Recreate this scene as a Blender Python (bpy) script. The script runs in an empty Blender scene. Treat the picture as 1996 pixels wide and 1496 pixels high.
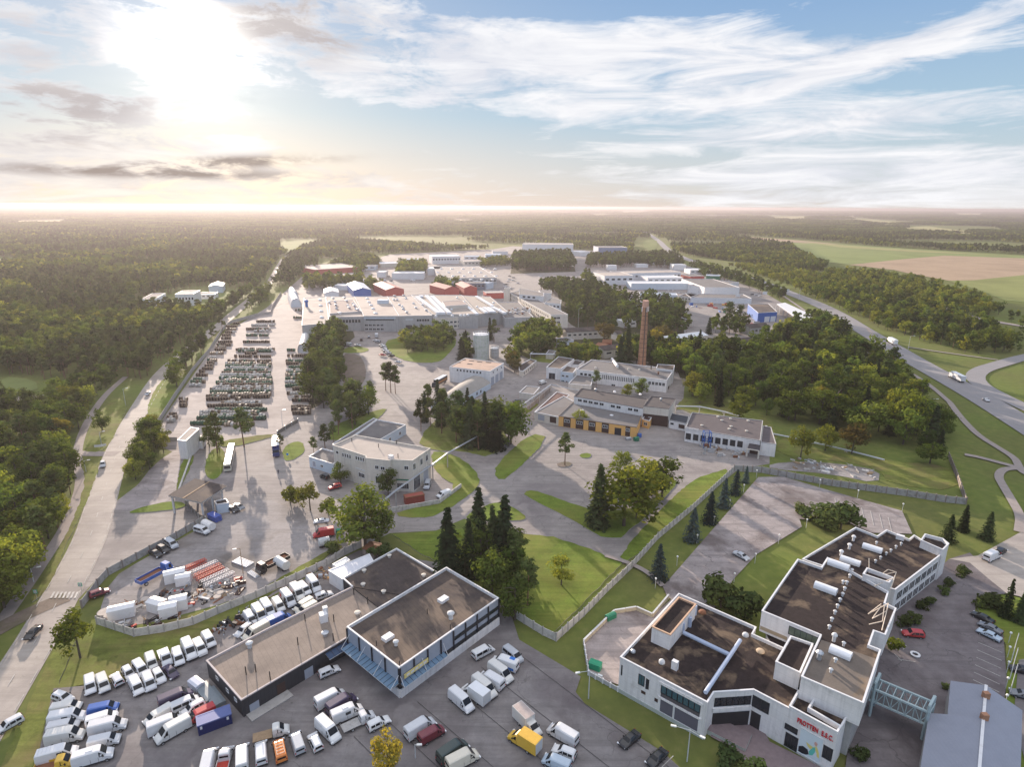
import bpy, bmesh, math, random
from mathutils import Vector, Matrix
random.seed(7)
SC = bpy.context.scene
COL = SC.collection
R = math.radians
# ---------------------------------------------------------------- camera model (photo pixels 1996 x 1496)
F, CX, CY, CAMZ = 1200.0, 998.0, 748.0, 90.0
TILT = math.atan(345.5 / F); ROLL = R(0.316)
_f = Vector((0, math.cos(TILT), -math.sin(TILT)))
_r0 = Vector((1, 0, 0)); _u0 = Vector((0, math.sin(TILT), math.cos(TILT)))
_r = _r0 * math.cos(ROLL) + _u0 * math.sin(ROLL)
_u = _u0 * math.cos(ROLL) - _r0 * math.sin(ROLL)
CAM = Vector((0, 0, CAMZ))
def ray(x, y): return (_r * (x - CX) - _u * (y - CY) + _f * F)
def g(x, y, z=0.0):
    d = ray(x, y); t = (z - CAMZ) / d.z
    return CAM + d * t
def proj(p):
    q = Vector(p) - CAM; d = q.dot(_f)
    if d <= 1: return (-9999, -9999)
    return (CX + F * q.dot(_r) / d, CY - F * q.dot(_u) / d)
def hgt(x, yb, yt):
    b = g(x, yb); lo, hi = 0.0, 80.0
    for _ in range(40):
        m = (lo + hi) / 2
        if proj((b.x, b.y, m))[1] > yt: lo = m
        else: hi = m
    return lo
cam = bpy.data.cameras.new('camera'); camo = bpy.data.objects.new('camera', cam); COL.objects.link(camo)
cam.sensor_fit = 'HORIZONTAL'; cam.sensor_width = 36.0; cam.lens = 36.0 * F / 1996.0
cam.clip_start = 1.0; cam.clip_end = 120000.0
M3 = Matrix((( _r.x, _u.x, -_f.x), (_r.y, _u.y, -_f.y), (_r.z, _u.z, -_f.z)))
camo.matrix_world = Matrix.Translation(CAM) @ M3.to_4x4()
SC.camera = camo
# ---------------------------------------------------------------- tagging
def tag(o, label=None, cat=None, group=None, kind=None):
    if label: o['label'] = label
    if cat: o['category'] = cat
    if group: o['group'] = group
    if kind: o['kind'] = kind
    return o
def thing(name, loc, label, cat, group=None, rz=0.0):
    o = bpy.data.objects.new(name, None); COL.objects.link(o)
    o.empty_display_size = 0.5
    o.location = loc; o.rotation_euler = (0, 0, rz)
    return tag(o, label, cat, group)
def put(name, me, parent=None):
    o = bpy.data.objects.new(name, me); COL.objects.link(o)
    if parent: o.parent = parent
    return o
def kids(o): return CH.get(o.name, [])
CH = {}
def copy_tree(o, parent=None):
    c = o.copy(); COL.objects.link(c)
    if parent: c.parent = parent
    for ch in list(o.children): copy_tree(ch, c)
    return c
def root_of(o):
    while o.parent: o = o.parent
    return o
# ---------------------------------------------------------------- mesh collector
class MB:
    def __init__(s): s.v = []; s.f = []; s.m = []; s.mats = []
    def slot(s, m):
        if m not in s.mats: s.mats.append(m)
        return s.mats.index(m)
    def face(s, pts, m):
        b = len(s.v); s.v += [tuple(p) for p in pts]; s.f.append(tuple(range(b, b + len(pts)))); s.m.append(s.slot(m))
    def add(s, verts, faces, m):
        b = len(s.v); k = s.slot(m); s.v += [tuple(p) for p in verts]
        for f in faces: s.f.append(tuple(i + b for i in f)); s.m.append(k)
    def box(s, x0, x1, y0, y1, z0, z1, m, T=None):
        vs = [Vector((x, y, z)) for z in (z0, z1) for y in (y0, y1) for x in (x0, x1)]
        if T is not None: vs = [T @ v for v in vs]
        s.add(vs, [(0, 2, 3, 1), (4, 5, 7, 6), (0, 1, 5, 4), (2, 6, 7, 3), (0, 4, 6, 2), (1, 3, 7, 5)], m)
    def prism(s, poly, z0, z1, mside, mtop=None, bottom=False):
        n = len(poly); a = sum(poly[i][0] * poly[(i + 1) % n][1] - poly[(i + 1) % n][0] * poly[i][1] for i in range(n))
        P = list(poly) if a > 0 else list(reversed(poly))
        for i in range(n):
            p, q = P[i], P[(i + 1) % n]
            s.face([(p[0], p[1], z0), (q[0], q[1], z0), (q[0], q[1], z1), (p[0], p[1], z1)], mside)
        s.face([(p[0], p[1], z1) for p in P], mtop or mside)
        if bottom: s.face([(p[0], p[1], z0) for p in reversed(P)], mside)
    def bar(s, a, b, w, h, m, up=(0, 0, 1)):
        a, b = Vector(a), Vector(b); d = (b - a); L = d.length
        if L < 1e-6: return
        d /= L; u = Vector(up)
        if abs(d.dot(u)) > .98: u = Vector((0, 1, 0))
        x = d.cross(u).normalized(); y = x.cross(d).normalized()
        T = Matrix((( x.x, d.x, y.x, a.x), (x.y, d.y, y.y, a.y), (x.z, d.z, y.z, a.z), (0, 0, 0, 1)))
        s.box(-w / 2, w / 2, 0, L, -h / 2, h / 2, m, T)
    def tube(s, pts, r, m, n=8, r2=None, cap=True):
        pts = [Vector(p) for p in pts]; k = len(pts); b = len(s.v); rings = []
        for i, p in enumerate(pts):
            d = (pts[min(i + 1, k - 1)] - pts[max(i - 1, 0)]).normalized()
            u = Vector((0, 0, 1)) if abs(d.z) < .95 else Vector((1, 0, 0))
            x = d.cross(u).normalized(); y = x.cross(d)
            rr = r if r2 is None else r + (r2 - r) * i / max(1, k - 1)
            rings.append([p + (x * math.cos(2 * math.pi * j / n) + y * math.sin(2 * math.pi * j / n)) * rr for j in range(n)])
        vs = [q for rg in rings for q in rg]; fs = []
        for i in range(k - 1):
            for j in range(n): fs.append((i * n + j, i * n + (j + 1) % n, (i + 1) * n + (j + 1) % n, (i + 1) * n + j))
        if cap: fs += [tuple(range(n)), tuple((k - 1) * n + j for j in reversed(range(n)))]
        s.add(vs, fs, m)
    def cyl(s, c, r, z0, z1, m, n=16, r2=None): s.tube([(c[0], c[1], z0), (c[0], c[1], z1)], r, m, n, r2)
    def lathe(s, prof, c, m, n=14):
        vs = [(c[0] + r * math.cos(2 * math.pi * j / n), c[1] + r * math.sin(2 * math.pi * j / n), c[2] + z) for r, z in prof for j in range(n)]
        fs = [(i * n + j, i * n + (j + 1) % n, (i + 1) * n + (j + 1) % n, (i + 1) * n + j) for i in range(len(prof) - 1) for j in range(n)]
        s.add(vs, fs, m)
    def mesh(s, name, off=None, smooth=False, recalc=False):
        me = bpy.data.meshes.new(name)
        v = s.v if off is None else [(a - off[0], b - off[1], c - off[2]) for a, b, c in s.v]
        me.from_pydata(v, [], s.f)
        for m in s.mats: me.materials.append(m)
        me.polygons.foreach_set('material_index', s.m)
        if smooth: me.polygons.foreach_set('use_smooth', [True] * len(s.f))
        me.update()
        if recalc:
            bm = bmesh.new(); bm.from_mesh(me); bmesh.ops.recalc_face_normals(bm, faces=bm.faces); bm.to_mesh(me); bm.free()
        return me
    def build(s, name, parent=None, world=True, smooth=False, recalc=False):
        off = root_of(parent).location if (parent and world) else None
        return put(name, s.mesh(name, off, smooth, recalc), parent)
def ctr(ps):
    n = len(ps); return Vector((sum(p[0] for p in ps) / n, sum(p[1] for p in ps) / n, 0))
def chaikin(P, k=2, closed=True):
    P = [Vector((p[0], p[1])) for p in P]
    for _ in range(k):
        Q = []; n = len(P)
        for i in range(n if closed else n - 1):
            a, b = P[i], P[(i + 1) % n]; Q += [a * .75 + b * .25, a * .25 + b * .75]
        if not closed: Q = [P[0]] + Q + [P[-1]]
        P = Q
    return P
def inpoly(x, y, P):
    c = False; j = len(P) - 1
    for i in range(len(P)):
        a, b = P[i], P[j]
        if (a[1] > y) != (b[1] > y) and x < (b[0] - a[0]) * (y - a[1]) / (b[1] - a[1]) + a[0]: c = not c
        j = i
    return c
# ---------------------------------------------------------------- materials
def nodes(name):
    m = bpy.data.materials.new(name); m.use_nodes = True; t = m.node_tree; t.nodes.clear()
    return m, t
def N(t, typ, **kw):
    n = t.nodes.new(typ)
    for k, v in kw.items():
        if k in n.inputs.keys() and not hasattr(n, k): n.inputs[k].default_value = v
        else: setattr(n, k, v)
    return n
def lk(t, a, b): t.links.new(a, b)
def noise(t, vec, scale, detail=4, rough=.55, dist=0.0):
    n = t.nodes.new('ShaderNodeTexNoise'); n.inputs['Scale'].default_value = scale; n.inputs['Detail'].default_value = detail
    n.inputs['Roughness'].default_value = rough; n.inputs['Distortion'].default_value = dist
    lk(t, vec, n.inputs['Vector']); return n.outputs['Fac']
def ramp(t, fac, stops):
    n = t.nodes.new('ShaderNodeValToRGB'); e = n.color_ramp.elements
    while len(e) < len(stops): e.new(.5)
    for i, (p, c) in enumerate(stops):
        e[i].position = p; e[i].color = (c[0], c[1], c[2], 1) if not isinstance(c, (int, float)) else (c, c, c, 1)
    lk(t, fac, n.inputs['Fac']); return n.outputs['Color']
def mix(t, fac, a, b, mode='MIX'):
    n = t.nodes.new('ShaderNodeMix'); n.data_type = 'RGBA'; n.blend_type = mode
    for v, s in ((fac, n.inputs[0]), (a, n.inputs[6]), (b, n.inputs[7])):
        if isinstance(v, bpy.types.NodeSocket): lk(t, v, s)
        elif isinstance(v, (int, float)): s.default_value = v
        else: s.default_value = (v[0], v[1], v[2], 1)
    return n.outputs[2]
def mth(t, op, a, b=None, c=None, clamp=False):
    n = t.nodes.new('ShaderNodeMath'); n.operation = op; n.use_clamp = clamp
    for i, v in enumerate((a, b, c)):
        if v is None: continue
        if isinstance(v, bpy.types.NodeSocket): lk(t, v, n.inputs[i])
        else: n.inputs[i].default_value = v
    return n.outputs[0]
def mul(c, k): return tuple(min(1, x * k) for x in c[:3])
_MC = {}
def mat(name, col, rough=.8, var=.18, scale=.6, metal=0.0, spec=.3, stain=None, stain_s=.12, stain_t=(.5, .7), stripes=None, cracks=0, bump=0.0, coat=0.0, rnd=0.0, detail=5, streak=0, wear=0):
    """generic procedural surface: base colour varied by two noises, optional stain patches, seams and cracks"""
    if name in _MC: return _MC[name]
    m, t = nodes(name); tc = t.nodes.new('ShaderNodeTexCoord'); v = tc.outputs['Object']
    n1 = noise(t, v, scale, detail, .6); n2 = noise(t, v, scale * 7.3, 3, .6)
    f = mth(t, 'ADD', mth(t, 'MULTIPLY', n1, .65), mth(t, 'MULTIPLY', n2, .35))
    c = ramp(t, f, [(.3, mul(col, 1 - var)), (.5, col), (.72, mul(col, 1 + var))])
    if stain:
        s1 = noise(t, v, stain_s, 6, .62, .4); sf = ramp(t, s1, [(stain_t[0], 0.0), (stain_t[1], 1.0)])
        c = mix(t, sf, c, stain)
    if streak:   # rain streaks down a wall and faint panel joints
        mp = N(t, 'ShaderNodeMapping'); mp.inputs['Scale'].default_value = (1.6, 1.6, .10); lk(t, v, mp.inputs['Vector'])
        c = mix(t, ramp(t, noise(t, mp.outputs[0], .9, 5, .65), [(.48, 0.0), (.74, streak)]), c, mul(col, .52))
        sz = t.nodes.new('ShaderNodeSeparateXYZ'); lk(t, v, sz.inputs[0])
        c = mix(t, mth(t, 'MULTIPLY', mth(t, 'LESS_THAN', mth(t, 'FRACT', mth(t, 'DIVIDE', sz.outputs[2], 1.55)), .035), .35), c, mul(col, .55))
    if wear:     # long faint tyre-worn bands and small dark oil spots
        for an, sc_, k_ in ((.65, .30, 1.0), (-.75, .22, .8)):
            mp = N(t, 'ShaderNodeMapping'); mp.inputs['Rotation'].default_value = (0, 0, an); mp.inputs['Scale'].default_value = (sc_ * .09, sc_ * 2.2, 1); lk(t, v, mp.inputs['Vector'])
            c = mix(t, ramp(t, noise(t, mp.outputs[0], 1.0, 6, .6, .5), [(.50, 0.0), (.66, wear * k_)]), c, mul(col, .60))
        c = mix(t, ramp(t, noise(t, v, .09, 7, .66, .6), [(.54, 0.0), (.62, wear * .7)]), c, mul(col, 1.22))
        c = mix(t, ramp(t, noise(t, v, .55, 4, .6), [(.67, 0.0), (.73, wear)]), c, mul(col, .42))
    if stripes:
        ang, per, dark = stripes
        mp = N(t, 'ShaderNodeMapping'); mp.inputs['Rotation'].default_value = (0, 0, ang); lk(t, v, mp.inputs['Vector'])
        sx = t.nodes.new('ShaderNodeSeparateXYZ'); lk(t, mp.outputs[0], sx.inputs[0])
        fr = mth(t, 'FRACT', mth(t, 'DIVIDE', sx.outputs[0], per)); ln = mth(t, 'LESS_THAN', fr, .09)
        c = mix(t, mth(t, 'MULTIPLY', ln, dark), c, mul(col, .35))
    if cracks:
        nw = t.nodes.new('ShaderNodeTexNoise'); nw.inputs['Scale'].default_value = .16; nw.inputs['Detail'].default_value = 5; lk(t, v, nw.inputs['Vector']); va = t.nodes.new('ShaderNodeVectorMath'); va.operation = 'MULTIPLY_ADD'; va.inputs[1].default_value = (11, 11, 0); lk(t, nw.outputs['Color'], va.inputs[0]); lk(t, v, va.inputs[2]); wv = va.outputs[0]
        vo = t.nodes.new('ShaderNodeTexVoronoi'); vo.feature = 'DISTANCE_TO_EDGE'; vo.inputs['Scale'].default_value = .10
        lk(t, wv, vo.inputs['Vector'])
        msk = ramp(t, noise(t, v, .05, 3), [(.42, 0.0), (.58, 1.0)])
        cr = mth(t, 'MULTIPLY', mth(t, 'LESS_THAN', vo.outputs['Distance'], .008), mth(t, 'MULTIPLY', msk, cracks))
        c = mix(t, mth(t, 'MULTIPLY', cr, .7), c, mul(col, .45))
    p = t.nodes.new('ShaderNodeBsdfPrincipled'); lk(t, c, p.inputs['Base Color'])
    if rnd:
        oi = t.nodes.new('ShaderNodeObjectInfo'); hs = t.nodes.new('ShaderNodeHueSaturation')
        lk(t, c, hs.inputs['Color']); lk(t, mth(t, 'ADD', mth(t, 'MULTIPLY', oi.outputs['Random'], rnd * 2), 1 - rnd), hs.inputs['Value'])
        lk(t, hs.outputs[0], p.inputs['Base Color'])
    p.inputs['Roughness'].default_value = rough; p.inputs['Metallic'].default_value = metal
    p.inputs['Specular IOR Level'].default_value = spec; p.inputs['Coat Weight'].default_value = coat
    if bump:
        b = t.nodes.new('ShaderNodeBump'); b.inputs['Strength'].default_value = bump; b.inputs['Distance'].default_value = .1
        lk(t, f, b.inputs['Height']); lk(t, b.outputs[0], p.inputs['Normal'])
    o = t.nodes.new('ShaderNodeOutputMaterial'); lk(t, p.outputs[0], o.inputs['Surface'])
    _MC[name] = m; return m
def leafmat(name, c1, c2, trans=.35):
    m, t = nodes(name); tc = t.nodes.new('ShaderNodeTexCoord'); oi = t.nodes.new('ShaderNodeObjectInfo')
    n1 = noise(t, tc.outputs['Object'], .55, 3, .6)
    f = mth(t, 'ADD', mth(t, 'MULTIPLY', n1, .75), mth(t, 'MULTIPLY', oi.outputs['Random'], .42))
    c = ramp(t, f, [(.3, c1), (.78, c2)])
    hs = t.nodes.new('ShaderNodeHueSaturation'); lk(t, c, hs.inputs['Color'])
    r2 = mth(t, 'FRACT', mth(t, 'MULTIPLY', oi.outputs['Random'], 17.3))
    lk(t, mth(t, 'ADD', mth(t, 'MULTIPLY', r2, .028), .489), hs.inputs['Hue'])
    lk(t, mth(t, 'ADD', mth(t, 'MULTIPLY', mth(t, 'FRACT', mth(t, 'MULTIPLY', oi.outputs['Random'], 7.7)), .85), .6), hs.inputs['Value'])
    d = t.nodes.new('ShaderNodeBsdfDiffuse'); lk(t, hs.outputs[0], d.inputs[0])
    tr = t.nodes.new('ShaderNodeBsdfTranslucent'); lk(t, mix(t, 1, hs.outputs[0], (1.35, 1.25, .6), 'MULTIPLY'), tr.inputs[0])
    s = t.nodes.new('ShaderNodeMixShader'); s.inputs[0].default_value = trans
    lk(t, d.outputs[0], s.inputs[1]); lk(t, tr.outputs[0], s.inputs[2])
    o = t.nodes.new('ShaderNodeOutputMaterial'); lk(t, s.outputs[0], o.inputs['Surface'])
    return m
# shared materials
WHITE = mat('white_plaster', (.72, .695, .68), .85, .10, .5, stain=(.42, .40, .38), stain_s=.35, stain_t=(.60, .86), streak=.42)
CREAM = mat('cream_plaster', (.60, .55, .48), .85, .12, .5, stain=(.40, .36, .31), stain_s=.3, stain_t=(.58, .86), streak=.5)
GREYW = mat('grey_render', (.40, .39, .38), .9, .15, .5, streak=.7)
PALEB = mat('pale_blue_cladding', (.50, .56, .62), .6, .08, .5)
DARKW = mat('charcoal_metal_cladding', (.035, .036, .042), .55, .2, .5, stripes=(0, .5, .5))
PANEL = mat('blue_grey_panel', (.30, .33, .39), .5, .08, .6)
MULL = mat('dark_mullion', (.02, .022, .03), .5, .1)
CONC = mat('concrete', (.36, .34, .32), .9, .18, .7, stain=(.2, .19, .17), stain_s=.5, stain_t=(.55, .8))
TRIMW = mat('white_metal_trim', (.66, .655, .66), .5, .10, .8, stain=(.48, .46, .44), stain_s=.5, stain_t=(.56, .8))
GLASS = mat('dark_window_glass', (.02, .026, .032), .08, .25, .6, spec=.7)
GLASSB = mat('blue_window_glass', (.05, .11, .14), .08, .3, .6, spec=.7)
FRAME = mat('window_frame_white', (.7, .7, .7), .5, .05)
DOORG = mat('grey_sheet_door', (.33, .35, .4), .55, .08, .8)
DOORB = mat('brown_door', (.06, .035, .03), .6, .2)
STEEL = mat('galvanised_steel', (.45, .47, .5), .4, .1, 1, metal=.6)
LSTEEL = mat('pale_steel', (.50, .51, .52), .5, .08, 1)
RUST = mat('rusty_steel', (.20, .085, .045), .8, .35, 1.5)
RTAN = mat('tan_felt_roof', (.235, .192, .160), .95, .2, .35, stain=(.15, .122, .105), stain_s=.08, stain_t=(.5, .75), stripes=(R(-38), 1.0, .22))
RDARK = mat('dark_felt_roof', (.062, .050, .047), .95, .35, .4, stain=(.15, .112, .085), stain_s=.07, stain_t=(.48, .68), stripes=(R(-38), 1.0, .3))
RBROWN = mat('brown_gravel_roof', (.024, .016, .015), .95, .6, .7, stain=(.13, .092, .062), stain_s=.16, stain_t=(.515, .63))
RGREY = mat('grey_felt_roof', (.15, .142, .14), .95, .2, .3, stain=(.13, .115, .11), stain_s=.1)
RPALE = mat('pale_felt_roof', (.38, .33, .29), .95, .14, .2, stain=(.27, .22, .2), stain_s=.06)
RMET = mat('blue_grey_sheet_roof', (.235, .25, .30), .5, .08, .4, stripes=(R(8), .6, .12))
REDM = mat('red_sheet', (.42, .085, .07), .6, .15)
BLUEM = mat('blue_sheet', (.03, .11, .36), .5, .1)
ORANGE = mat('orange_render', (.72, .40, .13), .85, .08)
BROWN = mat('brown_cladding', (.055, .03, .026), .7, .2)
BRICK = mat('chimney_brick', (.36, .19, .115), .9, .25, 1.2)
TYRE = mat('black_rubber', (.015, .015, .016), .9, .2)
VGLASS = mat('vehicle_glass', (.012, .015, .019), .16, .25, .6, spec=.28)
BLACKP = mat('black_plastic', (.02, .02, .022), .6, .2)
LAMPG = mat('lamp_glass', (.75, .75, .72), .25, .05)
TIMBER = mat('timber', (.30, .21, .13), .9, .25, 2)
SKYL = mat('milky_skylight', (.72, .73, .75), .3, .06)
GREENP = mat('green_plastic', (.02, .16, .09), .5, .15)
REDP = mat('red_paint', (.45, .05, .035), .5, .2)
# ---------------------------------------------------------------- sun, sky, haze
SUNPX = (385, 118)
SD = ray(*SUNPX).normalized()
SUN_EL = math.asin(SD.z); SUN_AZ = math.atan2(SD.x, SD.y)
sl = bpy.data.lights.new('sun', 'SUN'); sl.energy = 5.0; sl.angle = R(0.6); sl.color = (1.0, .83, .68)
so = bpy.data.objects.new('sun', sl); COL.objects.link(so); so.rotation_euler = SD.to_track_quat('Z', 'Y').to_euler(); so.location = (0, 0, 200)
wd = bpy.data.worlds.new('World'); SC.world = wd; wd.use_nodes = True
def build_sky():
    t = wd.node_tree; t.nodes.clear()
    tc = t.nodes.new('ShaderNodeTexCoord'); v = tc.outputs['Generated']
    sx = t.nodes.new('ShaderNodeSeparateXYZ'); lk(t, v, sx.inputs[0]); X, Y, Z = sx.outputs
    az = mth(t, 'ARCTAN2', X, Y); el = mth(t, 'ARCSINE', Z)
    ns = t.nodes.new('ShaderNodeTexSky'); ns.sky_type = 'NISHITA'; ns.sun_disc = False
    ns.sun_elevation = SUN_EL; ns.sun_rotation = SUN_AZ; ns.altitude = 100; ns.air_density = 1.0; ns.dust_density = 1.2; ns.ozone_density = 1.5
    def azel(px, py):
        d = ray(px, py).normalized(); return math.atan2(d.x, d.y), math.asin(d.z)
    def blob(px, py, rx, ry, s, tilt=0.0):
        a, e = azel(px, py); c, sn = math.cos(tilt), math.sin(tilt)
        da = mth(t, 'SUBTRACT', az, a); de = mth(t, 'SUBTRACT', el, e)
        u = mth(t, 'MULTIPLY', mth(t, 'ADD', mth(t, 'MULTIPLY', da, c), mth(t, 'MULTIPLY', de, sn)), F / rx)
        w = mth(t, 'MULTIPLY', mth(t, 'SUBTRACT', mth(t, 'MULTIPLY', de, c), mth(t, 'MULTIPLY', da, sn)), F / ry)
        r = mth(t, 'ADD', mth(t, 'MULTIPLY', u, u), mth(t, 'MULTIPLY', w, w))
        return mth(t, 'MULTIPLY', mth(t, 'POWER', 2.718, mth(t, 'MULTIPLY', r, -1.0)), s)
    def blobs(L):
        a = None
        for b in L:
            q = blob(*b); a = q if a is None else mth(t, 'ADD', a, q)
        return a
    cv = t.nodes.new('ShaderNodeCombineXYZ'); lk(t, az, cv.inputs[0]); lk(t, mth(t, 'MULTIPLY', mth(t, 'POWER', mth(t, 'MAXIMUM', el, 0.0), .8), 1.25), cv.inputs[1]); lk(t, mth(t, 'MULTIPLY', el, .6), cv.inputs[2])
    mp = N(t, 'ShaderNodeMapping'); mp.inputs['Rotation'].default_value = (0, 0, R(-17)); mp.inputs['Scale'].default_value = (2.2, 9.0, 1); lk(t, cv.outputs[0], mp.inputs[0])
    mq = N(t, 'ShaderNodeMapping'); mq.inputs['Scale'].default_value = (4.5, 9.5, 1); mq.inputs['Rotation'].default_value = (0, 0, R(4)); lk(t, cv.outputs[0], mq.inputs[0])
    n1 = noise(t, mp.outputs[0], 2.3, 14, .62, .8); n2 = noise(t, mq.outputs[0], 2.4, 15, .66, .35); n3 = noise(t, cv.outputs[0], 4.0, 4, .5)
    rt = ramp(t, mth(t, 'ADD', mth(t, 'MULTIPLY', az, .9), .5), [(.36, 0.0), (.58, 1.0)])   # heaped cloud on the left, streaked cloud on the right
    nz = mth(t, 'ADD', mth(t, 'ADD', mth(t, 'MULTIPLY', n1, mth(t, 'ADD', mth(t, 'MULTIPLY', rt, .45), .2)), mth(t, 'MULTIPLY', n2, mth(t, 'SUBTRACT', .65, mth(t, 'MULTIPLY', rt, .45)))), mth(t, 'MULTIPLY', n3, .15))
    nz = mth(t, 'ADD', mth(t, 'MULTIPLY', mth(t, 'SUBTRACT', nz, .5), mth(t, 'SUBTRACT', 2.9, mth(t, 'MULTIPLY', rt, 1.2))), .5)
    cov = blobs([(330, 90, 330, 120, .13), (640, 50, 260, 80, .24), (90, 190, 260, 130, .2), (250, 300, 260, 40, .12), (960, 95, 230, 48, .26, -.12), (1250, 80, 220, 40, .20, .12),
                 (1520, 110, 210, 54, .25), (1800, 75, 260, 32, .16, .25), (1780, 200, 420, 34, .20, .05), (1130, 215, 260, 26, .22, .1), (1400, 275, 420, 20, .17, .08),
                 (1800, 310, 420, 40, .24), (1500, 345, 500, 22, .20), (1700, 385, 500, 14, .2), (150, 345, 420, 26, .2), (450, 290, 330, 9, .12), (1660, 125, 200, 11, .22, .25), (870, 175, 120, 20, .20, .45),
                 (650, 262, 200, 50, -.36), (215, 130, 60, 26, -.24), (520, 165, 70, 30, -.16), (1010, 300, 240, 36, -.24), (1050, 0, 330, 30, -.34), (1700, 12, 260, 22, -.22), (720, 72, 80, 22, -.26), (1930, 150, 190, 22, -.24),
                 (860, 240, 200, 26, -.20), (1300, 308, 130, 18, -.16), (180, 145, 120, 12, -.2), (250, 250, 140, 12, -.16)])
    hi = mth(t, 'MULTIPLY', mth(t, 'SUBTRACT', el, .50, clamp=True), .9)  # extra cloud cover above the view, added to make the fill light whiter
    den = mth(t, 'ADD', mth(t, 'ADD', mth(t, 'SUBTRACT', nz, .53), cov), hi)
    cl = ramp(t, den, [(.0, 0.0), (.05, .22), (.14, .62), (.30, 1.0)])
    # clear-sky gradient
    base = ramp(t, mth(t, 'MULTIPLY', el, 1.6), [(0.0, (.62, .58, .53)), (.06, (.52, .58, .61)), (.20, (.36, .50, .62)), (.38, (.25, .39, .59)), (.56, (.14, .28, .53)), (1, (.06, .17, .42))])
    sd = t.nodes.new('ShaderNodeVectorMath'); sd.operation = 'DOT_PRODUCT'; lk(t, v, sd.inputs[0]); sd.inputs[1].default_value = SD
    dp = mth(t, 'MAXIMUM', sd.outputs['Value'], 0.0)
    warm = mth(t, 'POWER', dp, 9.0)
    low = ramp(t, el, [(0.0, 1.0), (.05, .62), (.13, 0.0)])
    base = mix(t, mth(t, 'MULTIPLY', mth(t, 'POWER', dp, 4.0), low), base, (.70, .585, .535))
    base = mix(t, mth(t, 'MULTIPLY', warm, .35), base, (.55, .58, .62))
    nis = mix(t, 1.0, ns.outputs[0], (.04, .04, .04), 'MULTIPLY')
    base = mix(t, .15, base, nis)
    dark = mth(t, 'MINIMUM', blobs([(100, 205, 200, 44, 1.1, .1), (560, 45, 120, 55, 1.2), (60, 60, 90, 60, .5), (440, 318, 130, 10, 1.3, .06), (310, 336, 190, 9, 1.2), (120, 275, 160, 14, .4), (640, 60, 60, 24, .5)]), 1.0)
    dn = ramp(t, n2, [(.40, 0.0), (.56, 1.0)])
    dk = mth(t, 'MULTIPLY', dark, mth(t, 'ADD', mth(t, 'MULTIPLY', dn, .8), .2), clamp=True)
    cc = mix(t, mth(t, 'MULTIPLY', warm, low), (.72, .72, .74), (.84, .72, .60))
    sh = ramp(t, n1, [(.38, (.80, .82, .87)), (.62, (1, 1, 1))])
    cc = mix(t, 1.0, cc, sh, 'MULTIPLY')
    cc = mix(t, mth(t, 'MULTIPLY', dk, .72), cc, (.37, .32, .305))
    col = mix(t, cl, base, cc)
    lowc = mth(t, 'MULTIPLY', blobs([(440, 316, 150, 8, 1.5, .06), (310, 336, 200, 8, 1.3)]), ramp(t, n2, [(.40, 0.0), (.56, 1.0)]), clamp=True)
    col = mix(t, mth(t, 'MULTIPLY', lowc, .75), col, (.27, .215, .185))
    # glare of the sun through thin cloud
    gl = mth(t, 'ADD', mth(t, 'MULTIPLY', mth(t, 'POWER', dp, 120.0), .16), mth(t, 'MULTIPLY', mth(t, 'POWER', dp, 480.0), 1.5))
    gl = mth(t, 'MULTIPLY', gl, mth(t, 'ADD', mth(t, 'MULTIPLY', cl, .75), .25))
    gl = mth(t, 'MULTIPLY', gl, mth(t, 'SUBTRACT', 1.0, mth(t, 'MULTIPLY', dk, .8)))
    gl = mth(t, 'MULTIPLY', gl, ramp(t, mth(t, 'ADD', mth(t, 'MULTIPLY', n2, .6), mth(t, 'MULTIPLY', n1, .4)), [(.36, .25), (.54, 1.0)]))
    glc = N(t, 'ShaderNodeCombineColor'); lk(t, gl, glc.inputs[0]); lk(t, mth(t, 'MULTIPLY', gl, .93), glc.inputs[1]); lk(t, mth(t, 'MULTIPLY', gl, .82), glc.inputs[2])
    col = mix(t, 1.0, col, glc.outputs[0], 'ADD')
    # unseen sky overhead and behind the viewer, brightened to add fill light
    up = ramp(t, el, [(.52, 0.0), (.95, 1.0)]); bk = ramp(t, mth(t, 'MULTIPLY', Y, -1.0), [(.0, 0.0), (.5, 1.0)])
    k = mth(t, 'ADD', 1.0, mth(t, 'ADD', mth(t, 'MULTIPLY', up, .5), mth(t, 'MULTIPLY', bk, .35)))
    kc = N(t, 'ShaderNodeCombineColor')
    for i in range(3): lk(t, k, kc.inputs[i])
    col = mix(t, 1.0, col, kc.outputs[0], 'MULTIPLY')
    ten = mix(t, 1.0, col, (5.75, 5.75, 5.75), 'MULTIPLY')
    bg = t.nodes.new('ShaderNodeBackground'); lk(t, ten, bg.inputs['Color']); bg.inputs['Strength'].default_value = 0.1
    o = t.nodes.new('ShaderNodeOutputWorld'); lk(t, bg.outputs[0], o.inputs['Surface'])
build_sky()
vs = SC.view_settings; SC.display_settings.display_device = 'sRGB'
vs.view_transform = 'Standard'; vs.look = 'None'; vs.gamma = 1.0; vs.use_curve_mapping = False; vs.exposure = 1.22
def build_haze():
    m, t = nodes('haze_air'); p = t.nodes.new('ShaderNodeVolumePrincipled')
    p.inputs['Color'].default_value = (.50, .46, .48, 1); p.inputs['Density'].default_value = 0.00012; p.inputs['Anisotropy'].default_value = .42
    o = t.nodes.new('ShaderNodeOutputMaterial'); lk(t, p.outputs[0], o.inputs['Volume'])
    b = MB(); b.box(-31000, 31000, -2500, 31500, -3, 92.5, m); o = b.build('haze'); tag(o, kind='stuff'); o['label'] = 'thin warm haze in the air over the whole district'; o['category'] = 'haze'
build_haze()
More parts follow.
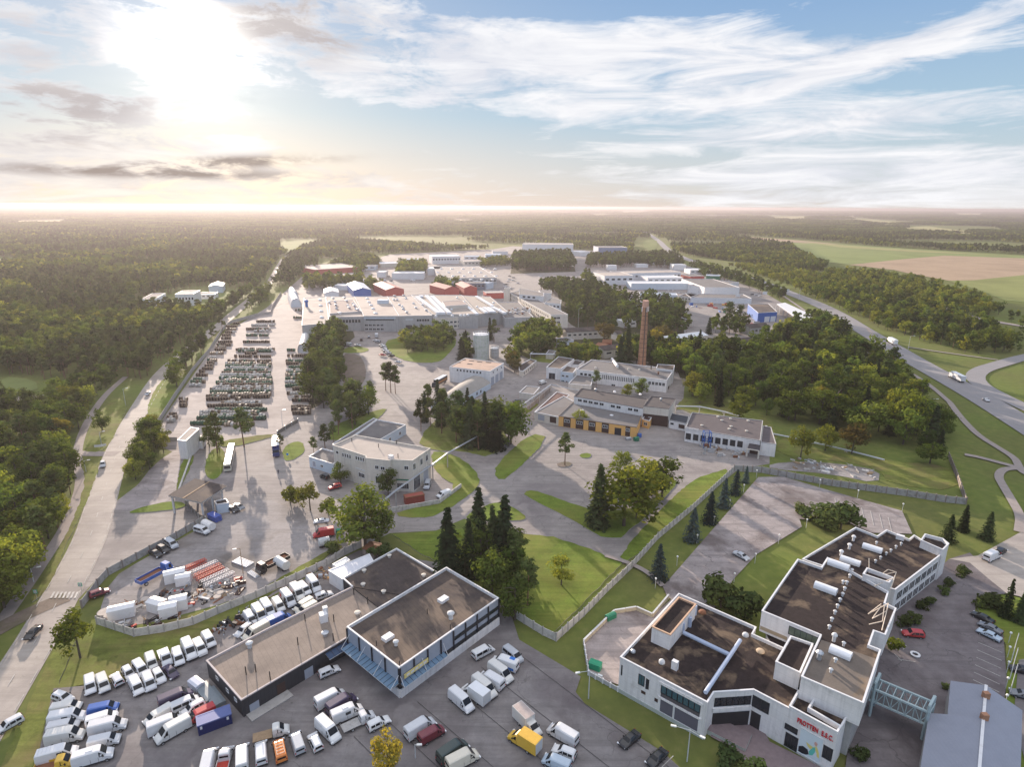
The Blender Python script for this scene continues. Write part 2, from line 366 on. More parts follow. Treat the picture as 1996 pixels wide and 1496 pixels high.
SC.cycles.max_bounces = 6; SC.cycles.diffuse_bounces = 3; SC.cycles.glossy_bounces = 2; SC.cycles.transmission_bounces = 3; SC.cycles.volume_bounces = 0; SC.cycles.transparent_max_bounces = 6
SC.cycles.sample_clamp_indirect = 4.0
# ---------------------------------------------------------------- setting: ground, roads, yards, lawns
def struct(name, o): o.name = name; o['kind'] = 'structure'; return o
def ground_mats():
    m, t = nodes('meadow_and_woodland_ground'); tc = t.nodes.new('ShaderNodeTexCoord'); v = tc.outputs['Object']
    a = noise(t, v, .35, 4, .6); b = noise(t, v, .022, 6, .6); c = noise(t, v, .0016, 5, .6)
    c1 = ramp(t, a, [(.3, (.10, .135, .028)), (.55, (.155, .180, .040)), (.75, (.23, .22, .07))])
    c2 = ramp(t, b, [(.38, (.12, .105, .045)), (.62, (.115, .150, .034))])
    cc = mix(t, .5, c1, c2); far = ramp(t, c, [(.45, (.035, .045, .024)), (.62, (.075, .085, .035))])
    cc = mix(t, .12, cc, far)
    p = t.nodes.new('ShaderNodeBsdfPrincipled'); lk(t, cc, p.inputs[0]); p.inputs['Roughness'].default_value = 1; p.inputs['Specular IOR Level'].default_value = .1
    o = t.nodes.new('ShaderNodeOutputMaterial'); lk(t, p.outputs[0], o.inputs[0]); return m
GROUND = ground_mats()
ASPH = mat('worn_asphalt', (.265, .238, .222), .9, .24, .3, stain=(.17, .147, .145), stain_s=.045, stain_t=(.46, .66), cracks=.8, detail=8, wear=.55)
ASPHL = mat('pale_road_asphalt', (.36, .318, .282), .88, .12, .25, stain=(.24, .21, .197), stain_s=.05, stain_t=(.45, .7), cracks=.3, detail=8, wear=.35)
ASPHD = mat('dark_lot_asphalt', (.205, .188, .184), .9, .26, .35, stain=(.115, .098, .102), stain_s=.06, stain_t=(.44, .66), cracks=.9, detail=8, wear=.6)
CRACKED = mat('old_cracked_asphalt', (.28, .247, .24), .9, .28, .35, stain=(.13, .105, .10), stain_s=.07, stain_t=(.5, .62), cracks=1.0, detail=8, wear=.6)
GRAVEL = mat('gravel_yard_ground', (.275, .25, .24), .95, .22, .9, stain=(.15, .13, .115), stain_s=.06, stain_t=(.45, .65), detail=8, wear=.5)
DIRT = mat('bare_earth', (.16, .125, .10), .95, .3, .5, stain=(.09, .085, .04), stain_s=.1)
PATH = mat('gravel_path', (.28, .24, .22), .95, .15, .6)
HWAY = mat('highway_asphalt', (.24, .228, .23), .85, .12, .3, stain=(.23, .22, .22), stain_s=.05)
LAWN = mat('mown_grass', (.125, .170, .028), 1, .42, .22, spec=.1, stain=(.20, .185, .05), stain_s=.05, stain_t=(.45, .72), detail=8, bump=.4, wear=.45)
VERGE = mat('rough_grass', (.145, .165, .038), 1, .45, .35, spec=.1, stain=(.17, .135, .06), stain_s=.08, stain_t=(.46, .7), detail=8, bump=.5, wear=.5)
MARK = mat('road_marking_paint', (.43, .41, .385), .8, .35, 1.2)
KERB = mat('kerb_stone', (.33, .31, .29), .9, .15, 1)
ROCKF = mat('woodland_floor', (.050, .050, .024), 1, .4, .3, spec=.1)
b = MB(); b.face([(-30000, -2000, 0), (30000, -2000, 0), (30000, 31000, 0), (-30000, 31000, 0)], GROUND); struct('ground', b.build('ground'))
SEA = mat('sea_water', (.30, .33, .36), .25, .06, .001, spec=.6)
b = MB(); b.face([(-19000, 22500, 1.5), (6000, 21500, 1.5), (10000, 23500, 1.5), (16000, 30900, 1.5), (-29000, 30900, 1.5), (-29000, 28000, 1.5)], SEA); struct('sea', b.build('sea'))
ZL = [0.02]
def sheet(name, px, m, k=0, dz=None, world=False):
    z = dz if dz is not None else ZL[0]
    if dz is None: ZL[0] += .012
    P = px if world else [g(*p) for p in px]
    if k: P = chaikin(P, k)
    b = MB(); a = sum(P[i][0] * P[(i + 1) % len(P)][1] - P[(i + 1) % len(P)][0] * P[i][1] for i in range(len(P)))
    if a < 0: P = list(reversed(P))
    b.face([(p[0], p[1], z) for p in P], m); return struct(name, b.build(name))
def lawn(px, k=2, m=None, name='lawn', h=.12, kerb=True):
    P = [g(*p) for p in px]
    if k: P = chaikin(P, k)
    Q = []
    for i in range(len(P)):   # ragged grass edge
        a, c = P[i], P[(i + 1) % len(P)]; n = max(1, int((Vector(c[:2]) - Vector(a[:2])).length / 1.6))
        for j in range(n): f = j / n; Q.append(Vector((a[0] + (c[0] - a[0]) * f + random.uniform(-.22, .22), a[1] + (c[1] - a[1]) * f + random.uniform(-.22, .22))))
    P = Q; b = MB(); z = ZL[0]; ZL[0] += .004
    b.prism([(p[0], p[1]) for p in P], 0, h + z * .3, KERB if kerb else (m or LAWN), m or LAWN); return struct(name, b.build(name))
def offset_line(pts, d):
    out = []
    for i, p in enumerate(pts):
        a = pts[max(0, i - 1)]; c = pts[min(len(pts) - 1, i + 1)]; t = Vector((c[0] - a[0], c[1] - a[1])).normalized()
        out.append(Vector((p[0] - t.y * d, p[1] + t.x * d)))
    return out
def strip(name, px, w, m, k=2, z=None, world=False):
    P = [Vector(p[:2]) for p in px] if world else [Vector(g(*p)[:2]) for p in px]
    if k: P = chaikin(P, k, False)
    if z is None: z = ZL[0]; ZL[0] += .012
    L, Rr = offset_line(P, w / 2), offset_line(P, -w / 2); b = MB()
    for i in range(len(P) - 1):
        b.face([(*Rr[i], z), (*Rr[i + 1], z), (*L[i + 1], z), (*L[i], z)], m)
    struct(name, b.build(name)); return P
def dashes(b, P, off, z, dash, gap, w, m=None):
    Q = offset_line(P, off); s = 0.0; on = True; left = dash
    for i in range(len(Q) - 1):
        a, c = Q[i], Q[i + 1]; L = (c - a).length; t = 0.0; d = (c - a) / max(L, 1e-6); nrm = Vector((-d.y, d.x)) * w / 2
        while t < L:
            st = min(left, L - t)
            if on:
                p, q = a + d * t, a + d * (t + st); b.face([(*(p - nrm), z), (*(q - nrm), z), (*(q + nrm), z), (*(p + nrm), z)], m or MARK)
            t += st; left -= st
            if left <= 1e-6: on = (not on) if gap > 0 else True; left = dash if on else gap
SITE = [(150, 1172), (205, 1112), (275, 1078), (395, 1012), (470, 1000), (500, 1180), (640, 1100), (760, 1040), (850, 1035), (905, 1012), (1015, 1040), (1080, 1050), (1215, 1100), (1330, 1004), (1440, 915), (1500, 905), (1500, 870),
        (1330, 800), (1335, 745), (1420, 720), (1400, 660), (1510, 660), (1600, 640), (1540, 600), (1480, 565), (1330, 515), (1290, 497), (1130, 487), (1000, 480), (960, 486), (760, 496), (690, 520), (600, 530), (565, 560), (520, 600), (430, 655), (350, 770),
        (305, 835), (310, 870), (345, 885), (330, 900), (250, 960), (208, 992), (190, 985), (172, 1050)]
sheet('asphalt_yard', SITE, ASPH)
sheet('gravel_yard', [(190, 1205), (215, 1130), (280, 1090), (400, 1025), (440, 1000), (480, 975), (520, 972), (560, 990), (640, 1010), (660, 1060), (640, 1080), (560, 1120), (480, 1165), (262, 1225), (205, 1215)], GRAVEL, 1)
sheet('cracked_apron', [(212, 993), (262, 955), (300, 905), (350, 872), (362, 885), (345, 950), (325, 985), (250, 998)], CRACKED, 1)
sheet('drum_yard', [(310, 870), (350, 770), (430, 655), (500, 620), (585, 575), (590, 660), (612, 690), (600, 790), (540, 845), (480, 860)], mat('packed_drum_yard_ground', (.36, .315, .29), .95, .14, .5, stain=(.26, .225, .21), stain_s=.05, detail=8, wear=.5))
sheet('bare_plot', [(664, 690), (700, 690), (714, 716), (712, 745), (690, 760), (664, 745)], DIRT, 1)
sheet('rubble_yard', [(1500, 905), (1560, 900), (1640, 905), (1715, 918), (1712, 944), (1620, 925), (1500, 915)], GRAVEL, 1)
# left road, side path and cross path
ROADL = strip('road', [(-190, 1690), (-65, 1470), (12, 1345), (84, 1228), (106, 1185), (148, 1108), (178, 1045), (196, 985), (212, 930), (229, 880), (253, 832), (274, 795), (306, 742), (327, 718), (350, 698), (380, 672), (402, 655), (432, 632), (464, 604), (500, 575), (528, 550), (543, 520), (556, 500), (589, 485)], 8.6, ASPHL)
strip('footpath', [(0, 1215), (20, 1190), (62, 1130), (95, 1080), (127, 1030), (146, 985), (158, 945), (154, 910), (150, 885), (158, 850), (176, 812), (205, 770), (245, 735)], 3.0, PATH)
strip('side_path', [(230, 885), (190, 886), (140, 884), (80, 882), (30, 880)], 4.5, PATH)
strip('forest_track', [(130, 1165), (70, 1190), (20, 1215), (-60, 1260)], 5.0, DIRT)
strip('forest_road', [(-60, 776), (0, 777), (40, 778), (78, 776)], 9.0, PATH)
b = MB()
for off in (-3.9, 3.9): dashes(b, ROADL, off, .21, 4, 3, .12)
dashes(b, ROADL, 0, .21, 3, 9, .13)
a0, a1 = g(96, 1168), g(150, 1168)
for i in range(7):   # zebra crossing
    p = a0.lerp(a1, (i + .5) / 7); d = (g(150, 1110) - g(110, 1190)).normalized(); n = Vector((-d.y, d.x, 0)) * .22; q = p + d * 2.6
    b.face([(p.x - n.x, p.y - n.y, .215), (p.x + n.x, p.y + n.y, .215), (q.x + n.x, q.y + n.y, .215), (q.x - n.x, q.y - n.y, .215)], MARK)
struct('road_markings', b.build('road_markings'))
# verges and lawns
lawn([(154, 898), (172, 897), (194, 912), (186, 938), (170, 978), (138, 1044), (111, 1110), (92, 1156), (50, 1182), (86, 1128), (130, 1046), (160, 968), (166, 930)], 1, VERGE, 'grass_verge', .1)
lawn([(285, 800), (300, 762), (322, 735), (345, 735), (352, 752), (300, 832)], 1, LAWN, 'lawn', .1)
lawn([(158, 882), (200, 800), (226, 772), (250, 790), (236, 822), (216, 866), (196, 882)], 1, VERGE, 'grass_verge', .1)
lawn([(249, 998), (331, 976), (368, 984), (348, 994), (257, 1003)])
lawn([(357, 890), (384, 880), (356, 948), (341, 960)], 1)
lawn([(406, 878), (441, 872), (433, 936), (396, 934)])
lawn([(557, 868), (584, 860), (594, 870), (592, 886), (560, 903), (549, 888)])
lawn([(420, 862), (530, 846), (534, 853), (440, 876)], 1, VERGE)
lawn([(636, 858), (653, 830), (690, 814), (717, 806), (757, 795), (744, 811), (701, 843), (664, 860)], 1)
lawn([(838, 882), (867, 881), (905, 898), (936, 930), (930, 955), (889, 985), (851, 1006), (819, 1012), (763, 1006), (800, 992), (851, 985), (894, 951), (850, 925)], 1)
lawn([(765, 1044), (850, 1036), (905, 1032), (1015, 1042), (1080, 1048), (1150, 1072), (1213, 1099), (1080, 1235), (1060, 1230), (990, 1190), (955, 1165), (870, 1105), (820, 1080)], 0)
lawn([(905, 1008), (953, 983), (980, 980), (1028, 1007), (1017, 1018), (916, 1014)])
lawn([(967, 935), (965, 908), (1034, 845), (1072, 854), (990, 935)], 1)
lawn([(1019, 967), (1028, 956), (1055, 961), (1141, 993), (1194, 999), (1261, 985), (1301, 950), (1320, 934), (1314, 953), (1217, 1049), (1187, 1051), (1165, 1046), (1120, 1016)], 1)
lawn([(1205, 1084), (1298, 983), (1354, 934), (1400, 920), (1419, 913), (1416, 935), (1328, 1009), (1224, 1100)], 1)
lawn([(1129, 887), (1151, 884), (1152, 893), (1133, 895)], 1)
lawn([(1086, 904), (1104, 900), (1117, 906), (1104, 912), (1087, 911)], 1, DIRT, 'tree_bed')
lawn([(665, 682), (690, 675), (722, 680), (712, 688), (670, 690)], 2)
lawn([(757, 690), (750, 665), (775, 660), (830, 655), (880, 650), (893, 668), (870, 695), (855, 708), (800, 708)], 1)
lawn([(996, 690), (1015, 660), (1060, 668), (1110, 690), (1085, 710), (1040, 705), (1010, 690)], 1, VERGE)
lawn([(998, 812), (1045, 786), (1050, 792), (1002, 824)], 1)
lawn([(810, 860), (870, 800), (925, 795), (1000, 850), (960, 895), (900, 880), (840, 880)], 1, VERGE)
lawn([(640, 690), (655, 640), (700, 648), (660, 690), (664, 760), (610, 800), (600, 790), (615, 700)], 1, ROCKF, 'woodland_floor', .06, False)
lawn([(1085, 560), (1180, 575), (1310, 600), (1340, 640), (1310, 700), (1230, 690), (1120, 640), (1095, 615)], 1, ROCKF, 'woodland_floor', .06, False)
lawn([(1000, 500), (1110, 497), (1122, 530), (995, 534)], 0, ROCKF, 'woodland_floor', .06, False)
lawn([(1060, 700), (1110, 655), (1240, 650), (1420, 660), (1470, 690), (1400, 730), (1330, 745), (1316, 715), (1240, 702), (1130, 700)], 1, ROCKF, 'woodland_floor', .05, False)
lawn([(1310, 800), (1340, 770), (1480, 800), (1520, 850), (1500, 870), (1340, 800)], 1, VERGE)
lawn([(1520, 850), (1560, 870), (1720, 900), (1850, 905), (1875, 960), (1730, 945), (1715, 915), (1640, 900), (1512, 890)], 1, VERGE, 'rough_grass', .05, False)
# front lots
sheet('parking_lot', [(20, 1640), (70, 1500), (92, 1400), (105, 1345), (165, 1340), (240, 1335), (330, 1278), (410, 1240), (470, 1205), (560, 1150), (640, 1105), (700, 1075), (860, 1100), (990, 1180), (1012, 1250), (1132, 1322), (1122, 1352), (1140, 1375), (1290, 1468), (1480, 1640)], ASPHD)
lawn([(556, 1484), (656, 1461), (744, 1441), (757, 1425), (792, 1424), (827, 1390), (838, 1396), (795, 1428), (866, 1478), (880, 1560), (500, 1560)], 0)
lawn([(862, 1362), (878, 1335), (950, 1285), (985, 1262), (1003, 1252), (1000, 1258), (985, 1275), (900, 1335), (876, 1358)], 0)
lawn([(240, 1330), (330, 1275), (420, 1238), (470, 1200), (600, 1110), (640, 1085), (655, 1066), (560, 1120), (480, 1168), (262, 1232), (180, 1208), (130, 1300), (110, 1345), (165, 1338)], 0, VERGE, 'grass_bank', .1, False)
lawn([(0, 1500), (66, 1352), (130, 1216), (152, 1240), (112, 1340), (80, 1480), (30, 1620), (-60, 1650)], 0, VERGE, 'grass_verge', .1)
sheet('old_parking_lot', [(1292, 1146), (1478, 932), (1525, 931), (1609, 956), (1758, 998), (1778, 1043), (1698, 1041), (1651, 1020), (1558, 1014), (1563, 1029), (1519, 1056), (1475, 1083), (1430, 1131), (1385, 1200), (1340, 1195), (1300, 1165)], CRACKED)
sheet('courtyard', [(1139, 1258), (1197, 1200), (1240, 1192), (1269, 1205), (1310, 1170), (1345, 1190), (1230, 1340), (1205, 1338), (1152, 1320), (1141, 1292)], CRACKED)
sheet('side_lot', [(1640, 1560), (1660, 1400), (1700, 1260), (1760, 1170), (1850, 1092), (1890, 1080), (1930, 1120), (1962, 1160), (1903, 1165), (1900, 1195), (1955, 1240), (1962, 1330), (1950, 1420), (1960, 1560)], mat('mauve_asphalt', (.165, .145, .148), .9, .26, .35, stain=(.10, .082, .085), stain_s=.08, stain_t=(.45, .66), cracks=.8, detail=8, wear=.55))
sheet('side_road', [(1850, 1092), (1905, 1086), (1960, 1056), (1985, 1042), (2060, 1020), (2060, 1190), (1985, 1165), (1962, 1160), (1925, 1130), (1890, 1100)], ASPHL)
lawn([(1975, 1075), (2000, 1060), (2060, 1050), (2060, 1130), (2010, 1125), (1978, 1100)], 1)
lawn([(1903, 1166), (1945, 1160), (2040, 1175), (2080, 1330), (1990, 1560), (1953, 1560), (1964, 1330), (1958, 1240), (1905, 1195)], 1)
sheet('neighbour_lot', [(1985, 1290), (2100, 1270), (2100, 1500), (2000, 1500), (1975, 1400)], ASPHD)
sheet('ramp_paving', [(1392, 1400), (1470, 1395), (1500, 1450), (1620, 1510), (1600, 1600), (1500, 1560), (1440, 1470), (1385, 1440)], mat('brick_paving', (.20, .155, .16), .9, .2, 1.2))
b = MB()
for i in range(7):
    p, q = g(1627 + i * 17.3, 974 + i * 6.2), g(1632 + i * 17.3 + i * .3, 1001 + i * 6.4); b.bar((p.x, p.y, ZL[0]), (q.x, q.y, ZL[0]), .14, .01, MARK)
for i in range(6):
    p, q = g(1906 - i * 2.0, 1256 + i * 14.6), g(1953 - i * 1.2, 1276 + i * 15.5); b.bar((p.x, p.y, ZL[0]), (q.x, q.y, ZL[0]), .14, .01, MARK)
for (a, c) in (((1743, 1278), (1757, 1293)), ((1749, 1289), (1784, 1294)), ((1760, 1270), (1766, 1262)), ((1290, 1500), (1312, 1478)), ((1722, 1369), (1795, 1396))):
    p, q = g(*a), g(*c); b.bar((p.x, p.y, ZL[0]), (q.x, q.y, ZL[0]), .14, .01, MARK)
struct('parking_markings', b.build('parking_markings'))
# slab joints of the main lot
b = MB(); JT = mat('tar_joint', (.06, .055, .055), .9, .2)
for i in range(6):
    p, q = g(1000 - i * 62, 1256 + i * 34 + 14), g(1330 - i * 92, 1520 + i * 20); b.bar((p.x, p.y, ZL[0] - .004), (q.x, q.y, ZL[0] - .004), .09, .008, JT)
struct('tar_joints', b.build('tar_joints'))
# highway, slip road, paths on the right
HP = [(1235, 440), (1262, 455), (1285, 470), (1300, 487), (1330, 503), (1380, 519), (1432, 534), (1487, 551), (1534, 570), (1591, 592), (1633, 613), (1678, 642), (1728, 672), (1788, 708), (1848, 741), (1907, 774), (1996, 828), (2150, 925)]
HW = strip('highway', HP, 15.0, HWAY)
b = MB()
dashes(b, HW, 7.0, .3, 50, 0, .3); dashes(b, HW, -7.0, .3, 50, 0, .3); dashes(b, HW, 0, .3, 2.2, 2.2, 1.0); dashes(b, HW, 3.6, .3, 4, 8, .2)
RP = [(2120, 672), (1996, 697), (1945, 712), (1912, 722), (1898, 735), (1910, 752), (1950, 773), (1996, 795), (2120, 850)]
RW = strip('slip_road', RP, 9.0, HWAY)
dashes(b, RW, 4.1, .36, 50, 0, .2); dashes(b, RW, -4.1, .36, 50, 0, .2); dashes(b, RW, 0, .36, 50, 0, .2)
struct('highway_markings', b.build('highway_markings'))
for pl, w in (([(1851, 786), (1866, 807), (1884, 828), (1907, 851), (1946, 875), (1978, 895), (1985, 910), (1994, 925), (2040, 940)], 2.6), ([(1880, 888), (1907, 893), (1952, 905), (1990, 915), (2040, 930)], 2.6),
              ([(1985, 915), (1955, 916), (1944, 930), (1955, 950), (1972, 978), (1990, 1010), (1986, 1040)], 2.6), ([(1690, 640), (1720, 680), (1760, 720), (1810, 750), (1851, 786)], 2.4), ([(1770, 678), (1850, 690), (1945, 703)], 2.2), ([(1500, 560), (1560, 600), (1640, 660), (1720, 705)], 2.5)):
    strip('footpath', pl, w, PATH)
strip('footpath', [(1180, 1086), (1225, 1100), (1262, 1118), (1292, 1146)], 1.5, PATH)
strip('earth_road', [(1800, 580), (1850, 607), (1920, 625), (2010, 640)], 8, PATH)
# crop fields
FC = lambda n, c, s=.02: mat(n, c, 1, .14, s, spec=.05, stain=mul(c, .8), stain_s=.012, stripes=(R(70), 9.0, .10))
sheet('crop_field', [(1418, 463), (1445, 461), (1555, 469), (1698, 481), (1996, 499), (2200, 508), (2200, 615), (1996, 590), (1958, 586), (1907, 566), (1848, 548), (1782, 536), (1743, 527), (1692, 520), (1615, 512), (1561, 494), (1540, 475)], FC('green_crop', (.20, .235, .085)), 0, .4)
sheet('stubble_field', [(1655, 517), (1760, 506), (1840, 499), (1960, 503), (2200, 512), (2200, 536), (1996, 537), (1900, 547), (1850, 548), (1782, 536), (1743, 527)], FC('pinkish_stubble', (.36, .265, .18)), 0, .5)
sheet('stubble_field', [(1418, 463), (1445, 461), (1555, 469), (1640, 477), (1560, 474), (1480, 468)], FC('pinkish_stubble', (.36, .265, .18)), 0, .5)
sheet('crop_field', [(1555, 471), (1698, 483), (1880, 494), (1990, 501), (1900, 496), (1780, 492), (1640, 483)], FC('pale_crop', (.29, .28, .12)), 0, .6)
sheet('crop_field', [(1852, 549), (1900, 547), (1996, 537), (2200, 536), (2200, 612), (1996, 588), (1958, 584), (1907, 565)], FC('yellow_green_crop', (.22, .235, .085)), 0, .55)
for px in ([(1490, 424), (1580, 421), (1580, 429), (1500, 429)], [(1636, 424), (1720, 430), (1800, 437), (1720, 438), (1660, 431)], [(1800, 440), (1850, 447), (1900, 452), (1890, 457), (1790, 452), (1730, 450)], [(1850, 416), (1925, 417), (1920, 422), (1860, 421)],
           [(1640, 411), (1700, 412), (1690, 415), (1650, 414)], [(14, 431), (60, 431), (145, 430), (142, 435), (60, 437), (18, 437)], [(860, 428), (935, 430), (925, 434), (880, 433)], [(1140, 419), (1190, 418), (1190, 422), (1150, 422)], [(1940, 424), (2000, 425), (2000, 430), (1950, 429)],
           [(545, 470), (600, 468), (632, 470), (632, 474), (590, 480), (560, 495), (546, 488)], [(1252, 470), (1280, 466), (1282, 487), (1256, 488)], [(1200, 414), (1260, 412), (1270, 414), (1210, 417)], [(1760, 410), (1840, 409), (1860, 411), (1790, 413)], [(380, 590), (430, 570), (470, 575), (440, 600), (400, 610)], [(0, 735), (70, 742), (75, 765), (0, 770)],
           [(0, 504), (22, 505), (20, 513), (-20, 513)], [(1500, 500), (1560, 512), (1595, 521), (1570, 524), (1510, 514)], [(1620, 588), (1690, 602), (1740, 612), (1660, 606)]):
    sheet('meadow', px, FC('dry_meadow', (.33, .31, .14)) if px[0][1] < 465 else FC('green_meadow', (.15, .18, .06)), 1, .5)

# ---------------------------------------------------------------- buildings
class Bd: pass
FOOT = []
def foot(P): P = [Vector((p[0], p[1])) for p in P]; FOOT.append(((min(p.x for p in P), min(p.y for p in P), max(p.x for p in P), max(p.y for p in P)), P))
def inset(P, d):
    n = len(P); out = []
    for i in range(n):
        a, b, c = P[i - 1], P[i], P[(i + 1) % n]
        e1 = Vector((b[0] - a[0], b[1] - a[1])).normalized(); e2 = Vector((c[0] - b[0], c[1] - b[1])).normalized()
        n1 = Vector((-e1.y, e1.x)); n2 = Vector((-e2.y, e2.x)); k = n1 + n2
        den = max(.35, 1 + n1.dot(n2)); out.append(Vector((b[0], b[1])) + k * (d / den))
    return out
def block(root, P, h, wall, roof, z0=0.0, par=.45, parm=None, under=False, rim=None):
    """walls, recessed roof and parapet rim of one volume, as parts of root; P in world metres"""
    B = Bd(); B.root = root; B.h = h; B.z0 = z0; foot(P)
    P = [Vector((p[0], p[1])) for p in P]
    a = sum(P[i][0] * P[(i + 1) % len(P)][1] - P[(i + 1) % len(P)][0] * P[i][1] for i in range(len(P)))
    B.E = [(P[i], P[(i + 1) % len(P)], 1 if a > 0 else -1) for i in range(len(P))]
    Q = P if a > 0 else list(reversed(P)); n = len(Q); I = inset(Q, .24)
    m = MB()
    for i in range(n):
        p, q = Q[i], Q[(i + 1) % n]; m.face([(*p, z0), (*q, z0), (*q, h - .22), (*p, h - .22)], wall)
    if under: m.face([(*p, z0) for p in reversed(Q)], wall)
    m.build('wall', root)
    r = MB(); r.face([(*p, h - par) for p in (I if rim is None else inset(Q, .03))], roof); r.build('roof', root)
    t = MB(); O = inset(Q, -.07); pm = parm or TRIMW
    for i in range(n):
        j = (i + 1) % n
        if rim is not None and (i if a > 0 else (2 * n - 2 - i) % n) not in rim: continue
        t.face([(*O[i], h), (*O[j], h), (*I[j], h), (*I[i], h)], pm)
        t.face([(*O[i], h - .24), (*O[j], h - .24), (*O[j], h), (*O[i], h)], pm)
        t.face([(*I[j], h - par - .05), (*I[i], h - par - .05), (*I[i], h), (*I[j], h)], pm)
        t.face([(*Q[j], h - .24), (*O[j], h - .24), (*O[i], h - .24), (*Q[i], h - .24)][::-1], pm)
    t.build('parapet', root); return B
def bld(name, label, cat, px, h, wall, roof, group=None, parent=None, **k):
    P = [g(x, y, h) for x, y in px]
    root = parent or thing(name, ctr(P), label, cat, group)
    return block(root, P, h, wall, roof, **k)
def edge(B, i):
    a, b, s = B.E[i]; d = (b - a); L = d.length; d = d / L; nrm = Vector((d.y, -d.x)) * s
    return a, d, nrm, L
def uz(B, i, x, y):
    """photo pixel on wall i -> (metres along the wall, height)"""
    a, d, n, L = edge(B, i); rd = ray(x, y); nn = Vector((n.x, n.y, 0)); t = (Vector((a.x, a.y, 0)) - CAM).dot(nn) / rd.dot(nn)
    p = CAM + rd * t; return (Vector((p.x, p.y)) - a).dot(d), p.z
_WM = {}
def winmesh(w, h, m, fr, bars=1, dpt=.05):
    key = (round(w, 2), round(h, 2), m.name, fr.name if fr else '', bars)
    if key not in _WM:
        b = MB(); b.box(-w / 2, w / 2, -.05, dpt - .02, 0, h, m); f = None
        if fr:
            f = MB(); t = .09
            f.box(-w / 2 - t, w / 2 + t, -.05, dpt + .03, -t, .02, fr); f.box(-w / 2 - t, w / 2 + t, -.05, dpt + .03, h - .02, h + t, fr)
            f.box(-w / 2 - t, -w / 2 + .02, -.05, dpt + .03, .02, h - .02, fr); f.box(w / 2 - .02, w / 2 + t, -.05, dpt + .03, .02, h - .02, fr)
            for k in range(bars):
                x = -w / 2 + w * (k + 1) / (bars + 1); f.box(x - .035, x + .035, -.05, dpt + .02, .02, h - .02, fr)
        _WM[key] = (b.mesh('window'), f.mesh('window_frame') if f else None)
    return _WM[key]
def setwin(B, i, u, z, w, h, m=None, fr=None, bars=1, name='window', dpt=.05):
    a, d, n, L = edge(B, i); wm, fm = winmesh(w, h, m or GLASS, fr, bars, dpt)
    off = B.root.location; p = a + d * u
    o = put(name, wm, B.root); o.location = (p.x - off.x, p.y - off.y, z - off.z)
    ex = Vector((-n.y, n.x)); o.rotation_euler = (0, 0, math.atan2(n.y, n.x) - math.pi / 2)
    if fm: put('window_frame' if name == 'window' else 'frame', fm, o)
    return o
def rowwin(B, i, n, u0, u1, z, w, h, m=None, fr=FRAME, bars=1, name='window'):
    L = edge(B, i)[3]
    for k in range(n): setwin(B, i, L * (u0 + (u1 - u0) * (k + .5) / n), z, w, h, m, fr, bars, name)
def pxwin(B, i, x0, y0, x1, y1, m=None, fr=None, bars=0, name='window', dpt=.05):
    u0, z0 = uz(B, i, x0, y0); u1, z1 = uz(B, i, x1, y1)
    return setwin(B, i, (u0 + u1) / 2, min(z0, z1), abs(u1 - u0), abs(z1 - z0), m, fr, bars, name, dpt)
def roofitem(B, name, x, y, size, m, rz=0.0, z=None, shape='box'):
    zz = (B.h - .45) if z is None else z; p = g(x, y, zz); b = MB(); w, d, h = size
    T = Matrix.Translation((p.x, p.y, zz)) @ Matrix.Rotation(rz, 4, 'Z')
    if shape == 'box': b.box(-w / 2, w / 2, -d / 2, d / 2, 0, h, m, T)
    elif shape == 'pipe': b.cyl((p.x, p.y), w / 2, zz, zz + h, m, 8)
    elif shape == 'vent':
        b.cyl((p.x, p.y), w * .4, zz, zz + h * .7, m, 10); b.lathe([(w * .5, h * .66), (w * .66, h * .7), (w * .66, h * .82), (w * .34, h), (.0, h * 1.02)], (p.x, p.y, zz), m, 10)
    elif shape == 'dome': b.lathe([(w / 2, 0), (w / 2, h * .3), (w * .42, h * .65), (w * .25, h * .9), (0, h)], (p.x, p.y, zz), m, 12)
    elif shape == 'vault':
        k = 8; pr = [(-d / 2, 0), (-d / 2, h * .45)] + [(-d / 2 * math.cos(math.pi * j / k), h * .45 + h * .55 * math.sin(math.pi * j / k)) for j in range(1, k)] + [(d / 2, h * .45), (d / 2, 0)]
        vs = [T @ Vector((x_, a, c)) for x_ in (-w / 2, w / 2) for a, c in pr]; n = len(pr)
        b.add(vs, [(j, j + 1, n + j + 1, n + j) for j in range(n - 1)] + [tuple(range(n))[::-1], tuple(range(n, 2 * n))], m)
    return b.build(name, B.root, recalc=True)
def wallrot(B, i):
    d = edge(B, i)[1]; return math.atan2(d.y, d.x)
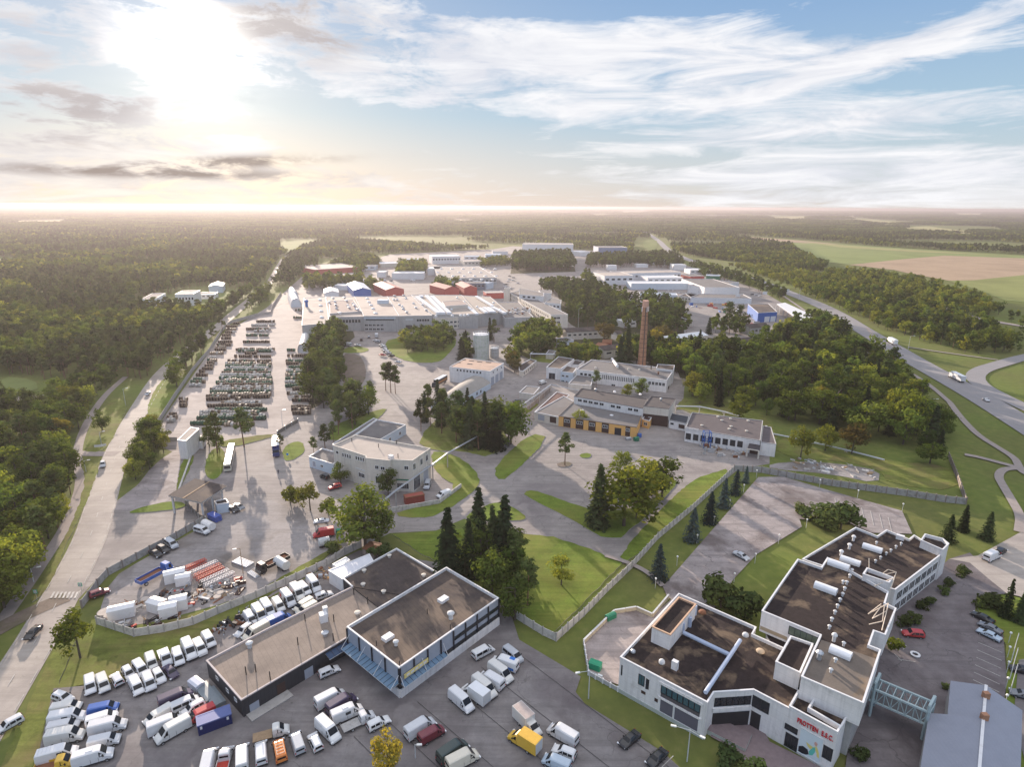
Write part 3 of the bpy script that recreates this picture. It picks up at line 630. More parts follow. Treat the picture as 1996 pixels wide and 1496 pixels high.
def wbox(name, label, cat, p0, p1, depth, h, wall, roof, group=None, par=.4, parm=None, gable=None, parent=None, z0=0.0):
    """volume from the two ends of its near wall (on the ground) and its depth away from the viewer"""
    A, C = g(*p0), g(*p1); d = (C - A).normalized(); n = Vector((-d.y, d.x, 0))
    if n.y < 0: n = -n
    P = [A, C, C + n * depth, A + n * depth]
    root = parent or thing(name, ctr(P), label, cat, group)
    if not gable: return block(root, P, h, wall, roof, z0, par, parm)
    B = Bd(); B.root = root; B.h = h; B.z0 = 0; foot(P); B.E = [(Vector(P[i][:2]), Vector(P[(i + 1) % 4][:2]), 1) for i in range(4)]
    rise, axis = gable; m = MB(); r = MB(); ov = .4
    U = d; V = n; W = (C - A).length
    def pt(u, v, z): q = A + U * u + V * v; return (q.x, q.y, z)
    if axis == 'w':   # ridge along the near wall
        for a, b_ in ((0, 1), (2, 3)): m.face([(*P[a][:2], 0), (*P[b_][:2], 0), (*P[b_][:2], h), (*P[a][:2], h)], wall)
        for u in (0, W): m.face([pt(u, 0, 0), pt(u, depth, 0), pt(u, depth, h), pt(u, depth / 2, h + rise), pt(u, 0, h)], wall)
        s = rise / (depth / 2)
        for v0, v1, z0_, z1_ in ((-ov, depth / 2, h - ov * s, h + rise), (depth + ov, depth / 2, h - ov * s, h + rise)):
            r.face([pt(-ov, v0, z0_ + .06), pt(W + ov, v0, z0_ + .06), pt(W + ov, v1, z1_ + .06), pt(-ov, v1, z1_ + .06)], roof)
            r.face([pt(-ov, v0, z0_ - .1), pt(-ov, v0, z0_ + .06), pt(-ov, v1, z1_ + .06), pt(-ov, v1, z1_ - .1)], parm or roof)
            r.face([pt(W + ov, v0, z0_ - .1), pt(W + ov, v0, z0_ + .06), pt(W + ov, v1, z1_ + .06), pt(W + ov, v1, z1_ - .1)], parm or roof)
            r.face([pt(-ov, v0, z0_ - .1), pt(W + ov, v0, z0_ - .1), pt(W + ov, v0, z0_ + .06), pt(-ov, v0, z0_ + .06)], parm or roof)
    else:             # ridge runs away from the near wall
        for u in (0, W): m.face([pt(u, 0, 0), pt(u, depth, 0), pt(u, depth, h), pt(u, 0, h)], wall)
        for v in (0, depth): m.face([pt(0, v, 0), pt(W, v, 0), pt(W, v, h), pt(W / 2, v, h + rise), pt(0, v, h)], wall)
        s = rise / (W / 2)
        for u0, u1 in ((-ov, W / 2), (W + ov, W / 2)):
            r.face([pt(u0, -ov, h - ov * s + .06), pt(u0, depth + ov, h - ov * s + .06), pt(u1, depth + ov, h + rise + .06), pt(u1, -ov, h + rise + .06)], roof)
            r.face([pt(u0, -ov, h - ov * s - .12), pt(u0, -ov, h - ov * s + .06), pt(u1, -ov, h + rise + .06), pt(u1, -ov, h + rise - .12)], parm or roof)
            r.face([pt(u0, -ov, h - ov * s - .12), pt(u0, depth + ov, h - ov * s - .12), pt(u0, depth + ov, h - ov * s + .06), pt(u0, -ov, h - ov * s + .06)], parm or roof)
    m.build('wall', root, recalc=True); r.build('roof', root, recalc=True); return B
def barrel(name, label, cat, A, C, D, rise, m, endm, group=None):
    """arched hall: A, C near gable corners on the ground, D far corner beyond C (pixels)"""
    A, C, D = g(*A), g(*C), g(*D); ax = D - C; root = thing(name, ctr([A, C, D, A + ax]), label, cat, group); k = 12
    arc = [A.lerp(C, .5 - .5 * math.cos(math.pi * j / k)) + Vector((0, 0, rise * math.sin(math.pi * j / k))) for j in range(k + 1)]
    b = MB()
    for j in range(k): b.face([arc[j], arc[j + 1], arc[j + 1] + ax, arc[j] + ax], m)
    b.build('shell', root, recalc=True)
    for s in (0.01, .99):
        e = MB(); e.face([p + ax * s for p in arc], endm); e.build('end_wall', root)
    return root
# ---- charcoal workshop with the tan roof (front centre)
hA1 = hgt(475, 1402, 1365); hA2 = hgt(780, 1363, 1302)
A1 = bld('workshop_building', 'charcoal metal workshop with tan felt roof and taller blue-grey block behind the rows of vans', 'building', [(402, 1288), (470, 1365), (690, 1235), (790, 1160), (688, 1143), (520, 1226)], hA1, DARKW, RTAN, rim=(0, 1, 4, 5), parm=mat('pinkish_coping', (.46, .41, .40), .8, .1))
A3 = bld('', '', '', [(668, 1127), (773, 1069), (851, 1115), (880, 1150), (760, 1200), (687, 1144)], hA1 + .05, DARKW, RDARK, parent=A1.root, rim=(0, 1, 5))
A2 = bld('', '', '', [(676, 1222), (778, 1302), (972, 1166), (870, 1106)], hA2, PANEL, RDARK, parent=A1.root, par=.7)
pxwin(A1, 1, 486, 1376, 508, 1393, DOORG, None, 0, 'garage_door'); pxwin(A1, 1, 539, 1338, 558, 1352, DOORB, None, 0, 'garage_door'); pxwin(A1, 1, 593, 1308, 612, 1323, DOORG, None, 0, 'garage_door')
for x, y in ((421, 1318), (441, 1342), (457, 1360)): pxwin(A1, 0, x, y, x + 5, y + 10, GLASS, FRAME, 1)
b = MB()
a_, d_, n_, L_ = edge(A1, 1)
for u0, u1 in ((.02, .36),):
    p, q = a_ + d_ * L_ * u0 + n_ * 1.1, a_ + d_ * L_ * u1 + n_ * 1.1; b.bar((*p, .25), (*q, .25), 2.2, .5, CONC)
b.build('loading_ramp', A1.root)
def canopy(B, i, u0, u1, z, dep, drop, m, rods=3):
    a, d, n, L = edge(B, i); p, q = a + d * u0, a + d * u1; b = MB(); o, o2 = p + n * dep, q + n * dep
    b.face([(*p, z), (*q, z), (*o2, z - drop), (*o, z - drop)], m); b.face([(*p, z - .12), (*o, z - drop - .12), (*o2, z - drop - .12), (*q, z - .12)], MULL)
    b.face([(*o, z - drop - .12), (*o, z - drop), (*o2, z - drop), (*o2, z - drop - .12)], TRIMW)
    for e_, f_ in ((p, o), (q, o2)): b.face([(*e_, z - .12), (*e_, z), (*f_, z - drop), (*f_, z - drop - .12)], TRIMW)
    k = max(2, int((u1 - u0) / 1.1))
    for j in range(k + 1):
        s = p.lerp(q, j / k); e = s + n * dep; b.bar((*s, z + .03), (*e, z - drop + .03), .06, .05, MULL)
    for j in range(rods):
        s = p.lerp(q, j / max(1, rods - 1)); e = s + n * dep; b.tube([(*s, z + 2.0), (*e, z - drop)], .05, TRIMW, 5)
    b.build('canopy', B.root)
BLUEG = mat('blue_canopy_sheet', (.12, .20, .29), .35, .15, .8)
NAVY = mat('navy_canopy_sheet', (.02, .05, .11), .4, .15, .8)
LA = edge(A1, 1)[3]; canopy(A1, 1, uz(A1, 1, 634, 1280)[0], uz(A1, 1, 686, 1252)[0], 3.4, 1.6, .5, NAVY, 0)
L20 = edge(A2, 0)[3]; canopy(A2, 0, L20 * .05, L20 * 1.0, 3.7, 2.2, .25, BLUEG, 4)
L21 = edge(A2, 1)[3]; canopy(A2, 1, 0, L21 * .40, 3.6, 1.3, .3, BLUEG, 3)
for i, ks in ((0, (.25, .5, .75)), (1, (.125, .25, .375, .5, .625, .75, .875))):
    a_, d_, n_, L_ = edge(A2, i)
    for k in (0.003,) + ks + (.997,):
        b = MB(); p = a_ + d_ * L_ * k + n_ * .1; b.box(-.14, .14, -.14, .06, 2.4, hA2 - .3, MULL, Matrix.Translation((p.x, p.y, 0)) @ Matrix.Rotation(wallrot(A2, i), 4, 'Z')); b.build('mullion', A1.root)
    b = MB(); s = a_ + n_ * .12; e = a_ + d_ * L_ + n_ * .12
    b.bar((*s, 1.1), (*e, 1.1), .3, 2.2, WHITE); b.build('plinth', A1.root)
    b = MB(); s = a_ + n_ * .03; e = a_ + d_ * L_ + n_ * .03
    b.bar((*s, 2.75), (*e, 2.75), .12, 1.0, GLASS); b.build('window_band', A1.root)
a_, d_, n_, L_ = edge(A2, 1)
b = MB(); s = a_ + d_ * L_ * .5 + n_ * .05; e = a_ + d_ * L_ * .995 + n_ * .05; b.bar((*s, 4.75), (*e, 4.75), .12, .9, GLASS); b.build('window_band', A1.root)
b = MB(); s = a_ + d_ * L_ * .03 + n_ * .3; e = a_ + d_ * L_ * .245 + n_ * .3; b.bar((*s, 4.6), (*e, 4.6), .12, .95, mat('yellow_sign_board', (.70, .58, .22), .5, .05)); sg = b.build('sign_board', A1.root)
for k in range(5):
    b = MB(); s = a_ + d_ * L_ * (.05 + k * .038) + n_ * .37; e = s + d_ * L_ * .026; b.bar((*s, 4.6), (*e, 4.6), .03, .45, WHITE); b.build('sign_stripe', sg)
b = MB(); p = g(668, 1106, 4.2)
AN = bld('tin_shed', 'white tin shed against the back of the charcoal workshop', 'shed', [(640, 1112), (720, 1080), (728, 1094), (668, 1130)], 4.0, TRIMW, mat('white_sheet_roof', (.62, .62, .66), .4, .06, .4, stripes=(R(20), .8, .15)), par=.1)
ANb = bld('white_cabin', 'small flat white cabin behind the tin shed', 'cabin', [(648, 1100), (674, 1086), (682, 1092), (660, 1107)], 3.4, TRIMW, TRIMW, par=.1)
rz = wallrot(A2, 1)
roofitem(A2, 'skylight', 756, 1246, (2.2, 1.5, .7), TRIMW, rz); roofitem(A2, 'skylight', 864, 1172, (2.2, 1.5, .7), TRIMW, rz)
roofitem(A2, 'roof_vent', 772, 1259, (.9, .9, 1.2), LSTEEL, 0, None, 'vent'); roofitem(A2, 'roof_vent', 879, 1207, (1.2, 1.2, 1.8), LSTEEL, 0, None, 'vent')
for x, y in ((833, 1198), (779, 1300), (734, 1260), (878, 1228)): roofitem(A2, 'roof_pipe', x, y, (.2, .2, 1.3), BLACKP, 0, None, 'pipe')
for x, y in ((480, 1316), (499, 1311), (527, 1326), (595, 1212), (581, 1258), (651, 1213), (650, 1250), (690, 1160), (717, 1178)): roofitem(A1, 'roof_pipe', x, y, (.22, .22, 1.9), BLACKP, 0, None, 'pipe')
roofitem(A1, 'air_unit', 631, 1211, (1.6, 1.6, 1.9), TRIMW, .5); roofitem(A1, 'air_unit', 635, 1203, (1.0, .9, 2.5), TRIMW, .5)
roofitem(A1, 'roof_vent', 487, 1263, (1.1, 1.1, 1.4), LSTEEL, 0, None, 'vent'); roofitem(A1, 'roof_vent', 634, 1240, (1.2, 1.2, 1.0), STEEL, 0, None, 'vent'); roofitem(A1, 'roof_vent', 697, 1199, (1.1, 1.1, .8), CREAM, 0, None, 'vent')
for x, y in ((710, 1116), (708, 1143), (748, 1157), (826, 1125), (759, 1087)): roofitem(A3, 'roof_vent', x, y, (.9, .9, .8), CREAM, 0, None, 'vent')
# ---- white office complex (front right)
hB1 = hgt(1205, 1349, 1281); hB2 = hB1 + 4.2; hB3 = 7.4
B1 = bld('office_complex', 'large white office complex with brown gravel roofs and red lettering over its entrance', 'building',
         [(1209, 1281), (1379, 1370), (1392, 1350), (1469, 1345), (1538, 1381), (1632, 1432), (1650, 1400), (1560, 1330), (1610, 1290), (1527, 1263), (1467, 1236), (1474, 1223), (1323, 1157)], hB1, WHITE, RBROWN, par=.7, rim=(0, 1, 2, 3, 4, 5, 9, 10, 11, 12))
rB = B1.root
B2 = bld('', '', '', [(1485, 1191), (1599, 1238), (1562, 1319), (1683, 1371), (1717, 1267), (1694, 1258), (1704, 1230), (1726, 1238), (1747, 1186), (1725, 1176), (1732, 1154), (1613, 1087), (1601, 1106), (1555, 1090), (1526, 1131)], hB2, WHITE, RBROWN, parent=rB, par=.6, z0=hB1 - .6, under=True)
B2c = block(rB, inset([g(*p, hB2) for p in [(1499, 1195), (1556, 1310), (1672, 1360), (1712, 1270), (1735, 1188), (1720, 1155), (1612, 1095), (1556, 1096)]], 0.0), hB1 - .5, GREYW, RBROWN, rim=())
B3 = bld('', '', '', [(1564, 1090), (1745, 1150), (1839, 1078), (1782, 1043), (1772, 1051), (1728, 1033), (1710, 1045), (1668, 1028), (1580, 1080)], hB3, WHITE, RBROWN, parent=rB, par=.6)
B4 = bld('', '', '', [(1512, 1290), (1560, 1312), (1585, 1255), (1541, 1240)], hB1 + 3.2, WHITE, RBROWN, parent=rB, par=.5, z0=hB1 - .6)
B4r = bld('', '', '', [(1558, 1322), (1682, 1375), (1716, 1269), (1601, 1241)], hB2 + .02, WHITE, mat('grey_brown_felt', (.155, .125, .105), .95, .25, .4, stain=(.09, .075, .065), stain_s=.1), parent=rB, par=.5, z0=hB1 + .2) if False else None
P1 = bld('', '', '', [(1271, 1222), (1307, 1238), (1357, 1178), (1323, 1164)], hB1 + 2.9, WHITE, RBROWN, parent=rB, par=.4, z0=hB1 - .7, parm=mat('rust_edged_trim', (.55, .36, .24), .8, .2, 1))
BX1 = bld('', '', '', [(1682, 1119), (1733, 1136), (1742, 1126), (1690, 1107)], hB2 + 1.1, WHITE, RBROWN, parent=rB, par=.9, z0=hB2 - 1)
BX2 = bld('', '', '', [(1795, 1053), (1838, 1072), (1850, 1060), (1838, 1050), (1803, 1041)], hB3 + 1.6, WHITE, RBROWN, parent=rB, par=.9, z0=.1)
a_, d_, n_, L_ = edge(B1, 4); p_, q_ = a_ + n_ * .03, a_ + d_ * L_ + n_ * .03; w5 = [g(*p, hB1 + .5) for p in [(1640, 1416), (1578, 1380), (1591, 1360), (1556, 1346)]]
B5 = block(rB, [p_, q_] + [Vector(p[:2]) for p in w5], hB1 + .5, WHITE, RBROWN, par=.9, z0=hB1 - 1.2)
# grey-green felt field of the tall block's south part
b = MB(); Q = [g(*p, hB2) for p in [(1602, 1243), (1566, 1317), (1681, 1366), (1711, 1281)]]; b.face([(p.x, p.y, hB2 - .57) for p in Q], mat('weathered_grey_felt', (.15, .125, .105), .95, .22, .4, stain=(.21, .14, .08), stain_s=.12, stain_t=(.56, .72))); b.build('roof', rB)
# facade openings, front-left wall
pxwin(B1, 0, 1246, 1315, 1255, 1339, GLASSB, MULL, 1); pxwin(B1, 0, 1259.5, 1323, 1261, 1345, MULL, None, 0, 'slot'); pxwin(B1, 0, 1262.6, 1325, 1264.2, 1346, MULL, None, 0, 'slot'); pxwin(B1, 0, 1211.3, 1297, 1212.6, 1318, MULL, None, 0, 'slot')
pxwin(B1, 0, 1250, 1346, 1258, 1356, DOORB, None, 0, 'hatch'); pxwin(B1, 0, 1276, 1361, 1282, 1371, DOORB, None, 0, 'hatch')
u0, z0 = uz(B1, 0, 1289, 1340); u1, z1 = uz(B1, 0, 1371, 1384)
L_ = edge(B1, 0)[3]; ua, ub = u0, L_ - 1.1
for k in range(7): setwin(B1, 0, ua + (ub - ua) * (k + .5) / 7, hB1 - 3.0, (ub - ua) / 7 - .12, 1.7, GLASSB, MULL, 0)
setwin(B1, 0, (ua + ub) / 2, hB1 - 3.9, ub - ua, .85, mat('grey_spandrel', (.10, .09, .095), .6, .1), None, 0, 'spandrel')
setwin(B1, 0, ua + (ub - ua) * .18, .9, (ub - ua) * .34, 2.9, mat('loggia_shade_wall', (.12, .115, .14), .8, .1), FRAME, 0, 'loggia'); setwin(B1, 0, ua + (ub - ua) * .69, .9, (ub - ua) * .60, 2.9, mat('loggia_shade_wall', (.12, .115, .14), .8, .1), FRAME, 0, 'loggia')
setwin(B1, 0, (ua + ub) / 2, hB1 - 1.25, ub - ua + .8, .5, WHITE, None, 0, 'lintel', .22); setwin(B1, 0, (ua + ub) / 2, hB1 - 4.35, ub - ua + .8, .4, WHITE, None, 0, 'lintel', .22)
setwin(B1, 0, L_ / 2, 0, L_, .8, mat('green_grey_plinth', (.40, .43, .40), .9, .1), None, 0, 'plinth', .12)
L_ = edge(B1, 2)[3]; 
for k in range(6): setwin(B1, 2, L_ * (.04 + .92 * (k + .5) / 6), hB1 - 3.1, L_ * .92 / 6 - .1, 1.7, GLASS, MULL, 0)
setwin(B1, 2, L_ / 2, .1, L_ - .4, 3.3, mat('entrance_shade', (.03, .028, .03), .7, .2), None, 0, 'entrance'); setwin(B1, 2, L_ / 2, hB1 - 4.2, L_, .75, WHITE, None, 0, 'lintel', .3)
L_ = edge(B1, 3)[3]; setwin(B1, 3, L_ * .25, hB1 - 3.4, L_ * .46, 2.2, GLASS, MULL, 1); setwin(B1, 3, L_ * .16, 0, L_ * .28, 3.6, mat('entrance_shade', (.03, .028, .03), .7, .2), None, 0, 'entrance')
L_ = edge(B1, 4)[3]
pxwin(B1, 4, 1531.5, 1411, 1553, 1433, GLASS, MULL, 1); pxwin(B1, 4, 1600, 1450, 1619, 1485, GLASS, MULL, 1)
u1 = uz(B1, 4, 1554, 1450)[0]; setwin(B1, 4, u1 / 2 + .1, .3, u1 - .2, 2.7, GLASS, MULL, 3)
# lettering and poster
def lettering(B, i, txt, u, z, size, m, width, name='lettering'):
    a, d, n, L = edge(B, i); cu = bpy.data.curves.new(name, 'FONT'); cu.body = txt; cu.size = size; cu.extrude = .06; cu.offset = .025; cu.space_character = 1.08; cu.align_x = 'LEFT'
    cu.materials.append(m); o = bpy.data.objects.new(name, cu); COL.objects.link(o); bpy.context.view_layer.update()
    me = bpy.data.meshes.new_from_object(o.evaluated_get(bpy.context.evaluated_depsgraph_get())); bpy.data.objects.remove(o)
    wd_ = max(v.co.x for v in me.vertices)
    for v in me.vertices: v.co.x *= width / wd_
    o = put(name, me, B.root)
    ex = Vector((-n.y, n.x)); p = a + d * u + n * .14
    q = Matrix(((ex.x, 0, n.x, p.x - B.root.location.x), (ex.y, 0, n.y, p.y - B.root.location.y), (0, 1, 0, z - B.root.location.z), (0, 0, 0, 1)))
    o.matrix_local = q; return o
REDL = mat('red_letter_enamel', (.55, .015, .03), .5, .08)
uu = uz(B1, 4, 1553, 1412)[0]; lettering(B1, 4, 'PROTTEN  E.S.C.', uu, hB1 - 1.75, 1.3, REDL, uz(B1, 4, 1623, 1450)[0] - uu)
u0, z0 = uz(B1, 4, 1561, 1427); u1, z1 = uz(B1, 4, 1600, 1476)
po = setwin(B1, 4, (u0 + u1) / 2, z0 - 5.6 if z0 > 6 else .6, u1 - u0, 5.0, mat('poster_sheet', (.60, .68, .72), .5, .04, .3), FRAME, 0, 'poster', .12)
pw = u1 - u0
def posterbit(nm, pts, m, y):
    b = MB(); b.face([((u - .5) * pw, y, v * 5.0) for u, v in pts], m); put(nm, b.mesh(nm), po)
posterbit('yellow_shape', [(.05, .20), (.16, .22), (.20, .36), (.34, .50), (.50, .52), (.70, .56), (.62, .44), (.48, .36), (.30, .58), (.22, .60), (.10, .42)], mat('poster_yellow', (.70, .60, .20), .5, .1), .112)
posterbit('teal_shape', [(.28, .54), (.38, .50), (.52, .26), (.48, .12), (.34, .18), (.26, .36)], mat('poster_teal', (.12, .50, .42), .5, .1), .118)
posterbit('dark_shape', [(.50, .14), (.58, .30), (.80, .34), (.98, .24), (.97, .03), (.80, .02), (.62, .06)], mat('poster_black', (.02, .022, .03), .5, .1), .124)
posterbit('pink_shape', [(.20, .72), (.30, .78), (.36, .70), (.32, .62), (.24, .60)], mat('poster_pink', (.62, .36, .30), .5, .1), .13)
# B2 upper storey windows, B3 glazed side
L_ = edge(B2, 0)[3]; setwin(B2, 0, L_ * .74, hB2 - 2.6, L_ * .48, 1.7, mat('curtained_window', (.16, .19, .14), .2, .3), MULL, 4); setwin(B2, 0, L_ * .25, hB1 - .1, L_ * .48, .8, mat('beige_soffit', (.35, .28, .19), .9, .1), None, 0, 'soffit')
L_ = edge(B3, 1)[3]
for k in range(7):
    for z in (.7, 3.8): setwin(B3, 1, L_ * (.05 + .86 * (k + .5) / 7), z, L_ * .86 / 7 - .55, 2.1, GLASS, FRAME, 2)
rz2 = math.atan2(*( (g(1726, 1238, hB2) - g(1745, 1186, hB2)).yx)); ry = wallrot(B2, 0)
for x, y in ((1609, 1151), (1634, 1105)): roofitem(B2, 'vaulted_skylight', x, y, (4.4, 1.8, 1.2), SKYL, ry, None, 'vault')
roofitem(B2, 'vaulted_skylight', 1638, 1276, (3.6, 2.0, 1.1), SKYL, ry, None, 'vault')
for x, y in ((1700, 1072), (1657, 1097)): roofitem(B3, 'vaulted_skylight', x, y, (4.4, 1.9, 1.1), SKYL, ry, None, 'vault')
for x, y in ((1660, 1116), (1656, 1127), (1650, 1140), (1643, 1139), (1646, 1152), (1642, 1163), (1637, 1174), (1632, 1186), (1627, 1198), (1621, 1212), (1616, 1227), (1644, 1260), (1628, 1292), (1619, 1312)): roofitem(B2, 'roof_vent', x, y, (.55, .55, .9), LSTEEL, 0, None, 'vent')
roofitem(B2, 'roof_vent', 1625, 1251, (.8, .8, 1.8), LSTEEL, 0, None, 'vent'); roofitem(B2, 'roof_vent', 1596, 1286, (1.0, 1.0, 1.8), STEEL, 0, None, 'vent')
for x, y in ((1663, 1055), (1655, 1071), (1639, 1084)): roofitem(B3, 'roof_vent', x, y, (.8, .8, 1.6), TRIMW, 0, None, 'vent')
for x, y in ((1708, 1062), (1756, 1064), (1746, 1070), (1736, 1077), (1727, 1083), (1716, 1091), (1706, 1098)): roofitem(B3, 'roof_vent', x, y, (.5, .5, .9), LSTEEL, 0, None, 'vent')
roofitem(B3, 'air_unit', 1754, 1052, (1.8, 1.0, 1.2), TRIMW, ry)
roofitem(B1, 'air_unit', 1315, 1305, (1.1, .8, 1.8), TRIMW, ry); roofitem(B1, 'roof_dome', 1290, 1293, (1.2, 1.2, .8), LSTEEL, 0, None, 'dome'); roofitem(B1, 'roof_dome', 1234, 1272, (1.0, 1.0, .6), STEEL, 0, None, 'dome')
roofitem(B1, 'roof_dome', 1453, 1240, (1.3, 1.3, .7), LSTEEL, 0, None, 'dome'); roofitem(B1, 'roof_dome', 1482, 1271, (1.6, 1.6, .5), mat('sand_dome', (.42, .32, .22), .8, .1), 0, None, 'dome'); roofitem(B1, 'roof_dome', 1369, 1195, (1.6, 1.6, .6), RUST, 0, None, 'dome')
DUCT = mat('bluish_duct_steel', (.36, .42, .54), .45, .1, 1)
def roofduct(B, px, r, z):
    b = MB(); b.tube([g(x, y, z) for x, y in px], r, DUCT, 10); b.build('air_duct', B.root, smooth=False)
zd = hB1 + .15; roofduct(B1, [(1332, 1234), (1421, 1277)], .42, zd); roofduct(B1, [(1443, 1249), (1375, 1351)], .38, zd + .35)
for x, y in ((1330, 1233), (1344, 1222), (1354, 1199)): roofitem(B1, 'duct_riser', x, y, (.8, .8, 2.2), DUCT, 0, None, 'pipe')
# white lattice mast parts on the roof
b = MB()
for (x0, y0, x1, y1, za, zb) in ((1692, 1198, 1732, 1177, .2, 2.5), (1732, 1177, 1719, 1230, 2.5, .2), (1694, 1218, 1720, 1212, .2, .8), (1718, 1182, 1700, 1207, 2.0, .3), (1720, 1212, 1724, 1180, .8, 2.4), (1700, 1207, 1728, 1192, .4, 1.6), (1692, 1198, 1718, 1178, .3, 2.4),
                                 (1716, 1122, 1731, 1111, .8, 2.5), (1731, 1111, 1747, 1116, 2.5, 2.5), (1747, 1116, 1736, 1150, 2.5, .3), (1716, 1122, 1747, 1116, .8, 2.5), (1705, 1143, 1740, 1128, .4, 1.8), (1694, 1122, 1694, 1089, .3, 3.0)):
    b.tube([g(x0, y0, hB2 - .45 + za), g(x1, y1, hB2 - .45 + zb)], .09, mat('cream_lattice_paint', (.58, .49, .40), .7, .12), 5)
b.build('roof_lattice', rB)
# low stair podium and link bridge
b = MB(); P = [g(*p) for p in [(1378, 1432), (1392, 1404), (1465, 1440), (1452, 1470)]]; b.prism([(p.x, p.y) for p in P], 0, .9, mat('green_grey_plinth', (.40, .43, .40), .9, .1), mat('brick_paving', (.13, .10, .105), .9, .2, 1.2)); b.build('podium', rB)
# ---- blue-grey gabled hall with link bridge (right edge)
C1 = thing('gabled_hall', g(1900, 1480), 'blue-grey hall with shallow gabled sheet roof at the lower right edge', 'building')
he, hr = 5.0, 6.6
def slope(pts, nm='roof', m=RMET):
    b = MB(); b.face(pts, m); b.build(nm, C1, recalc=False)
r0, r1 = g(1922, 1337, hr), g(1904, 1560, hr); l0, l1 = g(1853, 1328, he), g(1847, 1395, he); L0, L1 = g(1811, 1391, he - .4), g(1784, 1560, he - .4); q0, q1 = g(1993, 1386, he), g(1988, 1560, he)
k = r0.lerp(r1, .32)
slope([l0, l1, k, r0]); slope([L0, L1, r1, k]); slope([r0, r1, q1, q0])
b = MB(); b.bar(r0 + Vector((0, 0, .08)), r1 + Vector((0, 0, .08)), .45, .12, TRIMW); b.build('ridge_cap', C1)
b = MB()
for a, c in ((l0, l1), (L0, L1), (q0, q1)): b.face([(a.x, a.y, 0), (c.x, c.y, 0), (c.x, c.y, c.z - .05), (a.x, a.y, a.z - .05)], GREYW)
for seq in ([l0, r0], [r0, q0], [L0, k]): b.face([(seq[0].x, seq[0].y, 0), (seq[1].x, seq[1].y, 0), tuple(seq[1] - Vector((0, 0, .05))), tuple(seq[0] - Vector((0, 0, .05)))], GREYW)
b.build('wall', C1)
for x, y in ((1921, 1360), (1918, 1402)):
    p = g(x, y, hr); b = MB(); b.box(-.5, .5, -.4, .4, -.4, 1.0, BRICK, Matrix.Translation(p)); b.build('chimney', C1)
BR = thing('link_bridge', g(1765, 1380), 'grey steel truss footbridge linking the white offices and the gabled hall', 'bridge')
TEALS = mat('grey_green_steel', (.34, .42, .43), .5, .12, 1); b = MB(); T0, T1, U0, U1 = g(1706, 1323, 6.2), g(1823, 1372, 6.2), g(1698, 1342, 6.2), g(1813, 1391, 6.2)
for a, c in ((T0, T1), (U0, U1)):
    b.bar(a, c, .35, .35, TEALS); dz = Vector((0, 0, -2.6)); b.bar(a + dz, c + dz, .3, .3, TEALS)
    for j in range(9):
        p = a.lerp(c, j / 8); b.bar(p, p + dz, .12, .12, TEALS)
        if j < 8: b.bar(p + (dz if j % 2 else Vector()), a.lerp(c, (j + 1) / 8) + (Vector() if j % 2 else dz), .1, .1, TEALS)
for j in range(9): b.bar(T0.lerp(T1, j / 8), U0.lerp(U1, j / 8), .12, .12, TEALS)
b.build('truss', BR)
b = MB(); dz = Vector((0, 0, -2.55)); b.face([T0 + dz, T1 + dz, U1 + dz, U0 + dz], mat('bridge_deck', (.10, .10, .105), .8, .2)); b.build('deck', BR)
for t_ in (.06, .97):
    b = MB()
    for a, c in ((T0, T1), (U0, U1)):
        p = a.lerp(c, t_); b.bar((p.x, p.y, 0), (p.x, p.y, 7.6), .4, .4, TEALS)
    p, q = T0.lerp(T1, t_), U0.lerp(U1, t_); b.bar((p.x, p.y, 7.5), (q.x, q.y, 7.5), .4, .4, TEALS); b.build('support_frame', BR)
# ---- white two-storey building in the middle
hD = hgt(804, 960, 898)
D1 = bld('two_storey_building', 'cream two-storey building with tan roof and projecting stair tower on the central yard', 'building', [(649, 868), (713, 889), (713, 893), (760, 898), (763, 896), (804, 898), (839, 874), (692, 848)], hD, CREAM, RPALE, par=.5, parm=CREAM)
rz = wallrot(D1, 0)
for x0, y0, n in ((667, 883, 4), (693, 889, 4)):
    for k in range(n): pxwin(D1, 0, x0 + k * 4.6, y0 + k * 1.2, x0 + 3.4 + k * 4.6, y0 + 8 + k * 1.2, GLASS, FRAME, 0)
pxwin(D1, 0, 655, 879, 660, 886, GLASS, FRAME, 0)
for a in ((694, 913, 711, 918), (699, 921, 711, 933)): pxwin(D1, 0, *a, GLASS, FRAME, 3)
for a in ((731, 908, 738, 915), (742, 910, 750, 917), (732, 928, 740, 943)): pxwin(D1, 2, *a, GLASS, FRAME, 1)
pxwin(D1, 4, 788, 909, 796, 916, GLASS, FRAME, 1); pxwin(D1, 4, 772, 934, 797, 938, GREENP, None, 0, 'sign_board'); pxwin(D1, 4, 774, 942, 797, 954, GLASS, FRAME, 5)
for a in ((805, 906, 810, 914), (819, 896.5, 823.5, 905), (829.5, 889, 834, 897)): pxwin(D1, 5, *a, GLASS, FRAME, 1)
pxwin(D1, 5, 825, 915, 835, 936, DOORG, FRAME, 0, 'garage_door'); pxwin(D1, 5, 806, 934, 819, 948, GLASS, FRAME, 4)
roofitem(D1, 'air_unit', 762, 894, (1.6, 1.2, 1.1), TRIMW, rz)
for x, y in ((776, 893), (738, 873), (686, 862), (773, 866)): roofitem(D1, 'roof_pipe', x, y, (.25, .25, 1.5), BLACKP, 0, None, 'pipe')
D2 = bld('', '', '', [(602, 890), (650, 905), (666, 884), (628, 874)], hgt(602, 911, 890), PALEB, RGREY, parent=D1.root); pxwin(D2, 0, 609, 899, 616, 911, DOORG, FRAME, 0, 'garage_door'); pxwin(D2, 0, 625, 906, 630, 912, GLASS, FRAME, 1)
D3 = bld('', '', '', [(692, 849), (741, 857), (791, 828), (735, 818)], 4.2, PALEB, RGREY, parent=D1.root)
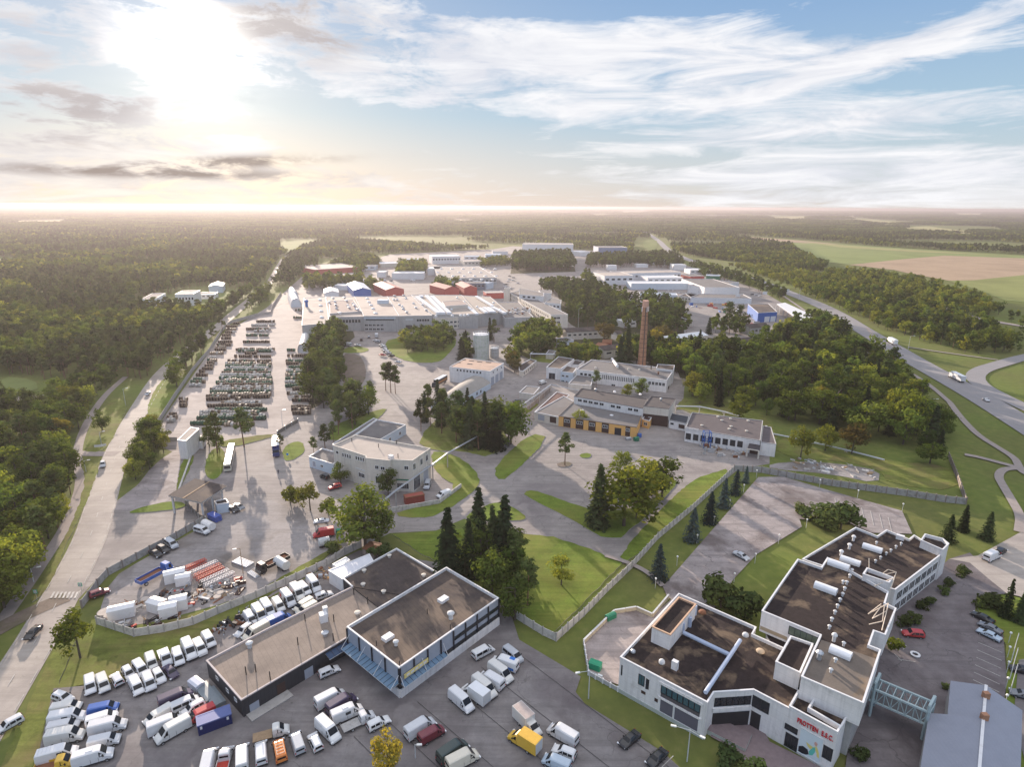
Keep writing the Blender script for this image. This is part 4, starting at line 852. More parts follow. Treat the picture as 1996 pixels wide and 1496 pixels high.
for t_ in (.35, .75): setwin(D3, 1, edge(D3, 1)[3] * t_, 1.3, 1.2, 1.3, GLASS, FRAME, 1)
D4 = bld('', '', '', [(655, 872), (690, 849), (735, 817), (728, 815), (660, 858), (648, 866)], 3.4, PALEB, RGREY, parent=D1.root)
# ---- orange workshop complex
hE1 = hgt(1231, 854, 833); hE2 = hE1 + 3.4; hE3 = hgt(1304, 833, 797)
E1 = bld('orange_workshop', 'orange and brown single-storey workshop with grey roofs and a clerestory block', 'building', [(1089, 811), (1241, 833), (1254, 800), (1119, 782)], hE1, ORANGE, RGREY, par=.25, parm=mat('dark_grey_trim', (.12, .11, .11), .8, .1))
E2 = bld('', '', '', [(1119, 772.5), (1253, 796), (1262, 777), (1133, 757)], hE2, WHITE, mat('charcoal_felt', (.075, .066, .066), .95, .2, .4, stripes=(R(80), 1.0, .3)), parent=E1.root, par=.25, parm=mat('dark_grey_trim', (.12, .11, .11), .8, .1))
E3 = bld('', '', '', [(1254, 791.5), (1304, 797), (1317, 777), (1269, 772)], hE3, CREAM, mat('charcoal_felt', (.08, .07, .07), .95, .2, .4), parent=E1.root, par=.25, parm=mat('dark_grey_trim', (.12, .11, .11), .8, .1))
L_ = edge(E3, 0)[3]; setwin(E3, 0, L_ / 2, 0, L_ - .1, hE3 * .58, BROWN, None, 0, 'brown_cladding')
E0 = bld('', '', '', [(1042, 803.5), (1089, 813), (1119, 783), (1099, 772)], hgt(1042, 821, 803.5), CREAM, RGREY, parent=E1.root, par=.2)
E0b = bld('', '', '', [(1042, 803), (1066, 807), (1110, 770), (1085, 764)], 3.2, CREAM, mat('red_brown_felt', (.13, .075, .065), .95, .25, .4), parent=E1.root, par=.2)
pxwin(E0, 0, 1049, 808, 1061, 821, DOORG, None, 0, 'garage_door'); pxwin(E0, 0, 1072, 812, 1084, 826, BROWN, None, 0, 'garage_door')
L_ = edge(E1, 0)[3]
for x0, x1 in ((1098, 1112), (1122, 1137), (1147, 1161), (1173, 1187), (1219.5, 1229)):
    u0 = uz(E1, 0, x0, 830)[0]; u1 = uz(E1, 0, x1, 830)[0]; setwin(E1, 0, (u0 + u1) / 2, .15, u1 - u0, hE1 - .5, BROWN, None, 0, 'brown_bay'); setwin(E1, 0, (u0 + u1) / 2, hE1 * .5, (u1 - u0) * .7, 1.1, GLASS, FRAME, 2, dpt=.12)
u0 = uz(E1, 0, 1198, 840)[0]; u1 = uz(E1, 0, 1211, 840)[0]; setwin(E1, 0, (u0 + u1) / 2, 0, u1 - u0, 3.1, MULL, None, 0, 'garage_door', .08)
for k in range(11): 
    if k not in (5, 8): setwin(E2, 0, edge(E2, 0)[3] * (.05 + .9 * (k + .5) / 11), hE2 - 2.1, 1.9, 1.15, GLASS, FRAME, 1)
E5 = bld('', '', '', [(1252, 817), (1266, 821), (1270, 814), (1256, 811)], 3.6, ORANGE, BROWN, parent=E1.root, par=.2); setwin(E5, 0, edge(E5, 0)[3] * .5, 1.2, 1.6, 1.3, GLASS, FRAME, 1)
for x, y in ((1135, 801), (1192, 811)): roofitem(E1, 'roof_dome', x, y, (1.7, 1.4, .6), TRIMW, 0, None, 'dome')
for x, y in ((1161, 764), (1288, 783)): roofitem(E2 if x < 1250 else E3, 'roof_vent', x, y, (.9, .9, 1.6), STEEL, 0, None, 'vent')
for x, y in ((1198, 765), (1248, 770)): roofitem(E2, 'roof_dome', x, y, (1.4, 1.2, .8), TRIMW, 0, None, 'dome')
# ---- white pillared workshop right of it
hF = hgt(1335, 861, 834)
F1 = bld('pillared_workshop', 'white single-storey workshop with dark roof and a row of tall windows beside the rubble yard', 'building', [(1336, 834), (1482, 859), (1487, 820), (1349, 804)], hF, WHITE, mat('purple_grey_felt', (.10, .085, .088), .95, .2, .3, stripes=(R(80), 1.2, .2)), par=.2, parm=GREYW)
for k in range(8): pxwin(F1, 0, 1337.5 + k * 14.4, 845 + k * 2.15, 1345.8 + k * 14.4, 857.5 + k * 2.15, GLASS, MULL, 1)
F2 = bld('', '', '', [(1483, 862), (1513, 866), (1503, 833), (1487, 830)], hF - .6, WHITE, mat('purple_grey_felt', (.10, .085, .088), .95, .2, .3), parent=F1.root, par=.2, parm=GREYW)
F3 = bld('', '', '', [(1304, 819), (1339, 826), (1343, 812), (1309, 806)], 3.6, WHITE, MULL, parent=F1.root, par=.2, parm=GREYW); pxwin(F3, 0, 1323, 827, 1334, 837, DOORB, None, 0, 'garage_door'); pxwin(F3, 0, 1307, 824, 1313, 829, GLASS, None, 0)
a_, d_, n_, L_ = edge(F1, 0); ua = uz(F1, 0, 1460, 870)[0]; ub = uz(F1, 0, 1482, 875)[0]
b = MB(); p, q = a_ + d_ * ua, a_ + d_ * ub; b.face([(*p, 4.0), (*q, 4.0), (*(q + n_ * 4.2), 3.3), (*(p + n_ * 4.2), 3.3)], mat('porch_roof', (.05, .045, .05), .8, .1)); b.bar((*(p + n_ * 4.2), 3.2), (*(q + n_ * 4.2), 3.2), .3, .3, CREAM)
for e in (p, q): b.bar((*(e + n_ * 4.1), 0), (*(e + n_ * 4.1), 3.2), .45, .45, CREAM)
b.build('porch', F1.root); setwin(F1, 0, (ua + ub) / 2, 0, (ub - ua) * .8, 3.0, DOORB, None, 0, 'garage_door', .1)
b = MB()
for r_ in (1.0, 1.9, 2.8): 
    p = a_ + d_ * .3 + n_ * .2; q = a_ + d_ * uz(F1, 0, 1361, 842)[0] + n_ * .2; b.bar((*p, hF - .9 + r_ * .45), (*q, hF - .9 + r_ * .45), .08, .12, TRIMW)
for k in range(10): s = p.lerp(q, k / 9); b.bar((*s, hF - .5), (*s, hF + .5), .18, .07, TRIMW)
b.build('roof_sign_frame', F1.root)
for k, (x, y) in enumerate(((1368, 832), (1407, 822), (1421, 839), (1425, 834), (1424, 819), (1455, 843), (1458, 823), (1399, 815))): roofitem(F1, 'roof_vent', x, y, (1.0, 1.0, .8), CREAM, 0, None, 'vent')
roofitem(F2, 'roof_vent', 1493, 834, (.9, .9, .8), CREAM, 0, None, 'vent')
# ---- slit-window building, its annexes and the chimney
hG = hgt(1300, 766, 741)
G1 = bld('boiler_house', 'long white boiler house with narrow slit windows in front of the brick chimney', 'building', [(1124, 720), (1300, 741), (1314, 720), (1153, 701)], hG, WHITE, RGREY, par=.3, parm=WHITE)
for k in range(18): setwin(G1, 0, uz(G1, 0, 1175 + k * 3.55, 737)[0], hG - 3.6, .42, 2.3, GLASS, None, 0)
for k in range(5): pxwin(G1, 0, 1264 + k * 6.8, 743.5 + k * .8, 1268.6 + k * 6.8, 750 + k * .8, GLASS, FRAME, 1)
for k in range(3): pxwin(G1, 0, 1131 + k * 8, 727 + k, 1136 + k * 8, 732 + k, GLASS, None, 0)
pxwin(G1, 0, 1192, 749, 1199, 754, GLASS, FRAME, 1); pxwin(G1, 1, 1302, 755, 1304, 763, DOORB, None, 0, 'door')
G2 = bld('', '', '', [(1065, 716), (1093, 719), (1119, 700), (1089, 695)], hgt(1062, 738, 716), WHITE, RDARK, parent=G1.root, par=.25); pxwin(G2, 0, 1070, 727, 1082, 740, MULL, FRAME, 1, 'garage_door')
G3 = bld('', '', '', [(1093, 724), (1117, 727), (1124, 717), (1105, 713)], 5.6, PALEB, RDARK, parent=G1.root, par=.25)
for k in range(2): pxwin(G3, 0, 1095 + k * 8, 731 + k, 1100 + k * 8, 735 + k, GLASS, FRAME, 1); 
pxwin(G3, 0, 1094, 741, 1100, 745, GLASSB, FRAME, 1); pxwin(G3, 0, 1103, 743, 1106, 750, DOORB, None, 0, 'door')
G4 = bld('', '', '', [(1108, 748), (1152, 752), (1156, 734), (1124, 731)], 3.6, CREAM, RGREY, parent=G1.root, par=.2)
G5 = bld('', '', '', [(1112, 710), (1128, 712), (1139, 704), (1120, 702)], 4.4, WHITE, RDARK, parent=G1.root, par=.2)
G6 = bld('', '', '', [(1279, 718), (1313, 722), (1315, 712), (1282, 710)], hG + .8, WHITE, RDARK, parent=G1.root, par=.3)
for x, y in ((1161, 718), (1204, 719), (1225, 721), (1246, 722)): roofitem(G1, 'roof_dome', x, y, (1.3, 1.3, .9), CREAM, 0, None, 'dome')
roofitem(G1, 'roof_vent', 1283, 731, (.9, .9, 1.6), RUST, 0, None, 'vent'); roofitem(G1, 'roof_pipe', 1269, 721, (.5, .5, 2.2), BLACKP, 0, None, 'pipe')
b = MB(); b.tube([g(1193, 700, 5), g(1203, 714, 8.5)], .8, TRIMW, 8); b.build('flue_duct', G1.root)
hCh = hgt(1250, 722, 586); pc = g(1250, 722)
CHM = thing('chimney_stack', (pc.x, pc.y, 0), 'tall tapering brick chimney with a pale pink top and antennas', 'chimney')
b = MB(); b.tube([(0, 0, 0), (0, 0, hCh - 3.8)], 2.5, BRICK, 8, 1.62)
for k in range(12): z = 3 + k * (hCh - 9) / 12; r_ = 2.5 - .88 * z / (hCh - 3.8); b.tube([(0, 0, z), (0, 0, z + .22)], r_ + .07, mat('iron_band', (.10, .06, .045), .7, .2), 8)
b.build('shaft', CHM, False)
b = MB(); b.tube([(0, 0, hCh - 3.8), (0, 0, hCh)], 1.75, mat('pale_pink_brick', (.56, .33, .25), .9, .15, 1.5), 8); b.build('top', CHM, False)
for a in (0.3, 1.9, 3.5, 5.0):
    b = MB(); b.box(1.9, 2.2, -.16, .16, hCh - 6.2, hCh - 3.4, TRIMW, Matrix.Rotation(a, 4, 'Z')); b.box(1.5, 2.0, -.06, .06, hCh - 5.0, hCh - 4.8, STEEL, Matrix.Rotation(a, 4, 'Z')); b.build('antenna', CHM, False)
b = MB(); b.bar((0, -2.55, 1), (0, -1.75, hCh - 4), .5, .1, mat('ladder_iron', (.10, .07, .06), .7, .2)); b.build('ladder', CHM, False)
# ---- sheds round the water tank
hH = hgt(955, 753, 723)
H1 = bld('white_garage', 'white flat-roofed garage with tall grey doors behind the arched hall', 'building', [(876, 715), (955, 724), (982, 708), (907, 698)], hH, WHITE, mat('salmon_felt', (.42, .29, .22), .95, .15, .3, stain=(.22, .18, .15), stain_s=.1), par=.2)
for k in range(8): pxwin(H1, 0, 890 + k * 6.4, 719.5 + k * .75, 893.4 + k * 6.4, 724 + k * .75, GLASS, FRAME, 0)
for k in range(3): L_ = edge(H1, 1)[3]; setwin(H1, 1, L_ * (.18 + .31 * k), 0, L_ * .22, 4.4, DOORG, None, 0, 'garage_door'); setwin(H1, 1, L_ * (.22 + .29 * k), hH - 2.2, 1.1, 1.2, GLASS, FRAME, 0)
for x, y in ((893, 708), (903, 703), (919, 705), (935, 707), (952, 708), (916, 711)): roofitem(H1, 'roof_slot', x, y, (3.0, .8, .4), MULL, wallrot(H1, 0))
barrel('arched_hall', 'grey arched storage hall in front of the white garage', 'hall', (868, 800), (928, 771), (960, 754), 4.6, mat('arched_felt', (.27, .25, .225), .9, .15, .3), PALEB) if False else None
P = [g(840, 800), g(880, 803), g(957, 758), g(908, 750)]
AH = thing('arched_hall', ctr(P), 'grey arched storage hall in front of the white garage', 'hall'); b = MB(); k = 10
for j in range(k):
    z0, z1 = 3.0 + 2.8 * math.sin(math.pi * j / k), 3.0 + 2.8 * math.sin(math.pi * (j + 1) / k)
    n0, n1, f0, f1 = P[0].lerp(P[1], j / k), P[0].lerp(P[1], (j + 1) / k), P[3].lerp(P[2], j / k), P[3].lerp(P[2], (j + 1) / k)
    b.face([(*n0[:2], z0), (*n1[:2], z1), (*f1[:2], z1), (*f0[:2], z0)], mat('arched_felt', (.27, .25, .225), .9, .15, .3))
b.build('shell', AH); b = MB()
b.face([(*P[1][:2], 0), (*P[2][:2], 0), (*P[2][:2], 3), (*P[1][:2], 3)], PALEB); b.face([(*P[0][:2], 0), (*P[3][:2], 0), (*P[3][:2], 3), (*P[0][:2], 3)], PALEB)
for a, c in ((0, 1), (3, 2)): b.face([(*P[a][:2], 0), (*P[c][:2], 0)] + [(*P[a].lerp(P[c], 1 - j / k)[:2], 3 + 2.8 * math.sin(math.pi * j / k)) for j in range(k + 1)], PALEB)
b.build('wall', AH)
HB = Bd(); HB.root = AH; HB.h = 3; HB.E = [(Vector(P[1][:2]), Vector(P[2][:2]), 1)]
for t_ in (.1, .2, .3, .4, .62, .72): setwin(HB, 0, edge(HB, 0)[3] * t_, .9, 1.3, 1.4, GLASS, None, 0)
H3 = bld('brick_row_shed', 'long low shed with small windows along the lane by the water tank', 'shed', [(1012, 722), (1019, 724), (1046, 703), (1034, 700), (1012, 713)], 3.4, CREAM, RDARK, par=.2)
for k in range(6): setwin(H3, 1, edge(H3, 1)[3] * (.1 + .14 * k), 1.0, 1.2, 1.4, GLASS, None, 0)
H4 = bld('flat_store', 'small flat-roofed cream store beside the overhead pipe', 'shed', [(1012, 765), (1040, 769), (1052, 755), (1026, 752)], 3.2, CREAM, RGREY, par=.2)
H5 = bld('gate_store', 'narrow cream store by the footbridge over the pipes', 'shed', [(1064, 690), (1078, 691), (1084, 684), (1070, 682)], 3.4, CREAM, RGREY, par=.2)
def tank(name, label, x, yb, yt, d, m, bands):
    p = g(x, yb); h = hgt(x, yb, yt); o = thing(name, (p.x, p.y, 0), label, 'tank'); b = MB(); b.cyl((0, 0), d / 2, 0, h, m, 24); b.build('shell', o, False, smooth=False)
    b = MB(); b.lathe([(d / 2 + .05, h), (d / 2 - .4, h + .3), (0, h + .55)], (0, 0, 0), TRIMW, 24); b.build('lid', o, False)
    b = MB()
    for j in range(16): a = j * math.pi / 8; b.bar((d / 2 * math.cos(a), d / 2 * math.sin(a), .2), (d / 2 * math.cos(a), d / 2 * math.sin(a), h + 1.1), .18, .18, LSTEEL)
    b.tube([(d / 2 * math.cos(j * math.pi / 12), d / 2 * math.sin(j * math.pi / 12), h + 1.1) for j in range(25)], .08, LSTEEL, 5); b.build('railing', o, False)
    for k in range(bands):
        b = MB(); z = h * (k + 1) / (bands + 1); b.tube([(0, 0, z), (0, 0, z + .25)], d / 2 + .06, LSTEEL, 24); b.build('hoop', o, False)
tank('water_tank', 'tall pale green cylindrical water tank among the trees', 938, 700, 652, 9.6, mat('pale_green_tank_paint', (.46, .48, .43), .6, .15, .6, stain=(.28, .33, .25), stain_s=.5), 4)
tank('water_tank', 'small grey cylindrical tank at the foot of the tall green tank', 964, 697, 679, 5.2, GREYW, 2)
# ---- big factory
hI = hgt(642, 662, 630)
FAC = bld('factory', 'vast flat-roofed factory with tan felt roofs and domed roof lights across the middle distance', 'factory', [(588.5, 634), (642, 630), (635, 578), (592, 581)], hI, GREYW, RPALE, par=.3); rF = FAC.root
I2 = bld('', '', '', [(642, 618), (709, 617), (691, 578), (635, 578)], hI - .6, GREYW, RPALE, parent=rF, par=.3)
I2b = bld('', '', '', [(643, 611), (704, 607), (689, 585), (642, 587)], hI + .5, GREYW, mat('mauve_felt', (.26, .205, .185), .95, .2, .2), parent=rF, par=.2, z0=hI - 1)
I3 = bld('', '', '', [(709, 616), (778, 616), (755, 578), (691, 578)], hI + .3, GREYW, RPALE, parent=rF, par=.3)
I4 = bld('', '', '', [(778, 616), (842, 615), (802, 576), (755, 578)], hI + .1, GREYW, RPALE, parent=rF, par=.3)
I5 = bld('', '', '', [(842, 613), (932, 612), (900, 575), (802, 575)], hI - .3, GREYW, mat('grey_tan_felt', (.31, .27, .235), .95, .15, .2), parent=rF, par=.3)
I5f = bld('', '', '', [(845, 620), (932, 616), (926, 608), (842, 612)], hI - 2.4, CREAM, RPALE, parent=rF, par=.3)
I6 = bld('', '', '', [(932, 612), (990, 608), (955, 578), (900, 576)], hI - 1.5, GREYW, mat('grey_tan_felt', (.31, .27, .235), .95, .15, .2), parent=rF, par=.3)
I7 = bld('', '', '', [(984, 620), (1040, 618), (1010, 588), (955, 590)], hI - 4, GREYW, RGREY, parent=rF, par=.3)
for k in range(9): setwin(I2, 0, edge(I2, 0)[3] * (.14 + .09 * k), hI - 5.2, 1.5, 2.2, GLASS, None, 0)
L_ = edge(I3, 0)[3]; setwin(I3, 0, L_ * .45, hI - 3.2, L_ * .8, 2.6, mat('dark_glass_roof', (.06, .08, .085), .3, .2), None, 0, 'clerestory'); setwin(I3, 0, L_ * .45, hI - 1.9, L_ * .9, 1.1, PALEB, None, 0, 'fascia', .5)
for k in range(5):
    for z in (1.2, 4.2): setwin(I3, 0, L_ * (.06 + .11 * k), z, 2.2, 1.5, GLASS, FRAME, 1)
L_ = edge(I4, 0)[3]; setwin(I4, 0, L_ * .28, 0, 4.6, 4.6, MULL, None, 0, 'garage_door'); setwin(I4, 0, L_ * .30, hI - 3.4, 5.5, 1.4, LSTEEL, None, 0, 'sign_board')
for k in range(5): setwin(I4, 0, L_ * (.56 + .08 * k), hI - 4.2, 1.4, 1.5, GLASS, None, 0)
for k in range(11):
    for z in (1.4, 4.6): setwin(I5f, 0, edge(I5f, 0)[3] * (.05 + .086 * k), z, 2.0, 1.5, GLASS, FRAME, 1)
rnd = random.Random(3)
for x, y in ((624, 586), (625, 597), (626, 608), (627, 620)): roofitem(FAC, 'roof_dome', x, y, (3.2, 3.2, 1.3), TRIMW, 0, None, 'dome')
roofitem(FAC, 'blue_hopper', 598, 599, (2.6, 2.6, 6.0), BLUEM, 0, None, 'vent')
for x, y in ((650, 584), (672, 583), (653, 590), (655, 597), (656, 603), (663, 613), (676, 589), (678, 597), (681, 602), (691, 598), (694, 604), (698, 606), (688, 594), (642, 592)): roofitem(I2b, 'roof_vent', x, y, (2.2, 2.2, 1.8), LSTEEL if rnd.random() < .5 else TRIMW, 0, None, 'dome' if rnd.random() < .4 else 'vent')
for x, y in ((716, 583), (719, 590), (723, 596), (727, 603), (732, 612)): roofitem(I3, 'roof_dome', x, y, (3.2, 3.2, 1.3), TRIMW, 0, None, 'dome')
roofitem(I3, 'roof_house', 747, 592, (9, 5, 3.2), PALEB, 0)
for x, y in ((769, 579), (787, 578), (768, 586), (774, 586), (779, 596), (784, 599), (786, 604), (791, 583), (806, 593), (811, 602), (824, 596), (831, 607), (793, 611)): roofitem(I4, 'roof_vent', x, y, (2.2, 2.2, 1.6), TRIMW if rnd.random() < .6 else STEEL, 0, None, 'dome' if rnd.random() < .5 else 'vent')
for (xa, ya, xb, yb) in ((812, 579, 855, 611), (831, 577, 864, 611), (842, 578, 876, 611), (820, 577, 822, 579)):
    b = MB(); b.bar(g(xa, ya, hI + .3), g(xb, yb, hI + .3), 3.4, 1.4, SKYL); b.build('roof_light', rF)
for (xa, ya, xb, yb) in ((935, 601, 948, 610), (943, 600, 957, 609), (951, 600, 964, 609), (959, 599, 984, 611), (928, 578, 960, 597), (910, 598, 930, 613)):
    b = MB(); b.bar(g(xa, ya, hI - .6), g(xb, yb, hI - .6), 2.6, 1.2, SKYL); b.build('roof_light', rF)
I8 = bld('', '', '', [(868, 597), (912, 594), (900, 585), (862, 588)], hI + 2.2, CREAM, mat('mauve_felt', (.26, .205, .185), .95, .2, .2), parent=rF, z0=hI - 1, par=.2)
for x, y in ((891, 582), (880, 605), (918, 605), (930, 600), (882, 617), (850, 618), (898, 617), (905, 617), (912, 616), (962, 592), (975, 606), (905, 590)): roofitem(I5, 'roof_vent', x, y, (2.2, 2.2, 1.6), TRIMW, 0, None, 'dome')
for k in range(26): roofitem(I7, 'roof_vent', 992 + rnd.random() * 42, 602 + rnd.random() * 12, (1.6, 1.6, 1.3), rnd.choice([TRIMW, STEEL, RUST]), rnd.random(), None, rnd.choice(['box', 'vent']))
# L-shaped office wing with stair tower
hJ = hgt(1080, 640, 613)
J = bld('office_wing', 'long cream L-shaped office wing with a square stair tower at its far end', 'building', [(994, 571), (1074, 614), (1107, 613), (1093, 606), (1040, 580), (1012, 567)], hJ, CREAM, RGREY, par=.3); rJ = J.root
for k in range(24):
    for z in (hJ - 3.2, hJ - 6.6): setwin(J, 0, edge(J, 0)[3] * (.02 + .04 * k), z, 1.9, 1.6, GLASS, None, 0)
for k in range(2):
    for z in (hJ - 3.4, hJ - 6.8): setwin(J, 1, edge(J, 1)[3] * (.25 + .2 * k), z, 2.4, 1.6, GLASS, FRAME, 1)
J2 = bld('', '', '', [(983, 562), (994, 562.5), (995, 560), (985, 559.5)], hJ + 4.5, CREAM, RGREY, parent=rJ, par=.3)
J3 = bld('', '', '', [(1012, 574), (1060, 578), (1060, 571), (1012, 562)], hJ + 3.4, WHITE, RGREY, parent=rJ, par=.2, z0=hJ - 1)
for k in range(3): setwin(J3, 0, edge(J3, 0)[3] * (.2 + .2 * k), hJ + .8, 2.6, 1.5, GLASS, None, 0)
J4 = bld('', '', '', [(1062, 590), (1093, 593), (1094, 585), (1074, 580)], hJ + 1.2, WHITE, RGREY, parent=rJ, par=.2)
for k in range(4): setwin(J4, 0, edge(J4, 0)[3] * (.15 + .23 * k), hJ - 2, 2.0, 1.5, GLASS, None, 0)
J5 = bld('', '', '', [(1055, 571), (1075, 572), (1075, 566), (1050, 566)], hJ + 1.5, WHITE, RGREY, parent=rJ, par=.2)
# ---- far halls and sheds
def far(name, label, cat, p0, p1, depth, h, wall, roof, wins=0, **k):
    B = wbox(name, label, cat, p0, p1, depth, h, wall, roof, **k)
    if wins: 
        L = edge(B, 0)[3]
        for j in range(wins): setwin(B, 0, L * (j + .5) / wins, h * .5, L / wins * .55, h * .2, GLASS, None, 0)
    return B
SHB = mat('pale_blue_sheet_roof', (.45, .50, .56), .5, .08, .3); SHW = mat('white_far_roof', (.62, .62, .62), .6, .06, .2); SHR = mat('red_sheet_roof', (.36, .15, .125), .6, .1, .2, stripes=(0, 2.0, .1))
far('gabled_shed', 'white gabled shed at the far left corner of the factory', 'shed', (633, 584), (661, 583), 30, 6.5, TRIMW, SHW, gable=(2.0, 'd'))
far('gabled_shed', 'blue-fronted gabled shed with pale grey roof behind the factory', 'shed', (690, 582), (724, 580.5), 60, 8, BLUEM, SHB, gable=(2.5, 'd'))
far('gabled_shed', 'red gabled shed with red sheet roof behind the factory', 'shed', (753, 581), (788, 579), 55, 8, REDM, SHR, gable=(2.5, 'd'))
far('red_hall', 'red-roofed hall left of the two behind the striped roof lights', 'hall', (868, 580), (895, 578), 40, 8.5, REDM, SHR, gable=(2.5, 'd'))
far('red_hall', 'red-roofed hall right of its twin behind the factory', 'hall', (905, 578), (930, 577), 40, 8.5, REDM, SHR, gable=(2.5, 'd'))
far('red_shed', 'low red shed at the foot of the stair tower', 'shed', (948, 583), (982, 582), 16, 6, REDM, RPALE)
for lab, a, c, dd in (('ribbed arched tent hall beside the left corner of the factory', (567, 600), (588, 599), (580, 583)), ('small arched tent behind the ribbed tent hall', (565, 585), (583, 584), (578, 575))):
    barrel('tent_hall', lab, 'hall', a, c, dd, 8.5, TRIMW, PALEB)
barrel('tent_hall', 'white arched tent hall at the edge of the grove by the drum yard', 'hall', (580, 688), (600, 690), (612, 640), 6.5, TRIMW, LSTEEL)
W1 = far('warehouse', 'wide grey warehouse with rows of roof lights beyond the red halls', 'warehouse', (862, 558), (968, 556), 150, 9, GREYW, mat('warehouse_felt', (.27, .245, .23), .95, .12, .05), 14)
for r_ in range(4):
    for k in range(6): roofitem(W1, 'roof_dome', 855 + k * 21 - r_ * 1 + (r_ % 2) * 8, 546 - r_ * 7, (4, 4, 1.4), TRIMW, 0, None, 'dome')
far('warehouse', 'long white shed left of the wide grey warehouse', 'warehouse', (764, 545), (826, 545), 22, 8, TRIMW, SHW, 0)
far('warehouse', 'pale block at the left end of the wide grey warehouse', 'warehouse', (834, 537), (858, 537), 30, 9, TRIMW, SHW, 0)
far('warehouse', 'long tan-roofed hall with red end wall at the forest edge', 'warehouse', (614, 536), (706, 530), 70, 7, REDM, RPALE, 0)
far('office_block', 'white office block with two window rows beyond the wide warehouse', 'building', (843, 515), (898, 514), 40, 12, TRIMW, SHW, 10)
far('shed', 'small white shed among trees left of the long white shed', 'shed', (735, 541), (752, 541), 20, 7, TRIMW, SHW)
far('shed', 'pale flat shed beside the far lane', 'shed', (946, 507), (976, 507), 30, 9, PALEB, SHB, 4)
far('shed', 'low sand-coloured shed beyond the long white shed', 'shed', (742, 522), (778, 521), 30, 6, CREAM, SHB)
K1 = far('warehouse', 'long white warehouse beyond the square wood', 'warehouse', (1018, 493), (1117, 494), 55, 17, TRIMW, mat('far_tan_roof', (.30, .27, .25), .9, .1, .05), 0)
K2 = far('warehouse', 'grey hall with blue band right of the long white warehouse', 'warehouse', (1166, 497), (1222, 497), 50, 14, mat('slate_blue_sheet', (.16, .21, .32), .6, .1, .1), RGREY, 0)
far('shed', 'cream house half hidden in the square wood', 'house', (1094, 520), (1120, 520), 14, 9, CREAM, RPALE)
M1 = far('plant_building', 'white two-storey plant building with long window bands right of the far lane', 'building', (1178, 556), (1234, 555), 45, 11, TRIMW, RPALE, 5)
far('plant_building', 'long white hall with a saw-tooth window row behind the plant building', 'building', (1206, 549), (1326, 546), 30, 10, TRIMW, RPALE, 16)
far('plant_building', 'white hall with dark window strips in front of the saw-tooth hall', 'building', (1262, 555), (1330, 554), 30, 8, TRIMW, SHW, 6)
far('long_shed', 'long pale blue shed with white roof and dark gateways', 'shed', (1230, 565), (1340, 565), 26, 7, PALEB, SHW, 0)
far('sales_hall', 'large plain white hall beside the highway car park', 'hall', (1372, 577), (1440, 577), 80, 9, TRIMW, RGREY, 0)
far('sales_hall', 'white hall with an open front left of the plain white hall', 'hall', (1340, 570), (1373, 574), 70, 8, TRIMW, RGREY, 0)
far('low_shed', 'long low blue-grey shed facing the machinery yard', 'shed', (1247, 584), (1320, 586), 16, 5.5, PALEB, SHB, 0)
far('low_shed', 'cream link block between the two low sheds', 'shed', (1322, 588), (1346, 590), 26, 5.5, CREAM, RDARK, 4)
far('low_shed', 'long low white shed below the plain white hall', 'shed', (1346, 591), (1464, 593), 30, 5.5, TRIMW, RGREY, 0)
far('shed', 'white flat shed beside the far tall tank', 'shed', (1313, 527), (1337, 527), 20, 8, TRIMW, SHW)
far('shed', 'white roofed shed between trees behind the saw-tooth hall', 'shed', (1240, 522), (1263, 522), 14, 5, TRIMW, SHW)
far('shed', 'tiny white cabin behind the saw-tooth hall', 'shed', (1268, 516), (1282, 516), 10, 5, TRIMW, SHW)
far('shed', 'small white shed left of the saw-tooth hall roof', 'shed', (1184, 527), (1202, 527), 12, 7, TRIMW, SHW)
